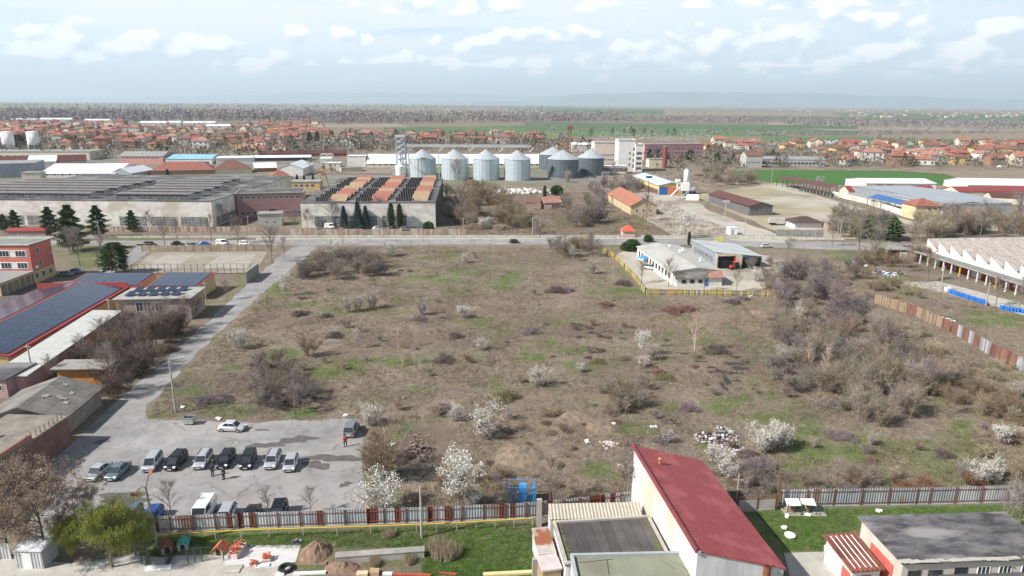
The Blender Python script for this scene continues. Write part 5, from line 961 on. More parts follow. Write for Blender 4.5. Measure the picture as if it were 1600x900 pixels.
# rubbish heaps in that yard
def litterheap(name, lab, px, py, ex, ey, n, cols, seed, smax=.8, hgt=.5, cat='heap'):
    T = thing(name, lab, cat, G(px, py)); rr = random.Random(seed); b = MB(); sx_ = abs(G(px + ex, py).x - G(px, py).x); sy_ = abs(G(px, py - ey).y - G(px, py).y)
    for i in range(n):
        a = rr.uniform(0, 6.28); q = math.sqrt(rr.random()); s_ = rr.uniform(.25, 1) * smax; a_ = 1 + .5 * math.sin(a * 3 + seed) + .3 * math.sin(a * 5); b.mi(rr.randrange(len(cols))).rbox((sx_ * q * a_ * math.cos(a), sy_ * q * a_ * math.sin(a), rr.random() * hgt * (1.1 - q)), (s_, s_ * rr.uniform(.4, .9), s_ * rr.uniform(.08, .4)), rr.uniform(0, 3), rr.uniform(-.5, .5), rr.uniform(-.5, .5))
    b.build('litter', cols, T); return T
greyrub = mat('grey_rubble', (.28, .26, .25), (.18, .17, .16), scale=1); plas = mat('white_plastic', (.66, .65, .66), (.55, .53, .55), scale=2, rough=.5); pinkpl = mat('pink_plastic', (.55, .42, .42), scale=2); blackpl = mat('black_plastic', (.035, .033, .035), scale=2, rough=.5)
litterheap('rubbish_heap', 'heap of white rubbish and blue tarpaulin near the carport', 1388, 428, 18, 4, 90, [plas, plas, mat('blue_tarp', (.05, .1, .42), scale=2)], 1)
litterheap('rubbish_heap', 'scattered white rubble left of the carport', 1349, 413, 14, 4, 60, [plas, greyrub], 2, .9)
litterheap('rubbish_heap', 'small pale rubble pile in the grass below the blue drums', 1484, 502, 7, 4, 40, [plas, greyrub], 3)
# rusty fence on the right
rp0 = ribbed('rusty_sheets', (.23, .12, .09), (.15, .075, .055), .25, 0, rough=.8, metal=.1, bump=1); gp0 = ribbed('pale_sheets', (.42, .45, .47), (.32, .33, .34), .25, 0, rust=(.26, .10, .06), rough=.6, metal=.2, bump=1); tanp = ribbed('tan_sheets', (.29, .215, .15), (.20, .145, .10), .25, 0, rough=.8, metal=0, bump=1)
fence('sheet_fence', 'tan and rust coloured sheet fence running through the right thicket', [G(1365, 473), G(1430, 494), G(1484, 519)], 2.4, [tanp, rp0, tanp], rust, 2.2, .08, group='sheet metal fences', rails=False, gap=.1)
fence('sheet_fence', 'pale blue grey section of sheet fence on the right slope', [G(1486, 520), G(1512, 535), G(1547, 556)], 2.6, [gp0, gp0, rp0], rust, 2.2, .08, group='sheet metal fences', rails=False, gap=.1)
fence('sheet_fence', 'rust red section of sheet fence at the right photo edge', [G(1548, 557), G(1600, 582), G(1680, 622)], 2.6, [rp0, rp0, gp0], rust, 2.2, .08, group='sheet metal fences', rails=False, gap=.1)
# ------------------------------------------------------------------ foreground buildings
stainw = mat('stained_white_wall', (.56, .57, .575), (.40, .395, .38), scale=.8, detail=12, stretch=(1, 1, .22), col3=(.47, .42, .33))
redroof = ribbed('red_metal_roof', (.33, .068, .068), (.27, .055, .056), .36, 0, rough=.5, metal=.1, bump=.9, rust=(.37, .095, .095))
A = G(991, 695, 8.4); B = G(1090, 857, 8.4); u = B - A; w = u.length + .1; rz = math.atan2(u.y, u.x); d = 8.5
T = building('red_roof_building', 'tall white walled building with sloping red metal roof in the foreground', Vector((A.x, A.y, 0)), rz, (w, d), 8.3, 'sy', -2.55, .12, stainw, redroof, cat='building', t_=.14)
MB().box(-.2, -.30, 8.15, w + .2, -.14, 8.62).build('verge_trim', mat('dark_red_trim', (.22, .05, .055), (.17, .04, .045), scale=1), T)
MB().box(w + .13, -.1, 8.0 - .0, w + .19, .25, 8.3).build('gutter_end', greyw, T)
p = T.matrix_world; zz = 8.3 - 2.55 * (2.0 / d) + .1; [MB().box(1.2 + 1.15 * k, .05, -.012, 1.235 + 1.15 * k, 8.45, .03).build('roof_seam', redroof, T) for k in range(0)]; v = MB(); v.tube([(3.4, 2.0, zz - .2), (3.4, 2.0, zz + .55)], .17, 10).tube([(3.4, 2.0, zz + .55), (3.4, 2.0, zz + .72)], [.28, .04], 10).build('roof_vent', mat('rusty_orange', (.42, .19, .08), (.3, .12, .06), scale=3), T)
bw_ = MB()
for k in range(6): bw_.box(w + .01, 2.6 + k * .95, 2.9, w + .06, 3.45 + k * .95, 4.2)
bw_.build('window_band', glz2, T)
T = thing('rusty_chimney', 'wide rusty brown flue standing at the front corner of the red roof', 'chimney', (G(1198, 893, 5.5).x, G(1198, 893, 5.5).y, 0)); MB().tube([(0, 0, 0), (0, 0, 6.0), (0, 0, 6.3)], [.34, .34, .42], 16, False).build('flue', rust, T); MB().tube([(0, 0, 6.0), (0, 0, 6.05)], .33, 16).build('flue_inside', darkm, T)
# low building with dark bitumen roof, corrugated strip and green-grey roof
bit = tiles('bitumen_strips', (.062, .056, .055), (.105, .096, .09), (.03, .027, .026), 1.05, 40.0, .03, rough=.95, offset=.3)
T = building('flat_roof_building', 'low building with dark bitumen flat roof and pale kerb beside the red roof', (884, 884), (1046, 873), (1014, 810), 3.6, 'flat', wm=stainw, rm=bit, ov=.1, z=3.6, parapet=(conc, .22), cat='building')
w, d = T['w'], T['d']; tg = MB(); rr = random.Random(4)
mossm = mat('roof_moss', (.13, .14, .05), (.09, .085, .04), scale=2)
for (x0, x1) in ((.25, 1.0), (w - 1.0, w - .3)):
    n = 26
    for k in range(n):
        if rr.random() < .25: continue
        y0 = d * (.02 + .95 * k / n); x_ = x0 if x0 < 1 else x1; s_ = 1 if x0 < 1 else -1; tg.slab([(x_, y0, 3.80), (x_ + s_ * rr.uniform(.3, .8), y0 + .1, 3.80), (x_ + s_ * rr.uniform(.2, .7), y0 + d / n, 3.80), (x_, y0 + d / n, 3.80)][::s_], .02)
tg.build('moss', mossm, T)['kind'] = 'stuff'
T = building('lean_to_roof', 'corrugated cream lean-to strip behind the dark bitumen roof', (860, 811), (1004, 808), (985, 791), 3.2, 'sy', .5, .05, stainw, ribbed('cream_corrugated', (.46, .42, .34), (.38, .34, .27), .38, 0, rough=.8, metal=0, bump=1.2), z=3.2, cat='shed')
T = building('front_flat_building', 'green grey flat roofed building at the bottom edge of the photo', (905, 935), (1100, 930), (1070, 868), 4.6, 'flat', wm=whitep, rm=mat('green_grey_felt', (.22, .225, .165), (.175, .18, .13), scale=.5, detail=8, col3=(.16, .155, .12)), ov=.1, z=4.6, parapet=(mat('grey_blue_kerb', (.34, .37, .36), (.26, .29, .29), scale=1), .3), cat='building')
w, d = T['w'], T['d']; b = MB(); [b.tube([(w * a, d * c_, 4.82), (w * e, d * f, 4.82)], .02, 4) for a, c_, e, f in ((.75, .85, .85, .6), (.88, .8, .95, .55), (.3, .9, .28, .5), (.05, .82, .35, .9))]; b.build('cable', darks, T)
rustwhite = ribbed('rust_white_sheet', (.52, .47, .43), (.42, .37, .33), .3, 1, rust=(.28, .10, .05), rough=.8, metal=0, bump=1)
building('lean_to', 'small lean-to with rust streaked white sheets left of the bitumen roof', (843, 868), (868, 866), (858, 826), 2.5, 'flat', wm=stainw, rm=rustwhite, ov=.1, z=2.5, cat='shed')
T = building('lean_to', 'pinkish white corrugated lean-to with wooden door at the bottom edge', (848, 893), (877, 889), (868, 868), 2.6, 'flat', wm=mat('old_wood', (.36, .27, .17), (.25, .18, .11), scale=2), rm=mat('pinkish_sheet', (.52, .45, .44), (.42, .35, .34), scale=1), ov=.1, z=2.6, cat='shed')
T = thing('leaning_slab', 'leaning white concrete panel left of the small lean-to', 'panel', G(838, 905), 0); MB().rbox((0, 0, 1.3), (.9, .35, 2.6), .1, .0, .12).build('panel', conc, T)
T = thing('yellow_gas_riser', 'yellow bent gas pipe at the corner of the bitumen roof', 'pipe', G(872, 890)); yg = mat('gas_yellow', (.66, .42, .02), (.55, .35, .02), scale=2, rough=.5)
MB().tube([(0, 0, 0), (0, 0, 3.3), (-.1, .8, 3.9), (-.3, 2.6, 4.0)], .06, 6).build('pipe', yg, T)
# big dark roofed building bottom right
T = building('workshop', 'white walled workshop with black weathered flat roof at lower right', (1412, 876), (1655, 868), (1534, 803), 4.5, 'flat', wm=mat('dirty_cream_wall', (.50, .47, .41), (.38, .35, .30), scale=.5, detail=8), rm=mat('weathered_black_roof', (.15, .145, .15), (.045, .043, .046), scale=.9, detail=11, rough=.95, stretch=(.45, 1, 1), col3=(.22, .21, .205), lo=.38, hi=.66, bump=.4), ov=.35, z=4.7, cat='building', parapet=None)
w, d = T['w'], T['d']; rdg = mat('faded_red_gate', (.46, .115, .09), (.38, .09, .07), scale=1)
MB().box(-.09, 1.2, 0, -.02, 5.0, 3.2).build('gate', rdg, T)
pr_ = MB(); rr = random.Random(9)
for k in range(60): x = w * rr.random(); pr_.rbox((x, -.2 + rr.uniform(-.1, .25) * rr.random(), 4.70 + .0005 * k), (rr.uniform(.2, 1.4), rr.uniform(.08, .5), .04), rr.uniform(-.15, .15))
pr_.build('peeling_edge', conc, T)
for x_, z_, ww, hh_, m_ in ((.5, 2.6, 1.3, 1.9, darks), (2.6, 2.6, 1.4, 1.9, darks), (5.2, 3.2, 1.3, 1.0, darkm), (7.5, 3.3, 1.3, 1.0, whitep), (9.7, 3.3, 1.3, 1.0, whitep), (12.0, 2.9, 1.3, 1.9, whitep)): add_win(T, w, d, 'f', x_ + .8, z_, ww, hh_, m_, 3)
T = building('annex', 'low annex with dark roof against the front of the workshop', (1490, 925), (1640, 925), (1565, 886), 2.8, 'flat', wm=MATS['dirty_cream_wall'], rm=roofdark, ov=.2, z=2.8, cat='building')
T = building('shed', 'small white shed with rusty red striped roof and red door', (1333, 890), (1376, 887), (1352, 840), 2.7, 'sy', .5, .3, mat('lime_wash', (.62, .60, .55), (.5, .48, .44), scale=.8), ribbed('rust_red_roof', (.27, .09, .06), (.19, .065, .045), .5, 0, rust=(.14, .05, .035), rough=.85, metal=0, bump=1), z=2.7, cat='shed')
w, d = T['w'], T['d']; add_door(T, w, d, 'f', w * .5, 1.0, 1.95, rdg); MB().box(-.08, .3, 0, -.02, 1.6, 2.0).build('door', rdg, T); b = MB(); sl_ = .5 / d
for k in range(5): x = w * (.08 + .2 * k); b.slab([(x, .1, 2.76), (x + .1, .1, 2.76), (x + .1, d - .1, 2.76 + sl_ * d), (x, d - .1, 2.76 + sl_ * d)], .03)
b.build('white_batten', whitep, T)
T = thing('step_block', 'black doorstep with rails before the small white shed', 'step', G(1352, 897)); MB().box(-.7, -.5, 0, .7, .3, .3).build('step', darks, T); b = MB(); [b.box(-.7, -.5 + q * .25, .32, .7, -.4 + q * .25, .36) for q in range(4)]; b.build('slat', rust, T)
T = thing('bucket', 'bright red tub beside the small white shed', 'tub', G(1308, 874)); MB().tube([(0, 0, 0), (0, 0, .4)], [.3, .4], 12).build('tub', MATS['bright_red_paint'], T)
T = thing('bucket', 'white bucket at the corner of the concrete yard', 'bucket', G(1292, 861)); MB().tube([(0, 0, 0), (0, 0, .55)], [.3, .36], 12).build('tub', whitep, T)
T = thing('bathtub', 'white oval basin lying in the grass near the red roof', 'basin', G(1234, 839), .2); MB().tube([(0, 0, 0), (0, 0, .3), (0, 0, .35), (0, 0, .1)], [.5, .62, .55, .4], 16).build('basin', whitep, T)
for i, (px, py, lab) in enumerate([(1225, 826, 'white lump of rubble above the oval basin'), (1262, 806, 'small white bag on the grass by the kennels'), (1228, 808, 'pale stone at the kennel corner'), (1373, 799, 'pale blue bag on the grass below the fence')]):
    b = MB(); rr = random.Random(i); [b.rbox((rr.uniform(-.2, .2), rr.uniform(-.15, .15), .12), (.4, .3, .25), rr.uniform(0, 3), rr.uniform(-.4, .4), rr.uniform(-.4, .4)) for _ in range(4)]; tag(b.build('rubble_lump', whitep), lab, 'rubble').location = G(px, py)
# kennels by the fence
T = thing('dog_kennel_run', 'pair of white roofed kennels with green posts by the grey fence', 'kennel', G(1229, 806)); T.scale = (.86, .86, .8); gr = mat('dark_green_paint', (.025, .09, .055), scale=1)
for x0, lab in ((0, 0), (2.1, 0)):
    MB().slab([(x0, .2, 1.55 + .1 * x0), (x0 + 1.95, .2, 1.6), (x0 + 2.05, 1.5, 1.95), (x0 + .1, 1.5, 1.95)], .07).build('roof', wht, T)
    for x, y in ((x0 + .1, .1), (x0 + 2.0, .1), (x0 + .1, 1.4), (x0 + 2, 1.4)): MB().box(x - .04, y - .04, 0, x + .04, y + .04, 1.9).build('post', gr, T)
    MB().box(x0 + .4, .7, 0, x0 + 1.3, 1.4, .8).build('dog_box', MATS['old_wood'], T)
MB().box(-.2, -.1, 0, 5.6, 2.4, .1).build('slab', conc, T); b = MB(); [b.box(x, -.05, 0, x + .05, 0, 2.0) for x in (4.6, 5.5)]; b.tube([(4.2, 0, 1.9), (5.5, 0, 1.9)], .02, 4).build('run_post', gr, T)
# ------------------------------------------------------------------ fences of the foreground
ga_ = ribbed('galvanised_sheets', (.46, .50, .54), (.36, .385, .41), .32, 0, rough=.5, metal=.3, bump=1, rust=(.30, .20, .16)); rs_ = ribbed('rust_sheets_dark', (.17, .05, .035), (.11, .035, .028), .32, 0, rough=.85, metal=0, bump=1); gb_ = ribbed('white_grey_sheets', (.55, .56, .56), (.42, .43, .43), .32, 0, rough=.6, metal=.2, bump=1)
def sheetfence(lab, pts, hgt, mats_, seed, wid=.62, base=True, frame_=True):
    """overlapping corrugated sheets on a frame with a concrete footing; every sheet its own colour"""
    T = thing('sheet_metal_fence', lab, 'fence', pts[0], 0, 'corrugated metal fences'); o_ = Vector(pts[0]); b = MB(); r_ = MB(); k_ = MB(); rr = random.Random(seed); pst = []
    for a_, c_ in zip(pts, pts[1:]):
        a_, c_ = a_ - o_, c_ - o_; L_ = (c_ - a_).length; ang = math.atan2((c_ - a_).y, (c_ - a_).x); n = int(L_ / wid); nx, ny = math.sin(ang), -math.cos(ang)
        for i in range(n):
            p = a_.lerp(c_, (i + .5) / n); mi = rr.choices(range(len(mats_)), [6, 1.3, 3][:len(mats_)])[0]; b.mi(mi).rbox((p.x + nx * .012 * (i % 2), p.y + ny * .012 * (i % 2), .22 + hgt / 2 + rr.uniform(-.03, .03)), (L_ / n - .004, .02, hgt), ang, rr.uniform(-.008, .008))
            if i % 4 == 0: pst.append((a_.lerp(c_, i / n), ang))
        m_ = (a_ + c_) / 2
        for z_ in (.55, hgt - .15): r_.rbox((m_.x + nx * .06, m_.y + ny * .06, z_), (L_, .05, .06), ang)
        k_.rbox((m_.x, m_.y, .1), (L_, .35, .26), ang)
    b.build('corrugated_sheet', mats_, T); r_.build('rail', rust, T); k_.build('footing', concd, T); me_ = MB().box(-.05, -.05, 0, .05, .05, hgt + .15).mesh('post', rust)
    for p, a_ in pst[:99]: q = link('post', me_, T, (p.x + math.sin(a_) * .09, p.y - math.cos(a_) * .09, .1)); q.rotation_euler = (0, 0, a_)
    return T
sheetfence('long corrugated fence of grey and rusty sheets below the car park', [G(232, 834), G(400, 827), G(600, 820), G(720, 816)], 1.95, [ga_, rs_, gb_], 3)
sheetfence('greyer stretch of corrugated fence between car park and concrete post', [G(722, 815.5), G(838, 810)], 1.95, [ga_, rs_, ga_], 4)
sheetfence('dark corrugated fence left of the white wall of the red roofed building', [G(846, 808), G(905, 802), G(984, 792)], 1.9, [gb_, ga_, rs_], 5)
sheetfence('long grey corrugated fence with rusty frame on the right', [G(1216, 793), G(1300, 792), G(1450, 789.5), G(1600, 786), G(1700, 783)], 2.25, [ga_, ga_, gb_], 6, .8)
fence('slab_fence', 'pale concrete slab fence with rusty railing right of the red roof', [G(1152, 800), G(1210, 797)], 1.5, conc, rust, 2.4, .1, base=concd, rails=True, zr=(1.15, 1.35), ph=.6)
fence('white_fence', 'white lattice fence at the bottom left corner', [G(-20, 874), G(18, 873)], 1.8, gb_, whitep, 1.5, .05, rails=False)
# yellow gas pipe on posts
T = thing('gas_pipe', 'thin yellow gas pipe carried on short posts below the long fence', 'pipe', G(128, 852)); o_ = T.location.copy(); P = [G(128, 852), G(250, 848), G(400, 840), G(600, 834), G(720, 829), G(832, 822)]; hp_ = 1.05
Q = [p - o_ + Vector((0, 0, hp_)) for p in P]; MB().tube(Q + [Q[-1] + Vector((.05, 0, -.9))], .055, 6).build('pipe', yg, T)
for k in range(20):
    f_ = k / 19 * (len(Q) - 1); i = min(int(f_), len(Q) - 2); p = Q[i].lerp(Q[i + 1], f_ - i); MB().box(p.x - .04, p.y - .04, 0, p.x + .04, p.y + .04, hp_ - .04).build('post', conc, T)
T = thing('gas_pipe', 'yellow gas pipe crossing the pit at the left photo edge', 'pipe', G(-20, 812)); o_ = T.location.copy(); p, q = G(-20, 812) - o_, G(62, 811) - o_; MB().tube([p + Vector((0, 0, 1.6)), q + Vector((0, 0, 1.6)), q + Vector((0.05, 0, 0))], .06, 6).build('pipe', yg, T)
# poles
def pole(px, yb, yt, r0, r1, m, lab, name='utility_pole', lean=0, grp=None):
    g = G(px, yb); hh = HT(px, yb, yt); T = thing(name, lab, 'pole', g, 0, grp); MB().tube([(0, 0, 0), (lean * hh, 0, hh)], [r0, r1], 8).build('shaft', m, T); return T, hh
T, h_ = pole(275, 645, 565, .17, .11, conc, 'lone concrete pole at the corner of the side road and car park'); MB().box(-.2, -.06, h_ - .05, .2, .06, h_ + .05).build('cap', steel, T)
T, h_ = pole(659, 840, 760, .15, .10, conc, 'white concrete pole standing in front of the long corrugated fence'); MB().box(-.12, -.12, 0, .12, .12, .4).build('foot', concd, T)
T, h_ = pole(1213, 797, 740, .09, .09, rust, 'rusty steel post at the corner of the right grey fence'); MB().box(-.13, -.13, h_, .13, .13, h_ + .08).build('cap', rust, T)
T, h_ = pole(1151, 780, 741, .1, .08, mat('bare_wood_pole', (.42, .33, .24), (.34, .26, .18), scale=2), 'short wooden post behind the red roofed building'); MB().box(-.6, -.04, h_ * .75, .6, .04, h_ * .8).build('crossbar', MATS['bare_wood_pole'], T)
T = thing('concrete_post', 'square concrete gatepost between the two corrugated fences', 'post', G(842, 822)); MB().box(-.3, -.2, 0, .3, .2, HT(842, 822, 780)).build('shaft', conc, T)
# street lamp
g = G(247, 856); h_ = HT(247, 856, 762); T = thing('street_lamp', 'concrete street lamp with drooping twin heads beside the yellow green willow', 'street lamp', g); MB().tube([(0, 0, 0), (-.35, 0, h_)], [.17, .10], 8).build('pole', concd, T)
MB().tube([(-.35, 0, h_), (-.1, .1, h_ + .9), (.15, .3, h_ + 1.7)], .05, 6).tube([(-.35, 0, h_), (-.7, -.2, h_ + .25), (-1.2, -.5, h_ - .3)], .05, 6).tube([(-.35, 0, h_ - .8), (0.1, -.2, h_ - .8)], .04, 6).build('bracket', rust, T)
MB().rbox((-1.35, -.55, h_ - .5), (.75, .28, .2), .4, .5).build('lamp_head', mat('brown_lamp_cover', (.20, .09, .06), scale=2), T); MB().rbox((.25, .35, h_ + 1.75), (.28, .5, .62), .2, .3, -.5).build('lamp_head', mat('salmon_lamp_cover', (.55, .23, .18), scale=2), T)
T = thing('street_lamp', 'tall grey lamp mast above the works yard', 'street lamp', G(1012, 316)); h_ = HT(1012, 316, 275); MB().tube([(0, 0, 0), (0, 0, h_)], [.25, .12], 6).build('pole', darks, T); MB().box(-1.5, -.2, h_ - 1, 1.5, .2, h_).build('lamp_head', darks, T)
T = thing('street_lamp', 'pale floodlight mast in front of the long brown shed', 'street lamp', G(1132, 347)); h_ = HT(1132, 347, 313); MB().tube([(0, 0, 0), (0, 0, h_)], [.2, .12], 6).build('pole', conc, T); MB().box(-1.3, -.2, h_ - .9, 1.3, .2, h_).build('lamp_head', greyw, T)
for i, (px, yb, yt, lab) in enumerate([(174, 505, 466, 'grey pole among the bare trees beside the solar hall'), (53, 595, 538, 'pale pole beside the long narrow store'), (159, 392, 345, 'thin pole in front of the factory pines'), (323, 474, 440, 'short pale pole beside the fenced dark yard'), (832, 372, 340, 'thin pole left of the red pyramid gatehouse'), (1050, 370, 338, 'thin pole right of the red pyramid gatehouse'), (1312, 372, 343, 'thin pole beside the orange brick hut'), (1469, 455, 415, 'tall thin pole in front of the sawtooth factory canopy'), (724, 366, 340, 'white pole at the end of the striped panel fences'), (1205, 285, 262, 'thin white pole at the left end of the green field'), (388, 354, 337, 'thin pole right of the left factory corner'), (1162, 375, 340, 'thin pole beside the small white kiosk'), (1540, 478, 440, 'grey pole between blue drums and the factory canopy'), (1309, 365, 343, 'concrete pole close to the orange brick hut')]):
    T, h_ = pole(px, yb, yt, .15, .1, conc, lab, grp='thin utility poles'); MB().box(-.5, -.05, h_ - .5, .5, .05, h_ - .38).build('crossarm', greyw, T)
# ------------------------------------------------------------------ small things in the bottom strip
building('kiosk', 'white panel kiosk under the brown seeded tree at lower left', (26, 888), (69, 889), 2.3, 2.1, 'flat', wm=gb_, rm=roofwhite, ov=.1, cat='kiosk', t_=.07, doors=[('f', .45, .9, 1.8, whitep)])
def doghouse(px, py, rm, wm_, lab, rz=0, s_=1.0):
    T = thing('dog_house', lab, 'dog house', G(px, py), rz); wall_mesh('gy', 1.0, 1.1, .75, .4).build('wall', wm_, T); roof_mesh('gy', 1.0, 1.1, .75, .4, .15, .05).build('roof', rm, T)
    MB().box(.28, -.03, .08, .72, -.005, .58).tube([(.5, -.03, .58), (.5, -.005, .58)], .22, 12).build('opening', darkm, T); T.scale = (s_,) * 3
wood_ = mat('tan_wood', (.42, .28, .16), (.33, .22, .12), scale=2)
doghouse(253, 868, mat('brown_paint', (.20, .08, .05), scale=2), MATS['old_wood'], 'brown roofed dog house below the street lamp', .6, 1.1); doghouse(334, 868, mat('orange_red_paint', (.50, .12, .06), scale=2), wood_, 'dog house with orange red roof and arched opening', -.1, 1.05)
doghouse(278, 862, mat('teal_paint', (.06, .32, .24), scale=2), greyw, 'dog house with teal green roof', .3, 1.0)
T = thing('dog_run_fence', 'dark posts and wire of the dog runs between the dog houses', 'fence', G(222, 882)); o_ = T.location.copy()
for px, py in ((222, 882), (232, 883), (260, 880), (294, 881), (305, 879), (316, 878), (350, 876), (250, 862), (350, 862)): p = G(px, py) - o_; MB().box(p.x - .04, p.y - .04, 0, p.x + .04, p.y + .04, 1.8).build('post', gr, T)
b = MB(); P = [G(222, 882) - o_, G(260, 880) - o_, G(305, 879) - o_, G(350, 876) - o_]; [b.tube([p + Vector((0, 0, z_)) for p in P], .02, 4) for z_ in (.9, 1.75)]; b.build('wire', gr, T)
for i, (a_, c_, lab) in enumerate([((226, 884), (233, 868), 'leaning grey board left in the dog run'), ((262, 884), (275, 860), 'dark sloping board between the dog houses')]):
    p, q = G(*a_), G(*c_); T = thing('board', lab, 'board', p); v = q - p; MB().rbox((v.x / 2, v.y / 2, .25), (v.length, .12, .5), math.atan2(v.y, v.x)).build('board', concd if i == 0 else darks, T)
sheet('concrete_slab', [(345, 860), (362, 852), (470, 852), (462, 878), (420, 888), (352, 884)], mat('white_slab', (.50, .49, .48), (.42, .41, .40), scale=1), LV + .01)
redbrick = tiles('red_bricks', (.52, .17, .09), (.44, .13, .07), (.5, .45, .4), .25, .12, .02, plane='z')
def brickpile(px, py, w_, d_, h_, lab, seed, rz=0):
    T = thing('brick_stack', lab, 'bricks', G(px, py), rz); MB().box(-w_ / 2, -d_ / 2, 0, w_ / 2, d_ / 2, h_ * .45).build('white_blocks', mat('pink_white_block', (.56, .44, .40), (.5, .36, .32), scale=3), T); rr = random.Random(seed); b = MB()
    for i in range(int(w_ * d_ * 26)):
        x, y = rr.uniform(-w_ / 2 + .12, w_ / 2 - .12), rr.uniform(-d_ / 2 + .1, d_ / 2 - .1); b.rbox((x, y, h_ * .5 + rr.random() * h_ * .4), (.25, .12, .09), rr.choice((0, 1.57)) + rr.uniform(-.3, .3), rr.uniform(-.2, .2))
    b.build('loose_bricks', mat('brick_red', (.50, .14, .07), (.40, .11, .06), scale=4), T)
brickpile(371, 864, 1.1, 2.2, 1.3, 'tall stack of red bricks on white blocks', 1, -.1); brickpile(396, 884, .8, .9, .6, 'low pile of red bricks nearer the bottom edge', 2); brickpile(417, 875, .9, 1.0, .8, 'pile of red bricks left of the black tyre', 3, .2)
def flatpiece(name, lab, px, py, w_, d_, h_, m_, rz, cat, n=1):
    T = thing(name, lab, cat, G(px, py), rz); b = MB(); rr = random.Random(int(px))
    for k in range(n): b.rbox((rr.uniform(-.1, .1) * (n > 1), (k - n / 2) * d_ * 1.05, h_ / 2 + .02), (w_ * rr.uniform(.9, 1), d_, h_), rr.uniform(-.05, .05) * (n > 1))
    b.build('board', m_, T); return T
flatpiece('white_planks', 'pile of long white planks at the foot of the dog runs', 248, 887, 2.6, .18, .10, whitep, .12, 'planks', 4); flatpiece('white_sheet', 'cream flat sheet before the tall brick stack', 366, 887, 1.7, .6, .12, conc, .1, 'sheet', 2); flatpiece('white_planks', 'white boards in front of the low brick pile', 411, 884, 1.5, .25, .15, whitep, .3, 'planks', 2)
flatpiece('white_beam', 'long white beam lying below the black tyre', 485, 895, 3.3, .35, .2, whitep, .08, 'beam'); flatpiece('white_block', 'small white block left of the white beam', 439, 896, .9, .4, .2, whitep, 0, 'block'); flatpiece('cream_crate', 'cream wooden crate at the bottom edge', 567, 896, 1.2, .6, .35, mat('cream_wood', (.55, .45, .30), (.46, .37, .24), scale=3), .05, 'crate'); flatpiece('wooden_crate', 'light brown wooden crate right of the cream crate', 586, 895, 1.0, .35, .45, wood_, -.05, 'crate', 2)
flatpiece('white_slab', 'white slab right of the two crates', 606, 896, 1.1, .35, .2, whitep, 0, 'slab'); flatpiece('rusty_girder', 'long rust red girder lying along the bottom edge', 645, 899, 4.2, .15, .2, mat('red_oxide', (.34, .08, .045), (.26, .06, .04), scale=2), -.06, 'girder', 2); flatpiece('rusty_girder', 'shorter rust red girder at the right of the long girder', 700, 897, 2.0, .16, .2, MATS['red_oxide'], -.12, 'girder'); flatpiece('yellow_beam', 'pale yellow beam at the bottom edge below the green grass', 793, 896, 5.2, .45, .3, mat('pale_yellow_paint', (.62, .50, .26), (.54, .43, .22), scale=1), .09, 'beam')
T = thing('tyre', 'black tyre lying by the earth mound', 'tyre', G(447, 890)); b = MB(); n, m = 24, 8
vs = [((.62 + .2 * math.cos(j * 6.283 / m)) * math.cos(i * 6.283 / n), (.62 + .2 * math.cos(j * 6.283 / m)) * math.sin(i * 6.283 / n), .2 + .2 * math.sin(j * 6.283 / m)) for i in range(n) for j in range(m)]
b.add(vs, [(i * m + j, ((i + 1) % n) * m + j, ((i + 1) % n) * m + (j + 1) % m, i * m + (j + 1) % m) for i in range(n) for j in range(m)]); b.build('tyre', mat('black_rubber', (.02, .02, .02), scale=3), T, True)
T = building('retaining_slab', 'long low concrete retaining wall below the green bank', (524, 882), (663, 872), .8, .8, 'flat', wm=conc, rm=concd, ov=.05, cat='wall', t_=.1)
def mound(name, lab, px, py, ex, ey, hh, seed, m_, cat='mound', kind=None):
    g = G(px, py); rx_ = abs(G(px + ex, py).x - g.x); ry_ = abs(G(px, py - ey).y - g.y); n = 26; V = []; Fc = []
    u, v = np.meshgrid(np.linspace(-1, 1, n), np.linspace(-1, 1, n)); rr_ = np.hypot(u, v); f_ = fbm(u * 3 + seed, v * 3, 1, seed, 5); z = hh * np.clip(1 - rr_ ** 1.5, 0, 1) * (.35 + 1.1 * f_) - .01
    V = np.stack([u.ravel() * rx_, v.ravel() * ry_, z.ravel()], 1); idx = (np.arange(n - 1)[:, None] * n + np.arange(n - 1)[None]).reshape(-1, 1) + np.array([0, 1, n + 1, n]); o = link(name, np_mesh(name, V, idx, m_), None, (g.x, g.y, .03)); return tag(o, None if kind else lab, None if kind else cat, None, kind)
dirt = mat('brown_earth', (.24, .16, .11), (.13, .085, .06), scale=2.2, rough=1, detail=8, bump=.6); tand = mat('tan_earth', (.235, .178, .13), (.13, .10, .075), scale=1.2, rough=1, detail=8, bump=.5)
mound('earth_mound', 'dark brown earth mound above the black tyre', 494, 864, 25, 18, 1.3, 1, dirt); mound('earth_mound', 'lower brown earth mound right of the black tyre', 535, 888, 28, 10, .8, 2, dirt)
mound('earth_mound', 'tan heap of excavated earth with a trench in the lower meadow', 812, 712, 38, 20, .8, 3, tand); mound('earth_mound', 'pale sandy heap on the meadow left of the thicket', 940, 668, 26, 13, .55, 4, tand); mound('earth_mound', 'low sandy mound near the yellow fence corner', 1188, 490, 14, 6, .7, 5, tand); mound('earth_mound', 'low tan bank above the red roofed building', 900, 652, 30, 10, .6, 6, tand)
T = litterheap('blue_bag', 'crumpled blue grey bag lying by the earth mound', 464, 848, 5, 3, 26, [mat('blue_grey_bag', (.10, .14, .26), (.06, .08, .14), scale=2), blackpl, greyrub], 12, .45, .6, 'bag')
litterheap('rubbish_heap', 'large rubbish heap of white and black plastic above the red roof', 1132, 690, 30, 20, 900, [plas, greyrub, blackpl, pinkpl, greyrub, mat('brown_waste', (.2, .15, .12), scale=2)], 5, .5, 1.0)
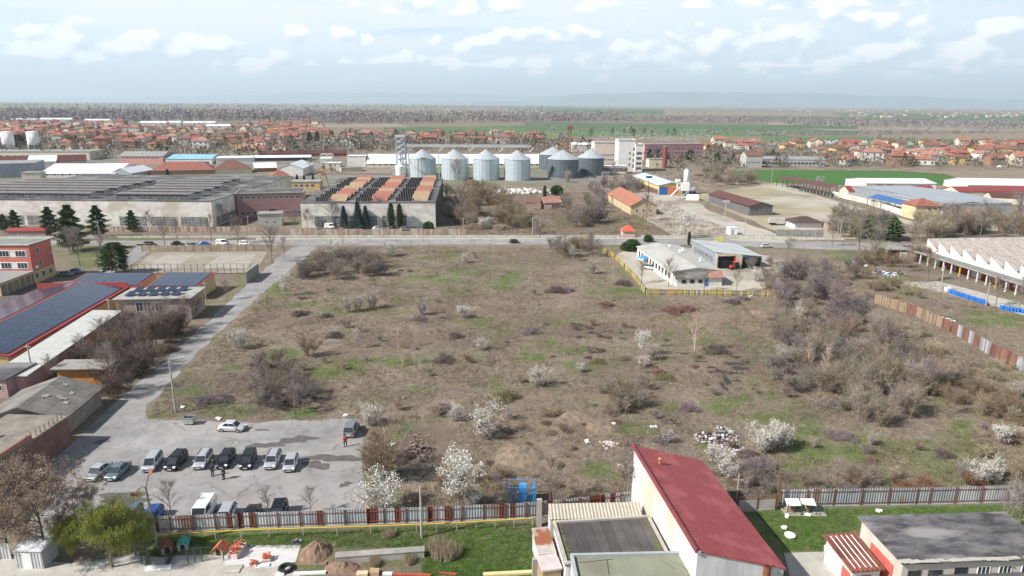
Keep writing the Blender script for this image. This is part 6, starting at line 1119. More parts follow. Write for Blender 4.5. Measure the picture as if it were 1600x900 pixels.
litterheap('rubbish_heap', 'patch of burnt black waste inside the large rubbish heap', 1126, 685, 20, 8, 300, [blackpl, blackpl, greyrub], 6, .6, 1.1)
litterheap('rubbish_heap', 'small scatter of pink and white litter left of the red roof', 953, 694, 13, 5, 60, [plas, pinkpl], 7, .5, .3); litterheap('rubbish_heap', 'few white litter pieces behind the red roofed corner', 972, 728, 8, 3, 18, [plas], 8, .4, .2)
dbr = mat('dead_brush', (.17, .12, .105), (.09, .065, .055), scale=2); litterheap('brush_pile', 'tangled pile of cut branches and stones right of the parking lot', 648, 705, 26, 16, 700, [dbr, dbr, dbr, mat('dead_twig', (.27, .21, .17), scale=2), greyrub], 9, .4, 1.1)
litterheap('rubbish_heap', 'white litter on the green patch right of the parking lot', 611, 695, 6, 4, 14, [plas], 10, .5, .3); litterheap('rubble_heap', 'pale broken slab pile at the edge of the trench', 745, 733, 13, 7, 90, [conc, concd, plas], 11, .8, .15)
for i, (px, py, lab) in enumerate([(917, 691, 'white bag lying alone above the litter scatter'), (1021, 668, 'white panel on the green patch above the red roof'), (282, 637, 'white bag beside the lone concrete pole'), (538, 650, 'cream stone at the top edge of the parking lot'), (340, 655, 'small grey stones at the top edge of the parking lot'), (957, 664, 'white scrap on the pale sandy heap'), (1172, 463, 'white post at the right end of the yellow fence')]):
    b = MB(); rr = random.Random(i + 50); [b.rbox((rr.uniform(-.4, .4), rr.uniform(-.3, .3), .12), (.6, .4, .2), rr.uniform(0, 3), rr.uniform(-.4, .4)) for _ in range(3)]; o = tag(b.build('litter_piece', plas), lab, 'litter'); o.location = G(px, py)
# blue cage behind the fence
T = thing('wire_cage', 'blue framed wire cage with blue cabin behind the fence', 'cage', G(794, 788)); b = MB(); L_ = 3.3
for x in (0, L_):
    for y in (0, 1.8): b.box(x - .05, y - .05, 0, x + .05, y + .05, 2.3)
b.tube([(0, 0, 2.3), (L_, 0, 2.3), (L_, 1.8, 2.3), (0, 1.8, 2.3), (0, 0, 2.3)], .04, 4); b.build('frame', mat('sky_blue_paint', (.05, .26, .56), (.04, .2, .44), scale=1), T); b = MB()
for k in range(23): b.tube([(k * .15, 0, 0), (k * .15, 0, 2.3)], .008, 3)
for k in range(12): b.tube([(0, 0, k * .2), (L_, 0, k * .2)], .008, 3)
b.build('wire_mesh', MATS['sky_blue_paint'], T); MB().box(1.3, .5, 0, 2.2, 1.4, 1.9).tube([(1.3, .95, 1.9), (2.2, .95, 1.9)], .44, 12).build('cabin', MATS['sky_blue_paint'], T); MB().box(3.06, .2, 0, 3.2, 1.6, 2.2).build('panel', MATS['sky_blue_paint'], T)
# dumpster
T = thing('waste_container', 'pale metal waste container at the top edge of the parking lot', 'dumpster', G(288, 665)); b = MB(); b.add([(0, 0, .25), (1.3, 0, .25), (1.3, .85, .25), (0, .85, .25), (-.12, -.12, 1.2), (1.42, -.12, 1.2), (1.42, .97, 1.2), (-.12, .97, 1.2)], [(0, 3, 2, 1), (0, 1, 5, 4), (1, 2, 6, 5), (2, 3, 7, 6), (3, 0, 4, 7)]); b.build('bin', mat('dirty_galvanised', (.42, .43, .38), (.32, .32, .28), scale=2), T)
MB().box(-.1, -.1, 1.05, 1.4, .95, 1.1).build('waste', darkm, T); MB().box(-.18, -.18, 1.2, 1.48, -.1, 1.28).box(-.18, .95, 1.2, 1.48, 1.03, 1.28).box(-.18, -.1, 1.2, -.1, .95, 1.28).box(1.4, -.1, 1.2, 1.48, .95, 1.28).build('rim', steel, T)
for x in (.15, 1.15):
    for y in (.12, .72): MB().tube([(x, y - .04, .12), (x, y + .04, .12)], .12, 10).build('wheel', darkm, T)
# ------------------------------------------------------------------ cars
tyre = mat('tyre_rubber', (.022, .022, .023), scale=5); rimm = mat('alloy_rim', (.40, .41, .42), scale=5, rough=.4, metal=.6); lampm = mat('headlamp_glass', (.62, .64, .66), scale=5, rough=.15, spec=.6); tailm = mat('tail_lamp', (.34, .015, .012), scale=5, rough=.3); plateb = mat('plate_white', (.7, .7, .68), scale=1); glassm = mat('car_glass', (.035, .042, .05), (.02, .024, .03), scale=2, rough=.06, spec=.7); trimb = mat('black_trim', (.03, .03, .03), scale=4, rough=.6)
def paint(n, c, metal=.35, rough=.32): return mat('paint_' + n, c, tuple(v * .92 for v in c), scale=2, rough=rough, metal=metal, spec=.5)
SIL, GRT, BLK, GRY, WHT_, NAVY = paint('silver', (.42, .435, .45)), paint('grey_teal', (.13, .18, .205)), paint('black', (.012, .013, .016), .1, .2), paint('grey', (.20, .215, .235)), paint('white', (.72, .72, .70), 0, .4), paint('blue', (.03, .10, .36), .1, .3)
# kind: length, width, height, belt, roof start/end (from the front, fraction), bonnet height, boot height
KIND = dict(sedan=(4.5, 1.76, 1.42, .90, (.22, .385, .68, .84), .78, .90), wagon=(4.6, 1.76, 1.48, .90, (.22, .375, .90, .985), .78, .90), hatch=(4.1, 1.74, 1.48, .92, (.20, .37, .86, .97), .78, .92), minivan=(4.4, 1.78, 1.64, .98, (.13, .32, .92, .985), .80, .98), suv=(4.5, 1.84, 1.68, 1.02, (.22, .37, .90, .98), .95, 1.02), van=(4.7, 1.85, 2.05, 1.15, (.07, .21, .97, .99), .95, 1.15))
def car(kind, pm, lab, loc, rz, cat='car', rack=False, proto=None):
    Lc, Wc, Hc, Bc, (wa, wb, ra_, rb), bon, boot = KIND[kind]; Lc *= .87; Wc *= .97; T = thing('parked_van' if kind == 'van' else 'parked_car', lab, cat, loc, rz, 'cars parked on the car park')
    X = lambda f: Lc / 2 - f * Lc
    st = [(0, .30, .55, .62), (.015, .22, .66, .80), (.06, .2, bon * .93, .93), (wa, .2, bon + .02, .99), ((wa + wb) / 2, .2, Bc, 1), (wb, .2, Bc, 1), (.6, .2, Bc, 1), (ra_ if ra_ < .8 else .8, .2, Bc, 1), (rb if rb < .95 else .93, .2, boot + .02, .985), (.985, .22, boot * .93, .9), (1, .32, boot * .66, .74)]
    b = MB(); n = len(st); V = []
    for f_, zb, zt, wf in st:
        hw = Wc / 2 * wf; mz = (zb + zt) / 2
        V += [(X(f_), -hw * .92, zb), (X(f_), -hw, zb + .12), (X(f_), -hw * 1.0, mz + .05), (X(f_), -hw * .95, zt - .04), (X(f_), -hw * .80, zt), (X(f_), hw * .80, zt), (X(f_), hw * .95, zt - .04), (X(f_), hw, mz + .05), (X(f_), hw, zb + .12), (X(f_), hw * .92, zb)]
    Fc = [tuple(range(10))[::-1]] + [(i * 10 + j, i * 10 + (j + 1) % 10, (i + 1) * 10 + (j + 1) % 10, (i + 1) * 10 + j) for i in range(n - 1) for j in range(10)] + [tuple(range((n - 1) * 10, n * 10))]
    b.add(V, [f_[::-1] for f_ in Fc]); bd = b.build('body', pm, T, True)
    bd.data.polygons.foreach_set('use_smooth', [len(p.vertices) == 4 for p in bd.data.polygons])
    # glasshouse
    g = MB(); hb, ht_ = Wc / 2 * .90, Wc / 2 * (.72 if kind != 'van' else .86); z0, z1 = Bc - .03, Hc - .05
    P = [(X(wa), bon - .02, .86), (X(wb), z1, 1), (X(ra_), z1, 1), (X(rb), boot - .02, .9)]
    lo = [(X(wa), -hb * .86, bon - .02), (X(wa), hb * .86, bon - .02), (X(rb), hb * .92, boot - .02), (X(rb), -hb * .92, boot - .02)]; mid_ = [(X(wb) + .25, -hb, z0), (X(wb) + .25, hb, z0)]; hi = [(X(wb), -ht_, z1), (X(wb), ht_, z1), (X(ra_), ht_, z1), (X(ra_), -ht_, z1)]
    g.add(lo + hi, [(0, 1, 5, 4), (1, 2, 6, 5), (2, 3, 7, 6), (3, 0, 4, 7), (4, 5, 6, 7), (3, 2, 1, 0)]); g.build('window', glassm, T)
    r = MB(); e = .02; r.add([(X(wb) + .06, -ht_ - e, z1 - .02), (X(wb) + .06, ht_ + e, z1 - .02), (X(ra_) - .06, ht_ + e, z1 - .02), (X(ra_) - .06, -ht_ - e, z1 - .02), (X(wb) - .12, -ht_ * .88, Hc), (X(wb) - .12, ht_ * .88, Hc), (X(ra_) + .12, ht_ * .88, Hc), (X(ra_) + .12, -ht_ * .88, Hc)], [(0, 1, 5, 4), (1, 2, 6, 5), (2, 3, 7, 6), (3, 0, 4, 7), (4, 5, 6, 7), (3, 2, 1, 0)]); r.build('roof_panel', pm, T)
    for s_ in (-1, 1):
        MB().tube([(lo[0][0], s_ * hb * .87, bon), (X(wb), s_ * (ht_ + .01), z1)], .045, 4).build('pillar', pm, T); MB().tube([(lo[2][0], s_ * hb * .93, boot), (X(ra_), s_ * (ht_ + .01), z1)], .06, 4).build('pillar', pm, T)
        for f_ in ((.52,) if kind in ('sedan', 'hatch') else (.5, .72)): MB().tube([(X(f_) , s_ * (hb + .0), Bc - .02), (X(f_), s_ * (ht_ + .01), z1)], .045, 4).build('pillar', pm, T)
        if kind == 'van': MB().box(X(.97), min(s_ * .86, s_ * .90), Bc, X(.5), max(s_ * .86, s_ * .90), z1 - .05).build('side_panel', pm, T)
    wr = .31 if kind in ('sedan', 'hatch', 'wagon', 'minivan') else .35
    for f_ in (.19, .80):
        for s_ in (-1, 1):
            w = MB().tube([(0, -.10, 0), (0, .10, 0)], wr, 18).build('wheel', tyre, T); w.location = (X(f_), s_ * (Wc / 2 - .09), wr); MB().tube([(0, s_ * .09, 0), (0, s_ * .115, 0)], wr * .62, 14).build('rim', rimm, w)
    for s_ in (-1, 1):
        MB().rbox((X(.035), s_ * Wc * .335, bon * .80), (.28, .36, .17), -s_ * .35, .25).build('headlight', lampm, T); MB().rbox((X(.985), s_ * Wc * .36, boot * .82), (.14, .24, .22), s_ * .3).build('tail_light', tailm, T)
        MB().rbox((X(wa + .07), s_ * (Wc / 2 + .07), Bc + .03), (.13, .2, .13)).build('mirror', pm, T)
    MB().box(X(0) - .02, -.42, .44, X(0) + .03, .42, .58).build('grille', trimb, T); MB().box(X(0) + .0, -.26, .34, X(0) + .045, .26, .44).box(X(1) - .045, -.26, .5, X(1), .26, .62).build('number_plate', plateb, T); MB().box(X(0) - .1, -Wc * .4, .22, X(0) + .015, Wc * .4, .32).build('lower_grille', trimb, T)
    if rack: b = MB(); [b.box(X(ra_) + .1, s_ * ht_ * .9 - .02, Hc, X(wb) - .1, s_ * ht_ * .9 + .02, Hc + .06) for s_ in (-1, 1)]; b.build('roof_rail', trimb, T)
    return T
def park(kind, pm, px, py, rz, lab, rear=False, **k):
    g = G(px, py); rz += 7; Lc = KIND[kind][0] * .87; d_ = Vector((math.cos(R(rz)), math.sin(R(rz)), 0)); c = g + d_ * (Lc / 2); return car(kind, pm, lab, c, R(rz) + (0 if rear else math.pi), **k)
park('sedan', SIL, 139, 755, 79, 'silver sedan behind the seeded tree, leftmost car of the long row')
park('sedan', GRT, 172, 754, 83, 'dark grey teal sedan, second from the left in the long row')
park('minivan', SIL, 231, 740, 91, 'silver people carrier with big windscreen left of the black wagon')
park('minivan', BLK, 265, 738, 82, 'rounded black car right of the silver people carrier')
park('wagon', SIL, 310, 736, 89, 'silver estate car left of the standing men in black', rack=True)
park('wagon', BLK, 346, 735, 88, 'black car just behind the standing men in black')
park('minivan', BLK, 383, 736, 91, 'black people carrier with bright headlights right of the men')
park('wagon', SIL, 421, 736, 88, 'silver estate car second from the right end of the long row', rack=True)
park('hatch', SIL, 451, 740, 90, 'silver hatchback at the right end of the long row')
g = G(363, 672); car('sedan', paint('bright_silver', (.55, .56, .57)), 'bright silver sedan parked alone sideways at the top of the car park', (g.x, g.y, 0), R(-4))
park('suv', GRY, 545, 686, 84, 'grey off-road car seen from behind beside the man in red', rear=True)
park('van', WHT_, 309, 824, 86, 'white van behind the corrugated fence', cat='van')
park('wagon', SIL, 346, 828, 90, 'silver car between the white van and the fence'); park('sedan', BLK, 389, 827, 92, 'black car behind the fence left of the lone black car'); park('suv', BLK, 430, 824, 90, 'black off-road car at the right end behind the fence')
park('hatch', NAVY, 228, 828, 88, 'bright blue car half hidden behind the yellow green willow'); park('hatch', GRT, 196, 826, 90, 'dark car hidden behind the willow crown')
for i, (px, py, kd, pm, rz, lab) in enumerate([(348, 383, 'van', WHT_, 2, 'white van parked north of the sports court wall'), (383, 383, 'hatch', WHT_, 0, 'white car right of the white van by the court wall'), (320, 384, 'sedan', NAVY, 5, 'dark blue car left of the white van by the court wall'), (277, 383, 'sedan', BLK, 3, 'black car parked behind the left end of the court wall'), (235, 384, 'wagon', paint('maroon', (.09, .02, .03)), 0, 'maroon car at the left end behind the court wall'), (300, 386, 'hatch', GRY, 0, 'grey car close behind the court wall'), (119, 427, 'sedan', GRY, 10, 'grey car parked beside the red school building'), (103, 431, 'sedan', GRT, 10, 'dark car parked at the corner of the red school'), (1197, 387, 'sedan', SIL, 3, 'silver car on the main road right of the garage'), (1015, 421, 'minivan', SIL, -40, 'pale car parked under the blue parasol side of the office'), (1400, 401, 'hatch', WHT_, 0, 'white car under the flat roofed carport'), (590, 359, 'sedan', SIL, 3, 'silver car before the central factory hall'), (615, 359, 'sedan', BLK, 3, 'black car before the central factory hall'), (634, 360, 'wagon', GRY, 3, 'grey car before the factory hall corner'), (516, 357, 'van', WHT_, 0, 'white van before the left end of the central hall'), (1018, 372, 'hatch', BLK, 0, 'dark car by the roadside near the gatehouse') if False else (804, 380, 'hatch', BLK, 0, 'small dark car driving on the main road'), (1340, 300, 'van', WHT_, 30, 'white van near the open brown shed'), (1562, 262, 'van', WHT_, 0, 'white truck on the road beyond the green field')]):
    g = G(px, py); car(kd, pm, lab, (g.x, g.y, LV if py > 376 else 0), R(rz), cat='van' if kd == 'van' else 'car')['group'] = 'cars beyond the car park'
# ------------------------------------------------------------------ people
skinm = mat('skin', (.42, .25, .18), scale=5, rough=.6); hairm = mat('dark_hair', (.03, .022, .018), scale=20)
def person(px, py, rz, jacket, trousers, lab, pose=0):
    T = bpy.data.objects.new('person', None)
    V = [(0, 0, .95), (0, 0, 1.15), (0, 0, 1.38), (0, 0, 1.48), (0, 0, 1.53)]
    def body(verts, edges, rad, name, m, parent, sub=1):
        me = bpy.data.meshes.new(name); me.from_pydata(verts, edges, []); o = bpy.data.objects.new(name, me); C.objects.link(o)
        md = o.modifiers.new('s', 'SKIN'); sk = me.skin_vertices[0].data if me.skin_vertices else None
        for i, r in enumerate(rad): sk[i].radius = r if isinstance(r, tuple) else (r, r)
        sk[0].use_root = True; o.modifiers.new('d', 'SUBSURF').levels = sub; o.modifiers[-1].render_levels = sub
        dg = bpy.context.evaluated_depsgraph_get(); m2 = bpy.data.meshes.new_from_object(o.evaluated_get(dg)); m2.name = name; bpy.data.objects.remove(o); m2.materials.clear(); m2.materials.append(m)
        q = link(name, m2, parent); return q
    st = {0: (.10, .04, -.02), 1: (.14, -.03, .03), 2: (.09, .10, -.10)}[pose]; sp, lf, rf = st
    hand = {0: ((.30, .02, .82), (-.30, .02, .82)), 1: ((.16, .26, 1.08), (-.16, .26, 1.08)), 2: ((.24, .16, .98), (-.30, -.02, .83))}[pose]; elb = {0: ((.29, -.04, 1.1), (-.29, -.04, 1.1)), 1: ((.30, .02, 1.1), (-.30, .02, 1.1)), 2: ((.29, -.02, 1.1), (-.28, -.05, 1.1))}[pose]
    # one continuous figure: pelvis, spine, neck, head, arms with hands, legs with feet
    v = [(0, 0, .96), (0, 0, 1.18), (0, 0, 1.40), (0, 0, 1.50), (0, .01, 1.58), (0, .01, 1.70),
         (.17, 0, 1.42), elb[0], hand[0], (-.17, 0, 1.42), elb[1], hand[1], (sp, 0, .88), (sp * 1.1, lf + .02, .49), (sp * 1.15, lf - .02, .08), (sp * 1.2, lf + .13, .04), (-sp, 0, .88), (-sp * 1.1, rf + .02, .49), (-sp * 1.15, rf - .02, .08), (-sp * 1.2, rf + .13, .04)]
    e = [(0, 1), (1, 2), (2, 3), (3, 4), (4, 5), (2, 6), (6, 7), (7, 8), (2, 9), (9, 10), (10, 11), (0, 12), (12, 13), (13, 14), (14, 15), (0, 16), (16, 17), (17, 18), (18, 19)]
    r = [(.15, .11), (.14, .10), (.16, .11), .055, .085, .075, .07, .05, .035, .07, .05, .035, .09, .062, .045, .035, .09, .062, .045, .035]
    g = G(px, py); C.objects.link(T); T.location = g; T.rotation_euler = (0, 0, R(rz)); tag(T, lab, 'person', None)
    bo = body(v, e, r, 'body', skinm, T)
    # jacket and trousers follow the body, a little larger
    off = lambda r_, k: tuple(x + k for x in (r_ if isinstance(r_, tuple) else (r_, r_)))
    ji = [1, 2, 6, 7, 9, 10, 0]; vv = [v[0], v[1], v[2], v[6], v[7], tuple(Vector(v[7]).lerp(Vector(v[8]), .85)), v[9], v[10], tuple(Vector(v[10]).lerp(Vector(v[11]), .85)), (0, 0, 1.47)]
    body(vv, [(0, 1), (1, 2), (2, 3), (3, 4), (4, 5), (2, 6), (6, 7), (7, 8), (2, 9)], [(.19, .15), (.185, .145), (.20, .15), .10, .08, .065, .10, .08, .065, .09], 'jacket', jacket, T)
    body([v[0], v[12], v[13], v[14], v[16], v[17], v[18]], [(0, 1), (1, 2), (2, 3), (0, 4), (4, 5), (5, 6)], [(.17, .13), .115, .085, .07, .115, .085, .07], 'trousers', trousers, T)
    for s_, f_ in ((1, lf), (-1, rf)): MB().rbox((s_ * sp * 1.17, f_ + .06, .05), (.10, .28, .10)).build('shoe', trimb, T)
    hb_ = MB(); hb_.tube([(0, -.02, 1.66), (0, -.02, 1.72), (0, -.015, 1.77), (0, -.01, 1.79)], [.092, .098, .07, .02], 12); hb_.build('hair', hairm, T, True)
    MB().rbox((0, .095, 1.645), (.03, .04, .045)).build('nose', skinm, bo)
    return T
blkcl = mat('black_cloth', (.022, .022, .026), scale=6); redcl = mat('red_cloth', (.50, .025, .03), (.42, .02, .025), scale=4); dkb = mat('dark_blue_cloth', (.035, .04, .06), scale=6)
person(540, 698, 200, redcl, blkcl, 'person in a red jacket and dark trousers beside the grey off-road car', 1)
person(350, 749, 150, blkcl, blkcl, 'person in black standing nearest the camera before the parked cars', 0)
person(332.5, 744, 210, mat('dark_jacket_grey_stripe', (.035, .035, .04), (.16, .16, .17), scale=9, lo=.3, hi=.45), dkb, 'person in dark patterned jacket standing left of the nearest one', 2)
person(334, 735, 170, blkcl, blkcl, 'person in black standing behind the other two by the silver estate car', 0)
# ------------------------------------------------------------------ vegetation
def mk(name, c, c2=None, **k): return mat(name, c, c2, scale=k.pop('scale', 1.0), attr='tint', rough=.9, spec=.15, **k)
bark = mk('grey_bark', (.20, .165, .135), (.12, .10, .085)); barkp = mk('pale_bark', (.52, .46, .40), (.40, .34, .29))
tw_grey = mk('grey_twigs', (0.289, 0.246, 0.217), (0.187, 0.157, 0.140)); tw_purp = mk('purple_twigs', (0.246, 0.200, 0.196), (0.170, 0.136, 0.140)); tw_brn = mk('brown_twigs', (0.246, 0.178, 0.128), (0.170, 0.123, 0.089)); tw_red = mk('reddish_twigs', (.24, .14, .115), (.16, .095, .08)); tw_dark = mk('dark_bramble', (.165, .125, .115), (.105, .08, .075)); tw_tan = mk('tan_twigs', (.36, .29, .21), (.26, .20, .14)); tw_pink = mk('pale_pink_twigs', (.46, .35, .29), (.36, .27, .22))
blos = mk('white_blossom', (.76, .75, .70), (.55, .53, .46)); blosd = mk('greyish_blossom', (.62, .58, .54), (.48, .44, .40)); needle = mk('pine_needles', (.06, .088, .036), (.032, .052, .024)); needleb = mk('blue_spruce_needles', (.06, .095, .085), (.035, .06, .055)); willow = mk('willow_leaves', (.26, .285, .06), (.15, .165, .045)); seedm = mk('brown_seed_clusters', (.31, .235, .185), (.19, .14, .11)); evg = mk('evergreen_leaves', (.05, .085, .025), (.03, .055, .018)); reed = mk('dry_reeds', (.38, .31, .21), (.26, .21, .14)); grassm = mk('dry_grass_blades', (.33, .275, .20), (.20, .16, .115)); greeng = mk('green_grass_blades', (.105, .18, .035), (.06, .11, .022)); forsy = mk('yellow_blossom', (.62, .55, .10), (.5, .45, .08)); olive = mk('olive_twigs', (.20, .19, .09), (.13, .125, .065))
class Veg:
    """collects slivers (tapered three sided needles), tubes and leaf faces as numpy triangles"""
    def __init__(s, seed): s.r = np.random.default_rng(seed); s.T = []; s.C = []
    def sliver(s, A, B, w, c=1.0):
        A, B = np.asarray(A, float).reshape(-1, 3), np.asarray(B, float).reshape(-1, 3); n = len(A); w = np.broadcast_to(w, (n,)).reshape(-1, 1); d = B - A; rv = s.r.standard_normal((n, 3)); u = np.cross(d, rv); u /= np.linalg.norm(u, axis=1, keepdims=True) + 1e-9; v = np.cross(d, u); v /= np.linalg.norm(v, axis=1, keepdims=True) + 1e-9
        a, b, c_ = A + u * w * .6, A - u * w * .3 + v * w * .5, A - u * w * .3 - v * w * .5
        for x, y in ((a, b), (b, c_), (c_, a)): s.T.append(np.stack([x, y, B], 1)); s.C.append(np.repeat(np.broadcast_to(c, (n,)), 3))
    def flat(s, P, sz, c=1.0, up=.0):
        P = np.asarray(P, float); n = len(P); q = s.r.standard_normal((n, 2, 3)); sz = np.broadcast_to(sz, (n,)).reshape(-1, 1); a = q[:, 0]; a /= np.linalg.norm(a, axis=1, keepdims=True); b = q[:, 1]; b /= np.linalg.norm(b, axis=1, keepdims=True)
        s.T.append(np.stack([P - a * sz * .6, P + a * sz * .6, P + b * sz], 1)); s.C.append(np.repeat(np.broadcast_to(c, (n,)), 3))
    def tube(s, pts, rs, n=5):
        pts = np.asarray(pts, float); k = len(pts)
        d = np.gradient(pts, axis=0); ref = np.array([.3, .9, .1]); rings = []
        for i in range(k):
            t_ = d[i] / (np.linalg.norm(d[i]) + 1e-9); u = np.cross(t_, ref); u /= np.linalg.norm(u) + 1e-9; v = np.cross(t_, u); an = np.arange(n) * 2 * np.pi / n; rings.append(pts[i] + rs[i] * (np.cos(an)[:, None] * u + np.sin(an)[:, None] * v))
        for i in range(k - 1):
            a, b = rings[i], rings[i + 1]; a2, b2 = np.roll(a, -1, 0), np.roll(b, -1, 0); s.T.append(np.stack([a, a2, b2], 1)); s.T.append(np.stack([a, b2, b], 1)); s.C.append(np.ones(n * 6))
    def arr(s): return np.concatenate(s.T).reshape(-1, 3), np.concatenate(s.C)
    def mesh(s, name, m):
        V, c = s.arr(); return np_mesh(name, V, np.arange(len(V)).reshape(-1, 3), m, col=np.repeat(c[:, None], 3, 1))
def branching(seed, h, spread, stems, limbs, twigs, tw_len, trunk_h=.3, multi=False, up=.55, rw=.02, droop=0.):
    """returns (wood Veg, twig Veg, twig tips)"""
    r = np.random.default_rng(seed); W_ = Veg(seed); K = Veg(seed + 1); tips = []
    bases = []
    if multi:
        for i in range(stems):
            a = r.uniform(0, 6.28); q = spread * .5 * math.sqrt(r.random()) * .35; bases.append((np.array([q * math.cos(a), q * math.sin(a), 0]), a, r.uniform(.55, 1)))
    else: bases = [(np.zeros(3), 0, 1)]
    for p0, a0, sc in bases:
        if multi:
            e = np.array([math.cos(a0) * spread * .5 * r.uniform(.25, 1), math.sin(a0) * spread * .5 * r.uniform(.25, 1), h * sc]); m_ = (p0 + e) / 2 + np.array([0, 0, h * .08]); pts = [p0, m_, e]; W_.tube(pts, [rw * 1.6, rw, rw * .4], 4); axis = [(p0, m_), (m_, e)]
            src = [(p0 + (m_ - p0) * t_ if t_ < 1 else m_ + (e - m_) * (t_ - 1)) for t_ in r.uniform(.35, 1.9, limbs)]
            dirs = [(e - p0) / np.linalg.norm(e - p0)] * limbs; lens = [h * .28 * r.uniform(.6, 1.2) for _ in range(limbs)]
        else:
            top = np.array([r.normal(0, .03) * h, r.normal(0, .03) * h, h * .95]); ts = np.linspace(0, 1, 6); pts = [np.array([top[0] * t_ + r.normal(0, .008) * h * (t_ > 0), top[1] * t_ + r.normal(0, .008) * h * (t_ > 0), top[2] * t_]) for t_ in ts]; R0 = rw * h * .9
            W_.tube(pts, [R0 * (1 - .85 * t_) for t_ in ts], 6); src = []; dirs = []; lens = []
            for i in range(limbs):
                t_ = trunk_h + (1 - trunk_h) * (i + r.random()) / limbs; k = min(int(t_ * 5), 4); src.append(pts[k] + (pts[k + 1] - pts[k]) * (t_ * 5 - k)); dirs.append(np.array([0, 0, 1.])); lens.append(spread * .5 * (1.1 - .75 * max(0, (t_ - .45)) / .55) * r.uniform(.7, 1.15))
        for s0, dr, ln in zip(src, dirs, lens):
            a = r.uniform(0, 6.28); d_ = np.array([math.cos(a), math.sin(a), 0]) * (1 - up) + dr * up; d_ /= np.linalg.norm(d_); e1 = s0 + d_ * ln * .55 + np.array([0, 0, ln * .08]); e2 = e1 + (d_ + r.normal(0, .25, 3)) * ln * .5 + np.array([0, 0, -droop * ln]); rr_ = rw * (1 if multi else h * .28); W_.tube([s0, e1, e2], [rr_, rr_ * .6, rr_ * .25], 4)
            m = twigs; t_ = r.uniform(.15, 2, m); P = np.where((t_ < 1)[:, None], s0 + (e1 - s0) * t_[:, None], e1 + (e2 - e1) * (t_ - 1)[:, None]); q = r.normal(0, 1, (m, 3)); q[:, 2] = np.abs(q[:, 2]) * .8; q = q / np.linalg.norm(q, axis=1, keepdims=True) + d_ * .6; L_ = tw_len * r.uniform(.5, 1.2, m); E_ = P + q * L_[:, None]; E_[:, 2] = np.maximum(E_[:, 2], .05) - droop * L_; K.sliver(P, E_, .018 + .010 * tw_len, r.uniform(.75, 1.25, m))
            P2 = P + (E_ - P) * r.uniform(.3, .9, (m, 1)); q2 = r.normal(0, 1, (m, 3)) + (E_ - P); q2 /= np.linalg.norm(q2, axis=1, keepdims=True); E2 = P2 + q2 * L_[:, None] * .6; E2[:, 2] = np.maximum(E2[:, 2], .03); K.sliver(P2, E2, .014 + .007 * tw_len, r.uniform(.75, 1.3, m)); tips.append(E_); tips.append(E2); tips.append(P2)
    return W_, K, np.concatenate(tips)
PR = {}
def tree_proto(key, name, parts):  # parts: [(part name, mesh)] first is the thing when single
    PR[key] = (name, parts)
def put(key, px, py, sc, lab, cat, grp=None, rz=None, world=None, sz=None):
    name, parts = PR[key]; g = world if world is not None else G(px, py); rr = random.Random(int(px * 7 + py * 13)); rz = rr.uniform(0, 6.28) if rz is None else rz
    s_ = (sc, sc, sc * (sz or 1))
    if len(parts) == 1: o = link(name, parts[0][1], None, (g.x, g.y, 0)); o.rotation_euler = (0, 0, rz)
    else:
        o = thing(name, None, None, (g.x, g.y, 0), rz)
        for pn, m_ in parts: link(pn, m_, o)
    o.scale = s_; return tag(o, lab, cat, grp)
for i in range(4):
    W_, K, tp = branching(100 + i, 8, 6.5, 1, 16, 34, 1.1, .25, rw=.017); tree_proto(('bare', i), 'bare_tree', [('trunk', W_.mesh('trunk', bark)), ('crown', K.mesh('crown', (tw_grey, tw_purp, tw_brn, tw_grey)[i]))])
for i in range(5):
    W_, K, tp = branching(200 + i, 3.6, 4.2, 16, 4, 16, .7, multi=True, rw=.022); V1, c1_ = W_.arr(); K.T.append(V1.reshape(-1, 3, 3)); K.C.append(c1_); tree_proto(('shrub', i), 'bare_shrub', [('shrub', K.mesh('bare_shrub', (tw_grey, tw_purp, tw_brn, tw_tan, tw_dark)[i]))]); PR[('arr', i)] = K.arr()
def blossom(seed, h, sp, n, sz, m, multi=True, dens=1.0):
    W_, K, tp = branching(seed, h, sp, 14, 4, 12, h * .16, multi=multi, rw=.03 if multi else .018) if multi else branching(seed, h, sp, 1, 15, 20, h * .13, .22, rw=.017)
    r = np.random.default_rng(seed); V1, c1_ = K.arr(); W_.T.append(V1.reshape(-1, 3, 3)); W_.C.append(c1_); B = Veg(seed + 5); idx = r.integers(0, len(tp), n); cc = r.random(len(tp)) < .62; idx = r.choice(np.flatnonzero(cc), n); P = tp[idx] + r.normal(0, sz * 1.1, (n, 3)); P[:, 2] = np.maximum(P[:, 2], .1); B.flat(P, sz * r.uniform(.4, 1.25, n), r.uniform(.6, 1.15, n)); return [('twigs', W_.mesh('twigs', tw_grey)), ('blossom', B.mesh('blossom', m))]
tree_proto(('bloss', 0), 'blossoming_tree', blossom(300, 5.5, 5.0, 5200, .11, blos, False)); tree_proto(('bloss', 1), 'blossoming_shrub', blossom(301, 3.2, 3.4, 4200, .09, blos)); tree_proto(('bloss', 2), 'blossoming_shrub', blossom(302, 3.0, 4.6, 4800, .10, blos)); tree_proto(('bloss', 3), 'blossoming_shrub', blossom(303, 3.4, 3.2, 1800, .09, blosd)); tree_proto(('bloss', 4), 'blossoming_tree', blossom(304, 6.0, 4.6, 3000, .10, blosd, False))
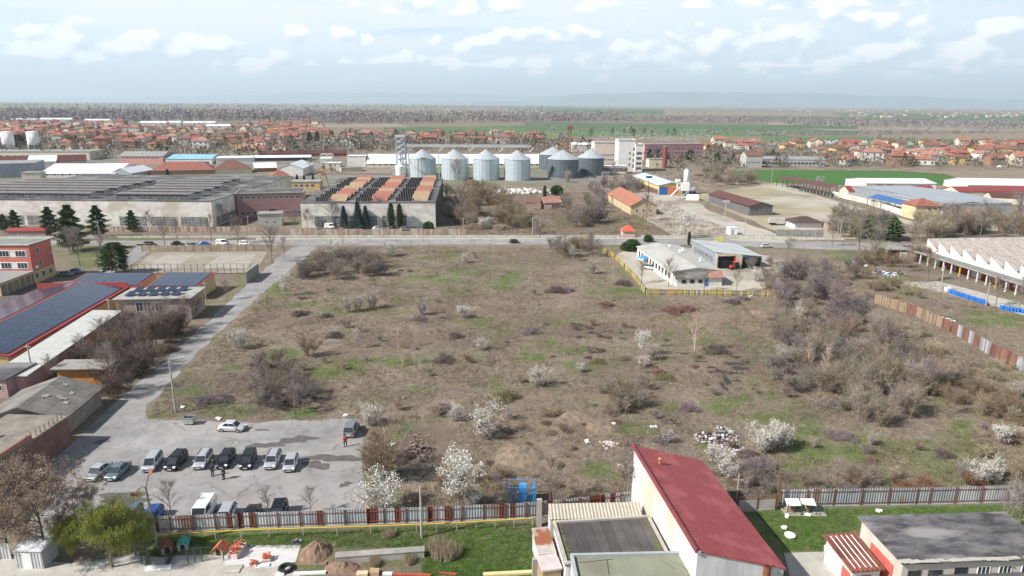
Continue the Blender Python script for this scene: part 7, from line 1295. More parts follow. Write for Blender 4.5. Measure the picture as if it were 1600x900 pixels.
def bramble(seed, m):
    r = np.random.default_rng(seed); K = Veg(seed); n = 2600; a = r.uniform(0, 6.28, n); q = np.sqrt(r.random(n)) * 2.2 * (.75 + .25 * np.sin(a * 3 + seed)); z = r.random(n) * .95 * np.clip(1.1 - (q / 2.3) ** 2, .05, 1); P = np.stack([q * np.cos(a), q * np.sin(a), z], 1); d = r.normal(0, 1, (n, 3)) * (1, 1, .6); E_ = P + d / np.linalg.norm(d, axis=1, keepdims=True) * r.uniform(.15, .5, (n, 1)); E_[:, 2] = np.abs(E_[:, 2]); K.sliver(P, E_, .028, r.uniform(.7, 1.3, n)); return K.mesh('bramble', m), K
for i, m in enumerate((tw_dark, tw_red, tw_brn, tw_purp, olive)): me_, K = bramble(400 + i, m); tree_proto(('bram', i), 'bramble_bush', [('bush', me_)]); PR[('barr', i)] = K.arr()
def conifer(seed, h, r0, m, shape='spruce', n=3400):
    r = np.random.default_rng(seed); T_ = Veg(seed); T_.tube([(0, 0, 0), (0, 0, h * .5), (0, 0, h * .97)], [h * .02, h * .014, .02], 6); K = Veg(seed + 1)
    if shape == 'spruce': t_ = r.random(n) ** .8; z = h * (.06 + .92 * t_); Rm = r0 * (1 - t_) ** .9 * (.82 + .25 * np.sin(z * 5.5)) + .08
    elif shape == 'pine': t_ = r.random(n) ** .85; z = h * (.10 + .9 * t_); Rm = r0 * np.minimum(1, (1.02 - t_) * 1.7) ** .8 * (.75 + .35 * np.sin(z * 2.9 + 1)) + .1
    elif shape == 'column': t_ = r.random(n); z = h * (.03 + .95 * t_); Rm = r0 * np.sin(np.clip(t_ * .92 + .08, 0, 1) * np.pi) ** .5
    else: t_ = r.random(n); z = h * (.12 + .86 * t_); Rm = r0 * np.sqrt(np.clip(1 - (2 * np.abs(t_ - .38)) ** 2 * .62, .02, 1)); 
    a = r.uniform(0, 6.28, n); lump = .8 + .42 * np.sin(a * 5 + z * 2.1) * np.sin(z * 1.7 + a * 2); q = Rm * lump * np.sqrt(r.uniform(.25, 1, n)); P = np.stack([q * np.cos(a), q * np.sin(a), z], 1); o_ = np.stack([np.cos(a), np.sin(a), -.25 + 0 * a + (.9 if shape == 'column' else .15)], 1); L_ = r.uniform(.35, .9, n)[:, None] * (.5 if shape == 'column' else .9) * (h / 12) ** .3; E_ = P + o_ * L_ + r.normal(0, .12, (n, 3)); K.sliver(P, E_, .2, r.uniform(.55, 1.45, n)); return [('trunk', T_.mesh('trunk', bark)), ('foliage', K.mesh('foliage', m))]
tree_proto('spruce', 'spruce_tree', conifer(500, 12, 3.2, needleb)); tree_proto('pine', 'pine_tree', conifer(501, 13, 4.2, needle, 'pine', 6500)); tree_proto('column', 'cypress_tree', conifer(502, 8, 1.0, evg, 'column', 1500)); tree_proto('pine2', 'pine_tree', conifer(503, 9, 3.9, needle, 'round', 4200)); tree_proto('bush', 'evergreen_bush', conifer(504, 2.6, 1.6, evg, 'round', 1500))
def willow_p(seed, h, sp, n):
    W_, K0, tp = branching(seed, h, sp, 1, 24, 12, .9, .30, rw=.026, up=.42); r = np.random.default_rng(seed); K = Veg(seed); tp = tp[r.integers(0, len(tp), n)]; tp = tp + r.normal(0, .25, (n, 3)); a = r.uniform(0, 6.28, n)
    z0 = tp[:, 2:3]; c = 1.0; P = tp
    for k in range(3): E_ = P + np.stack([np.cos(a) * .10, np.sin(a) * .10, -r.uniform(.02, .42, n)], 1) + r.normal(0, .12, (n, 3)); E_[:, 2] = np.maximum(E_[:, 2], .3); K.sliver(P, E_, .035, r.uniform(.7, 1.3, n)); P = E_
    V1, c1_ = K0.arr(); W_.T.append(V1.reshape(-1, 3, 3)); W_.C.append(c1_); return [('trunk', W_.mesh('trunk', bark)), ('foliage', K.mesh('foliage', willow))]
tree_proto('willow', 'willow_tree', willow_p(600, 8.4, 9.4, 11000))
def seedtree(seed, h, sp, n):
    W_, K0, tp = branching(seed, h, sp, 1, 20, 16, 1.3, .18, rw=.02, up=.4); r = np.random.default_rng(seed); V1, c1_ = K0.arr(); W_.T.append(V1.reshape(-1, 3, 3)); W_.C.append(c1_); K = Veg(seed); ct = tp[r.integers(0, len(tp), n)]; m = 26; P = (ct[:, None, :] + r.normal(0, .17, (n, m, 3))).reshape(-1, 3); K.flat(P, r.uniform(.05, .13, n * m), np.repeat(r.uniform(.75, 1.25, n), m)); return [('trunk', W_.mesh('trunk', bark)), ('seed_clusters', K.mesh('seed_clusters', seedm))]
tree_proto('ailan', 'seeded_tree', seedtree(700, 9, 10, 1000))
W_, K, tp = branching(800, 7.8, 3.8, 1, 22, 26, .75, .12, rw=.014, up=.5); tree_proto('birch', 'birch_tree', [('trunk', W_.mesh('trunk', barkp)), ('crown', K.mesh('crown', tw_pink))])
def reeds(seed, m, n=700, h=1.8, sp=1.6):
    r = np.random.default_rng(seed); K = Veg(seed); a = r.uniform(0, 6.28, n); q = np.sqrt(r.random(n)) * sp; P = np.stack([q * np.cos(a), q * np.sin(a) * .7, 0 * q], 1); E_ = P + np.stack([r.normal(0, .18, n), r.normal(0, .18, n), h * r.uniform(.5, 1.1, n)], 1); K.sliver(P, E_, .035, r.uniform(.75, 1.25, n)); return K.mesh('reeds', m)
tree_proto('reed', 'reed_clump', [('reeds', reeds(900, reed))])
# scattered grass that nobody could count: tufts over the meadow, dry and green
def tufts(name, n, seed, m, test, hmin, hmax, blades, spread, wd, xr, yr):
    r = np.random.default_rng(seed); x = r.uniform(*xr, n * 4); y = yr[0] + (yr[1] - yr[0]) * r.random(n * 4) ** 1.5; ok = test(x, y, r); x, y = x[ok][:n], y[ok][:n]; n = len(x); K = Veg(seed); hh = r.uniform(hmin, hmax, n)
    P = np.stack([x, y, 0 * x], 1)[:, None, :] + np.concatenate([r.normal(0, spread, (n, blades, 2)), np.zeros((n, blades, 1))], 2); E_ = P + np.concatenate([r.normal(0, .22, (n, blades, 2)), r.uniform(.5, 1.1, (n, blades, 1)) * hh[:, None, None]], 2); c = np.repeat(r.uniform(.5, 1.35, n), blades) * r.uniform(.85, 1.15, n * blades); K.flat((P.reshape(-1, 3) + E_.reshape(-1, 3)) / 2 * 1.0, wd, c) if False else K.sliver(P.reshape(-1, 3), E_.reshape(-1, 3), wd, c)
    o = link(name, K.mesh(name, m)); tag(o, kind='stuff')
def inpoly(x, y, pix):
    px, py = PXa(x, y); ins = np.zeros(len(x), bool); n = len(pix)
    for i in range(n):
        (x1, y1), (x2, y2) = pix[i], pix[(i + 1) % n]; c = ((y1 > py) != (y2 > py)) & (px < (x2 - x1) * (py - y1) / (y2 - y1 + 1e-9) + x1); ins ^= c
    return ins
FIELD = [(500, 386), (930, 386), (946, 400), (1006, 464), (1225, 468), (1250, 400), (1440, 430), (1600, 500), (1600, 785), (1216, 792), (1150, 800), (990, 790), (840, 806), (606, 818), (575, 790), (580, 660), (232, 653), (245, 625), (330, 540), (440, 440)]
RIGHTF = [(1250, 400), (1400, 430), (1600, 500), (1600, 575), (1365, 470), (1280, 430)]
STRIP = [(250, 842), (840, 815), (830, 900), (660, 900), (663, 856), (520, 856), (440, 856), (260, 852)]; STRIPR = [(1230, 860), (1180, 800), (1216, 797), (1600, 790), (1600, 850), (1540, 802), (1343, 806), (1340, 838), (1290, 860)]
tufts('dry_grass', 76000, 1, grassm, lambda x, y, r: inpoly(x, y, FIELD) & (r.random(len(x)) > .92 * bilerp(green, x, y)) & (r.random(len(x)) > .6 * bilerp(soil, x, y)) & (fbm(x, y, 5, 31) > .44) & (bilerp(burn_trench_, x, y) < .15), .12, .38, 5, .16, .035, (-75, 130), (66, 228))
tufts('weed_stalks', 9000, 2, tw_brn, lambda x, y, r: inpoly(x, y, FIELD) & (fbm(x, y, 7, 41) > .54) & (bilerp(burn_trench_, x, y) < .15), .4, .95, 7, .28, .03, (-75, 130), (66, 228))
tufts('grey_weed_stalks', 7000, 12, tw_dark, lambda x, y, r: inpoly(x, y, FIELD) & ((fbm(x, y, 9, 51) > .58) | (r.random(len(x)) < .35 * bilerp(litt, x, y))), .25, .6, 8, .3, .03, (-75, 130), (66, 228))
tufts('green_grass', 30000, 3, greeng, lambda x, y, r: (inpoly(x, y, FIELD) | inpoly(x, y, RIGHTF)) & (r.random(len(x)) < bilerp(green, x, y)), .08, .26, 5, .14, .035, (-75, 150), (66, 228))
tufts('bank_grass', 24000, 4, greeng, lambda x, y, r: inpoly(x, y, STRIP) | inpoly(x, y, STRIPR), .06, .26, 5, .10, .022, (-45, 75), (60, 75))
tufts('roadside_weeds', 6000, 5, tw_brn, lambda x, y, r: inpoly(x, y, [(700, 300), (1000, 300), (1160, 368), (700, 366)]), .4, 1.3, 8, .5, .06, (-30, 120), (240, 380))
twm = mk('thicket_twigs', (1, 1, 1), (.72, .72, .72))
PALS = dict(tw_purp=[(0.240, 0.200, 0.185), (0.272, 0.232, 0.200), (0.208, 0.176, 0.170), (0.264, 0.208, 0.155)], tw_grey=[(0.288, 0.248, 0.200), (0.248, 0.216, 0.185), (0.304, 0.256, 0.185), (0.240, 0.192, 0.141)], tw_brn=[(0.288, 0.224, 0.148), (0.240, 0.176, 0.118), (0.320, 0.272, 0.192), (0.224, 0.160, 0.111)], tw_red=[(0.240, 0.128, 0.081), (0.272, 0.176, 0.111), (0.208, 0.112, 0.074)], tw_dark=[(0.152, 0.120, 0.104), (0.192, 0.152, 0.126), (0.224, 0.176, 0.133)], tw_tan=[(0.352, 0.288, 0.192), (0.304, 0.240, 0.163), (0.368, 0.312, 0.222)])
# thickets that read as one mass: shrubs and brambles joined into one sheet of twigs
def thicket(name, pixpoly, n, seed, kinds, smin, smax, z=1.0, bram=.3, pal=None):
    r = np.random.default_rng(seed); xs = [p[0] for p in pixpoly]; ys = [p[1] for p in pixpoly]; Vs = []; Cs = []; k = 0
    while k < n:
        px, py = r.uniform(min(xs), max(xs)), r.uniform(min(ys), max(ys)); g = G(px, py)
        if not inpoly(np.array([g.x]), np.array([g.y]), pixpoly)[0]: continue
        V, c = PR[('barr', r.integers(0, 4))] if r.random() < bram else PR[('arr', kinds[r.integers(0, len(kinds))])]; sub = r.random(len(V) // 3) < .52; V = V.reshape(-1, 3, 3)[sub]; c = c.reshape(-1, 3)[sub]; a = r.uniform(0, 6.28); s_ = r.uniform(smin, smax); M_ = np.array([[math.cos(a), -math.sin(a), 0], [math.sin(a), math.cos(a), 0], [0, 0, z]]) * s_
        Vs.append((V.reshape(-1, 3) @ M_.T + np.array([g.x, g.y, 0]))); tint = PALS[pal][r.integers(0, len(PALS[pal]))]; Cs.append(c.reshape(-1)[:, None] * np.array([tint]) * r.uniform(.8, 1.2) * (1 + r.uniform(-.05, .05, 3))); k += 1
    V = np.concatenate(Vs); o = link(name, np_mesh(name, V, np.arange(len(V)).reshape(-1, 3), twm, col=np.concatenate(Cs))); return tag(o, kind='stuff')
thicket('bramble_thicket', [(1195, 440), (1250, 410), (1330, 430), (1375, 520), (1420, 575), (1400, 600), (1300, 580), (1210, 540), (1190, 480)], 100, 1, (0, 1, 4), .7, 1.5, 1.1, .25, 'tw_purp')
thicket('bramble_thicket', [(1270, 560), (1400, 560), (1470, 600), (1460, 650), (1370, 668), (1290, 640), (1250, 600)], 80, 2, (0, 1, 2), .7, 1.3, 1.1, .25, 'tw_grey')
thicket('bramble_thicket', [(1360, 520), (1430, 548), (1520, 596), (1600, 640), (1600, 668), (1520, 650), (1420, 610)], 60, 3, (0, 2, 3), .5, .9, 1.0, .3, 'tw_brn')
thicket('bramble_thicket', [(1400, 500), (1470, 530), (1560, 580), (1560, 620), (1440, 580)], 34, 43, (0, 2), .35, .7, 1, .5, 'tw_tan')
thicket('bramble_thicket', [(1290, 420), (1360, 432), (1440, 462), (1450, 478), (1370, 462)], 20, 33, (0, 2), .5, 1.0, 1, .3, 'tw_tan')
thicket('bramble_thicket', [(1190, 520), (1260, 540), (1260, 620), (1200, 610)], 26, 4, (0, 1), .6, 1.1, 1, .3, 'tw_purp')
thicket('bramble_thicket', [(470, 415), (540, 400), (600, 412), (600, 430), (540, 438), (470, 438)], 42, 5, (1, 4), .8, 1.3, .9, .2, 'tw_purp')
thicket('bramble_thicket', [(395, 570), (440, 560), (480, 590), (500, 640), (440, 650), (390, 645)], 28, 6, (0, 1), .5, 1.0, 1.0, .3, 'tw_purp')
thicket('bramble_thicket', [(1150, 745), (1300, 742), (1380, 758), (1380, 780), (1160, 790)], 40, 7, (1, 4), .5, .85, .8, .6, 'tw_purp')
thicket('bramble_thicket', [(1380, 752), (1530, 755), (1530, 782), (1380, 782)], 24, 8, (2,), .4, .7, .7, .7, 'tw_red')
thicket('bramble_thicket', [(880, 505), (990, 510), (985, 530), (890, 528)], 22, 9, (4,), .3, .6, .8, .8, 'tw_dark')
thicket('bramble_thicket', [(930, 610), (1010, 600), (1020, 645), (950, 650)], 22, 10, (0, 3), .5, .85, 1, .3, 'tw_grey')
thicket('bramble_thicket', [(1120, 400), (1240, 410), (1260, 440), (1220, 440)], 14, 11, (2, 1), .6, 1.1, 1, .5, 'tw_brn')
thicket('bramble_thicket', [(700, 300), (780, 292), (800, 330), (860, 340), (830, 362), (740, 362), (700, 340)], 60, 12, (0, 1, 2), 1.2, 2.2, 1.0, .2, 'tw_brn')
thicket('bramble_thicket', [(870, 330), (940, 300), (950, 350), (900, 362)], 34, 13, (0, 1), 1.1, 1.9, 1.0, .2, 'tw_purp')
thicket('bramble_thicket', [(940, 290), (1010, 285), (1000, 300), (960, 312)], 18, 14, (0, 1), 1.1, 1.9, 1.0, .2, 'tw_purp')
thicket('bramble_thicket', [(1080, 268), (1130, 262), (1200, 286), (1120, 292)], 40, 15, (0, 1, 3), 1.2, 2.0, .9, .3, 'tw_grey')
thicket('bramble_thicket', [(1300, 350), (1480, 358), (1480, 380), (1300, 372)], 46, 16, (0, 1, 2), 1.2, 2.2, 1.1, .1, 'tw_grey')
thicket('bramble_thicket', [(1480, 345), (1600, 360), (1600, 372), (1480, 366)], 30, 17, (0, 1), 1.2, 2.2, 1.1, .1, 'tw_grey')
thicket('bramble_thicket', [(150, 560), (200, 522), (240, 505), (300, 470), (322, 480), (265, 550), (180, 630), (150, 600)], 55, 18, (1, 4, 2), .7, 1.4, 1.1, .3, 'tw_dark')
thicket('bramble_thicket', [(840, 385), (930, 385), (935, 402), (860, 402)], 18, 19, (0, 1), .8, 1.3, 1, .2, 'tw_grey')
thicket('bramble_thicket', [(1330, 405), (1440, 408), (1440, 425), (1340, 420)], 16, 20, (2, 0), .8, 1.5, 1, .2, 'tw_brn')
thicket('bramble_thicket', [(1560, 672), (1640, 690), (1640, 770), (1590, 770)], 14, 21, (2, 3), .6, 1.0, 1, .4, 'tw_tan')
thicket('bramble_thicket', [(860, 640), (930, 655), (880, 690), (800, 672)], 16, 22, (4, 2), .3, .5, .8, .8, 'tw_brn')
thicket('bramble_thicket', [(620, 730), (760, 720), (780, 780), (640, 800)], 26, 23, (2, 3), .4, .75, .9, .6, 'tw_tan')
# ------ individual blossoming plants
BL = [(447, 462, 0, .95, 'tall white blossoming tree at the left field edge beside the side road'), (518, 402, 2, 1.5, 'broad white blossoming shrub near the main road, left of two'), (608, 401, 2, 1.35, 'white blossoming shrub near the main road, right of two'), (727, 411, 1, .85, 'small white blossoming shrub in the upper middle meadow'), (376, 544, 1, 1.1, 'lone white blossoming sapling near the side road'), (543, 488, 3, 1.0, 'left one of three pale shrubs in a row'), (559, 486, 3, 1.1, 'middle one of three pale shrubs in a row'), (582, 482, 3, 1.25, 'right one of three pale shrubs in a row'), (659, 492, 3, 1.05, 'pale blossoming shrub by dark brambles in mid meadow'), (725, 497, 2, .85, 'ragged blossoming shrub with dark shade in mid meadow'), (560, 544, 4, .62, 'narrow pinkish blossoming tree left of the brown bush'), (751, 547, 1, .7, 'small white upright shrub at the meadow centre'), (840, 604, 1, 1.0, 'bright white rounded shrub below the meadow centre'), (907, 581, 1, .5, 'tiny white blossom sapling right of the rounded shrub'), (1004, 556, 0, .80, 'tall blossoming tree at the ditch in the meadow'), (1003, 574, 1, .65, 'small white shrub just below the tall ditch tree'), (1018, 563, 3, .9, 'pale shrub right of the tall ditch tree'), (759, 685, 1, 1.35, 'bright white pointed shrub above the earth heap'), (712, 657, 1, .75, 'small white shrub left of the pointed white shrub'), (796, 655, 3, .6, 'sparse blossom shrub right of the pointed white shrub'), (581, 664, 1, .95, 'white shrub at the top right corner of the parking lot'), (594, 800, 2, 1.3, 'large cream blossoming shrub at the parking lot corner by the fence'), (716, 799, 0, 1.2, 'large white blossoming tree leaning over the corrugated fence'), (738, 790, 2, .6, 'lower white branchy shrub right of the large fence tree'), (1190, 705, 2, 1.15, 'wide greenish white shrub right of the rubbish heap'), (1215, 700, 1, 1.1, 'dark based blossoming shrub right of the wide one'), (1120, 728, 2, .78, 'white shrub beside the red roof below the rubbish heap'), (1138, 748, 1, .85, 'ragged white shrub behind the red roof edge'), (1042, 692, 3, .62, 'tiny white plume shrub above the red roof'), (1568, 694, 2, .85, 'cream rounded shrub at the right photo edge'), (1530, 755, 1, .85, 'white shrub above the grey fence, left of two'), (1552, 750, 1, .8, 'white shrub above the grey fence, right of two'), (1362, 696, 3, .55, 'small pale shrub alone on the green slope'), (1270, 700, 3, .45, 'tiny pale shrub below the purple thicket'), (1246, 500, 4, .7, 'blossoming tree within the upper thicket'), (1212, 440, 4, 1.0, 'tall greenish blossoming tree at the fence end right of the compound'), (1258, 505, 2, 1.1, 'white blossoming shrub in the upper part of the thicket'), (1340, 556, 3, 1.0, 'pale blossom shrub in the middle of the thicket'), (1424, 600, 3, 1.1, 'pale blossom shrub low in the thicket'), (1220, 570, 3, 1.0, 'pale tipped shrub at the left rim of the thicket'), (1588, 622, 3, .8, 'pale blossom shrub under the rust red fence'), (895, 408, 4, .75, 'pale blossoming tree left of the yellow fence'), (925, 428, 3, 1.1, 'white blossom shrub left of the fence bend'), (1070, 373, 0, 1.5, 'large white blossoming tree by the road above the compound'), (922, 298, 3, 2.0, 'white blossom tree below the dark silos'), (887, 285, 3, 1.9, 'white blossom shrub at the foot of the wide grey silo'), (945, 284, 3, 1.7, 'blossom shrub right of the dark silos'), (840, 365, 3, 1.3, 'pale blossom shrub beside the main road'), (755, 358, 2, 1.3, 'white blossom shrub at the roadside scrub'), (1182, 440, 2, 1.0, 'white shrub at the right end of the compound yard'), (1280, 290, 3, 1.5, 'blossom bush before the open brown shed') ] 
for px, py, k, s_, lab in BL: put(('bloss', k), px, py, s_, lab, 'tree' if k in (0, 4) else 'shrub', 'white blossoming trees and shrubs')
# ------ brown, purple and red bushes standing alone
for px, py, k, s_, lab in [(868, 456, 0, 1.5, 'flat dark red bramble patch in the upper meadow'), (886, 455, 3, 1.1, 'purple bramble at the right of the flat dark patch'), (947, 478, 1, 1.1, 'reddish brown bramble bush in the upper right meadow'), (1052, 488, 1, 1.45, 'large red brown bramble below the yellow fence'), (1076, 485, 1, 1.2, 'red brown bramble right of the large one'), (975, 445, 0, 1.3, 'dark bramble against the yellow fence'), (1145, 474, 0, 1.1, 'dark bramble at the right front of the yellow fence'), (1160, 468, 3, 1.0, 'purple bramble by the right fence end'), (655, 500, 3, 1.0, 'purple bramble patch in mid meadow'), (523, 526, 0, 1.0, 'dark bramble left of a green patch'), (712, 527, 0, .95, 'isolated dark round bush in mid meadow'), (694, 565, 0, 1.1, 'dark low bush on the lower middle meadow'), (791, 622, 4, 1.25, 'dark olive bush left of the rounded white shrub'), (690, 640, 3, .9, 'grey brown bush on the lower meadow'), (1040, 592, 4, .95, 'olive and red bush near the ditch'), (1030, 584, 1, .8, 'dark red bush near the ditch'), (1085, 574, 1, .5, 'small red brown bush right of the ditch'), (935, 566, 4, .8, 'olive brown bush on the right middle meadow'), (975, 562, 2, .7, 'brown mound bush left of the ditch tree'), (1120, 550, 0, 1.3, 'dark bramble right of the white birch'), (830, 520, 3, 1.2, 'purple grey bramble left of the long bramble belt'), (1320, 685, 3, 1.0, 'purple bramble strip on the green slope'), (1300, 680, 3, .8, 'purple bramble at the left of the strip'), (1475, 712, 0, .8, 'dark bramble on the lower right slope'), (1360, 720, 2, .6, 'small brown bush on the lower right slope'), (320, 628, 3, 1.1, 'purple bramble strip right of the lone pole'), (345, 626, 3, 1.1, 'purple bramble in the strip above the parking lot'), (628, 716, 0, 1.0, 'dark bramble behind the cut branches'), (1030, 690, 3, .7, 'purple grey bush left of the tiny white plume'), (1075, 640, 3, 1.0, 'grey purple bush between two green patches'), (1190, 735, 3, 1.4, 'purple bush right of the red roof'), (1170, 715, 0, .9, 'dark bush in front of the rubbish heap'), (510, 495, 0, .8, 'grey dark bramble near the left field edge'), (468, 492, 0, 1.0, 'black hollow bramble near the left field edge'), (1462, 380, 1, .9, 'reddish bush beside the sawtooth factory') ]:
    put(('bram', k), px, py, s_, lab, 'bush', 'bramble bushes of the meadow')
put(('shrub', 2), 485, 556, 1.15, 'fan shaped brown twiggy bush with long shade in the left meadow', 'shrub'); put(('shrub', 3), 598, 742, 1.35, 'tall tan twiggy bush at the right side of the parking lot', 'shrub', sz=1.2); put(('shrub', 2), 590, 752, 1.2, 'twiggy bush overhanging the parking lot', 'shrub', sz=1.3)
put('birch', 1085, 550, 1.03, 'slender pale birch standing alone right of the ditch', 'tree'); put('birch', 1290, 590, .8, 'white stemmed birch at the left rim of the thicket', 'tree'); put('birch', 1262, 575, .6, 'small pale birch behind the white stemmed one', 'tree'); put('birch', 957, 443, .6, 'thin pale sapling by the yellow fence', 'tree')
for i, (px, py) in enumerate([(506, 453), (511, 453), (565, 440), (573, 446), (629, 572), (648, 568), (656, 580), (648, 540), (622, 545), (830, 440), (910, 448), (960, 384), (745, 397), (662, 384), (537, 384), (820, 390), (1440, 400)]): put('birch', px, py, .32 + .05 * (i % 3), 'thin bare sapling standing in the meadow grass', 'tree', 'thin saplings in the meadow')
# ------ scattered small bare shrubs in the meadow
rr = random.Random(77); n = 0
while n < 150:
    px, py = rr.uniform(400, 1580), rr.uniform(392, 780); g = G(px, py)
    if not inpoly(np.array([g.x]), np.array([g.y]), FIELD)[0]: continue
    if rr.random() < .45: put(('bram', rr.choice((0, 2, 3, 2, 4))), px, py, rr.uniform(.2, .5), 'small low bramble tuft in the dry meadow', 'bush', 'small bramble tufts in the meadow', sz=1.1)
    else: put(('shrub', rr.choice((0, 1, 2, 3))), px, py, rr.uniform(.22, .55), 'small bare shrub in the dry meadow', 'shrub', 'small bare shrubs in the meadow')
    n += 1
# ------ bare trees
BT = [(425, 410, 1, 1.3, 'large bare tree at the corner of the side road and main road'), (445, 404, 0, .8, 'bare tree right of the large corner tree'), (178, 614, 0, 1.0, 'bare tree by the side road above the broken barn'), (215, 560, 1, .9, 'bare tree in the dark yard left of the side road'), (245, 540, 0, 1.0, 'spreading bare tree below the workshop'), (262, 520, 3, .9, 'bare tree below the workshop corner'), (292, 512, 0, .8, 'bare tree right of the workshop'), (197, 524, 2, .8, 'bare tree beside the long narrow store'), (162, 548, 1, .8, 'bare tree beside the ochre walled yard'), (130, 572, 0, .7, 'bare tree at the corner of the concrete canopy'), (84, 598, 3, .6, 'bare tree near the pink end wall'), (355, 468, 0, .6, 'small bare tree beside the fenced dark yard'), (110, 398, 0, 1.0, 'bare tree on the school lawn left'), (125, 415, 3, 1.3, 'bare tree on the school lawn in front of the pines'), (158, 395, 1, .7, 'bare purple tree on the school lawn'), (258, 384, 3, 1.1, 'bare tree behind the court wall, leftmost'), (275, 372, 0, .8, 'bare tree along the factory fence, left of centre'), (330, 376, 3, 1.1, 'bare tree behind the court wall, middle'), (372, 380, 1, 1.1, 'bare tree behind the court wall, right'), (350, 352, 1, 1.0, 'bare tree before the right corner of the left factory'), (235, 360, 0, .9, 'bare tree before the left factory wall'), (520, 356, 0, 1.3, 'bare tree before the left end of the central hall'), (590, 353, 3, 1.4, 'bare tree before the middle of the central hall'), (650, 353, 0, 1.2, 'bare tree before the right end of the central hall'), (480, 357, 2, .9, 'brown bare tree left of the central hall'), (460, 360, 1, 1.0, 'bare tree right of the small block house'), (720, 352, 0, 1.9, 'tall bare tree right of the central hall'), (740, 340, 2, 1.5, 'brown bare tree in the scrub right of the hall'), (712, 290, 3, 1.8, 'bare tree in front of the second bright silo'), (795, 345, 1, 1.1, 'bare tree in the roadside scrub'), (935, 345, 0, 1.3, 'bare tree left of the red pyramid gatehouse'), (1010, 345, 1, 1.3, 'bare tree beside the yellow gabled cottage'), (930, 320, 1, 1.3, 'bare tree left of the yellow gabled cottage'), (960, 285, 0, 1.5, 'bare tree before the office annex'), (970, 258, 2, 1.3, 'brown bare tree against the cream office wing'), (885, 402, 0, .9, 'bare tree at the upper meadow edge'), (870, 405, 1, .9, 'bare purple tree at the upper meadow edge'), (1003, 443, 3, .8, 'bare tree inside the compound yard'), (1045, 448, 0, .9, 'bare tree in front of the white compound office'), (1100, 455, 0, .7, 'small bare tree before the compound porch'), (1150, 456, 3, .7, 'small bare tree in the compound yard front'), (925, 400, 1, .9, 'bare tree at the left end of the yellow fence'), (1230, 405, 0, .8, 'bare tree beside the road right of the garage'), (1340, 396, 0, 1.6, 'large bare tree left of the carport'), (1372, 390, 1, 1.6, 'large bare tree behind the carport'), (1365, 412, 3, 1.4, 'bare tree in front of the carport'), (1425, 395, 0, 1.2, 'bare tree between carport and sawtooth factory'), (1450, 440, 2, 1.1, 'brown bare tree before the factory canopy'), (1415, 425, 0, .8, 'small bare tree on the yard left of the canopy'), (1555, 480, 1, .9, 'dark bare tree between the two rows of blue drums'), (1592, 482, 0, .9, 'bare tree at the right edge before the canopy'), (1580, 375, 3, 2.0, 'tall pale bare tree at the right edge above the sawtooth roof'), (1530, 372, 0, 1.6, 'bare tree above the sawtooth roof'), (1490, 372, 1, 1.5, 'bare tree above the left sawtooth roofs'), (1300, 385, 0, 1.1, 'bare tree by the road right of the huts'), (405, 640, 0, .75, 'bare spreading shrub tree above the parking lot'), (462, 648, 3, .65, 'pale bare tree at the upper edge of the parking lot'), (420, 632, 1, .8, 'purple bare tree above the parking lot'), (598, 748, 2, .8, 'tall bare tree at the right side of the parking lot'), (860, 786, 0, .75, 'small bare tree behind the fence near the blue cage'), (975, 790, 0, .9, 'pale bare tree touching the white wall'), (420, 808, 3, .45, 'thin bare tree behind the fence among the cars, left'), (486, 803, 0, .42, 'thin bare tree behind the fence right of the last car'), (268, 812, 0, .6, 'bare tree behind the fence beside the street lamp'), (1572, 842, 0, .8, 'pale bare tree behind the black roofed workshop'), (1590, 830, 3, .8, 'tan bare tree at the right edge behind the workshop'), (1325, 590, 0, .8, 'grey bare tree within the thicket'), (1385, 560, 1, .9, 'purple bare tree within the thicket'), (1300, 500, 1, .95, 'purple bare tree in the upper thicket'), (1270, 470, 0, .95, 'grey bare tree in the upper thicket'), (1440, 620, 1, .8, 'purple bare tree at the lower thicket end'), (1500, 606, 0, .6, 'grey bare tree near the pale fence'), (1480, 650, 2, .6, 'brown bare tree at the lower rim of the thicket'), (485, 270, 0, 1.2, 'bare tree beside the white gabled shed'), (1140, 262, 0, 1.6, 'bare tree right of the pink block'), (1300, 262, 0, 1.4, 'bare tree by the grey row building')]
for px, py, k, s_, lab in BT: put(('bare', k), px, py, s_, lab, 'tree', 'bare trees')
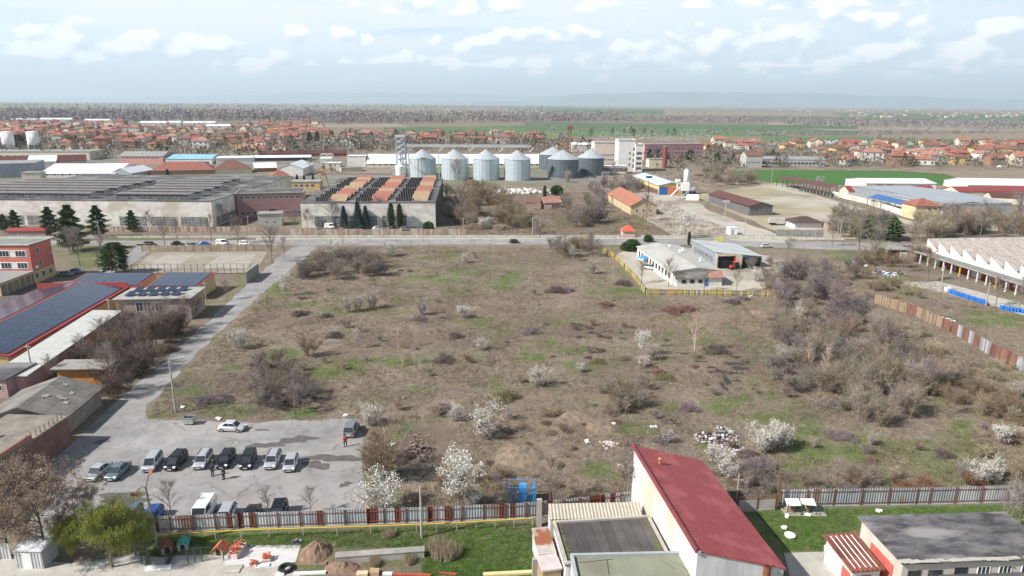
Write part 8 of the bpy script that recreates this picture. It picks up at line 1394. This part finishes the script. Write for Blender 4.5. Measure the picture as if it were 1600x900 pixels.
# ------ evergreens
for px, py, key, s_, lab in [(115, 392, 'pine', 1.15, 'tallest dark pine before the left factory'), (80, 368, 'pine', .8, 'dark pine left of the tallest pine'), (155, 371, 'pine', .88, 'pine right of the tallest pine'), (208, 362, 'pine', .62, 'dark pine before the middle of the left factory'), (25, 362, 'pine', .62, 'dark pine before the left end of the factory'), (8, 362, 'pine', .5, 'small dark pine at the left photo edge'), (182, 427, 'pine2', 1.0, 'broad round pine beside the sports court'), (264, 290, 'spruce', .8, 'lone dark spruce behind the factory roofs'), (538, 357, 'spruce', .75, 'left of three blue spruces before the central hall'), (560, 357, 'spruce', .9, 'middle of three blue spruces before the central hall'), (572, 357, 'spruce', .75, 'right of three blue spruces before the central hall'), (612, 357, 'column', 1.25, 'left of two columnar cypresses before the hall'), (625, 357, 'column', 1.2, 'right of two columnar cypresses before the hall'), (465, 292, 'spruce', .6, 'left of three small spruces behind the pink offices'), (476, 293, 'spruce', .6, 'middle of three small spruces behind the pink offices'), (490, 293, 'spruce', .6, 'right of three small spruces behind the pink offices'), (428, 332, 'spruce', .45, 'small dark spruce before the pink offices'), (670, 360, 'bush', 1.3, 'green bush before the right end of the central hall'), (987, 392, 'bush', 1.5, 'dark green bush at the compound corner'), (978, 392, 'bush', 1.1, 'smaller green bush left of the compound corner bush'), (1012, 378, 'bush', 1.0, 'round green bush behind the white compound roof'), (1076, 383, 'column', .6, 'columnar green shrub under the large blossoming tree'), (870, 305, 'bush', 2.0, 'dark green bush beside the ruined cottage'), (851, 312, 'column', .9, 'green tree behind the ruined cottage'), (1355, 372, 'bush', 3.2, 'left of two green broad bushes by the road on the right'), (1382, 374, 'bush', 3.4, 'right of two green broad bushes by the road on the right'), (1015, 250, 'pine', .75, 'dark pine before the pink block, left'), (1028, 250, 'pine', .7, 'dark pine before the pink block, second'), (1078, 252, 'pine2', 1.1, 'round dark tree before the pink block'), (1042, 250, 'pine', .5, 'small pine before the pink block'), (1120, 254, 'pine2', .9, 'round dark tree right of the pink block'), (1145, 254, 'pine', .6, 'dark pine right of the pink block'), (484, 224, 'pine', 1.1, 'dark pine left of the white school block'), (496, 222, 'pine', 1.0, 'dark pine next to the white school block'), (30, 233, 'pine2', 1.6, 'dark round tree between the two white tanks')]:
    put(key, px, py, s_, lab, 'tree' if key != 'bush' else 'bush', 'evergreens')
put('willow', 176, 886, .78, 'large yellow green willow by the bottom left yard', 'tree'); put('willow', 212, 868, .5, 'smaller yellow green willow right of the large one', 'tree'); put('willow', 112, 872, .5, 'dark straggly willow beside the white kiosk', 'tree')
put('ailan', 72, 870, 1.08, 'large brown tree full of dry seed clusters at lower left', 'tree'); put('ailan', 12, 862, 1.0, 'second brown seeded tree at the left edge', 'tree'); put('ailan', 125, 845, .72, 'lower brown seeded tree before the parked cars', 'tree')
for px, py, s_, lab in [(690, 866, 1.1, 'large dry reed clump on the green bank'), (706, 868, .8, 'dry reed clump right of the large reed clump'), (608, 838, .5, 'small reed tuft below the corrugated fence'), (640, 876, .6, 'reeds along the retaining wall'), (585, 882, .55, 'reeds at the left part of the retaining wall'), (1340, 842, .5, 'dry reeds behind the small white shed')]: put('reed', px, py, s_, lab, 'reeds', 'dry reed clumps')
tree_proto('forsy', 'forsythia_bush', [('bush', (lambda K: (K.flat(np.random.default_rng(1).normal(0, .8, (1500, 3)) * (1, 1, .6) + (0, 0, 1.2), .12, 1.0), K.mesh('bush', forsy))[1])(Veg(950)))]); put('forsy', 1124, 382, 1.2, 'yellow forsythia bush behind the grey garage', 'bush')
# ------ trees among the town houses and along far hedges
lt = []
for i in range(3):
    W_, K, tp = branching(1000 + i, 8, 7, 1, 8, 10, 1.5, .2, rw=.02); V1, c1_ = W_.arr(); K.T.append(V1.reshape(-1, 3, 3)); K.C.append(c1_ * .8); tree_proto(('far', i), 'bare_tree', [('tree', K.mesh('bare_tree', tw_grey))])
    V, c = K.arr(); V = V.copy()
tree_proto(('far', 3), 'evergreen_tree', [('tree', conifer(1010, 9, 3, needle, 'pine', 500)[1][1])])
rr = random.Random(31)
for (x0, y0, x1, y1, n) in ((0, 198, 500, 250, 110), (540, 212, 850, 236, 40), (380, 222, 560, 236, 30), (1120, 230, 1600, 262, 70), (1010, 230, 1200, 262, 24), (800, 222, 940, 240, 20), (640, 228, 880, 246, 30)):
    for _ in range(n):
        px, py = rr.uniform(x0, x1), rr.uniform(y0, y1); g = G(px, py); k = 3 if rr.random() < .13 else rr.randrange(3)
        if any((g.x - q[0]) ** 2 + (g.y - q[1]) ** 2 < 49 for q in taken): continue
        put(('far', k), px, py, rr.uniform(.8, 1.6), 'dark evergreen tree among the town houses' if k == 3 else 'bare grey tree among the town houses', 'tree', 'trees among the town houses' if k != 3 else 'evergreens among the town houses')
for x_ in (922, 924.5, 957, 975, 986, 989, 992, 1007, 1019, 1043, 1053): put(('far', 3), x_, 210 + (x_ % 5), rr.uniform(1.0, 1.6), 'dark conifer standing among the cemetery stones', 'tree', 'conifers of the cemetery')
print('tris', sum(len(m.polygons) for m in bpy.data.meshes), 'objects', len(bpy.data.objects))
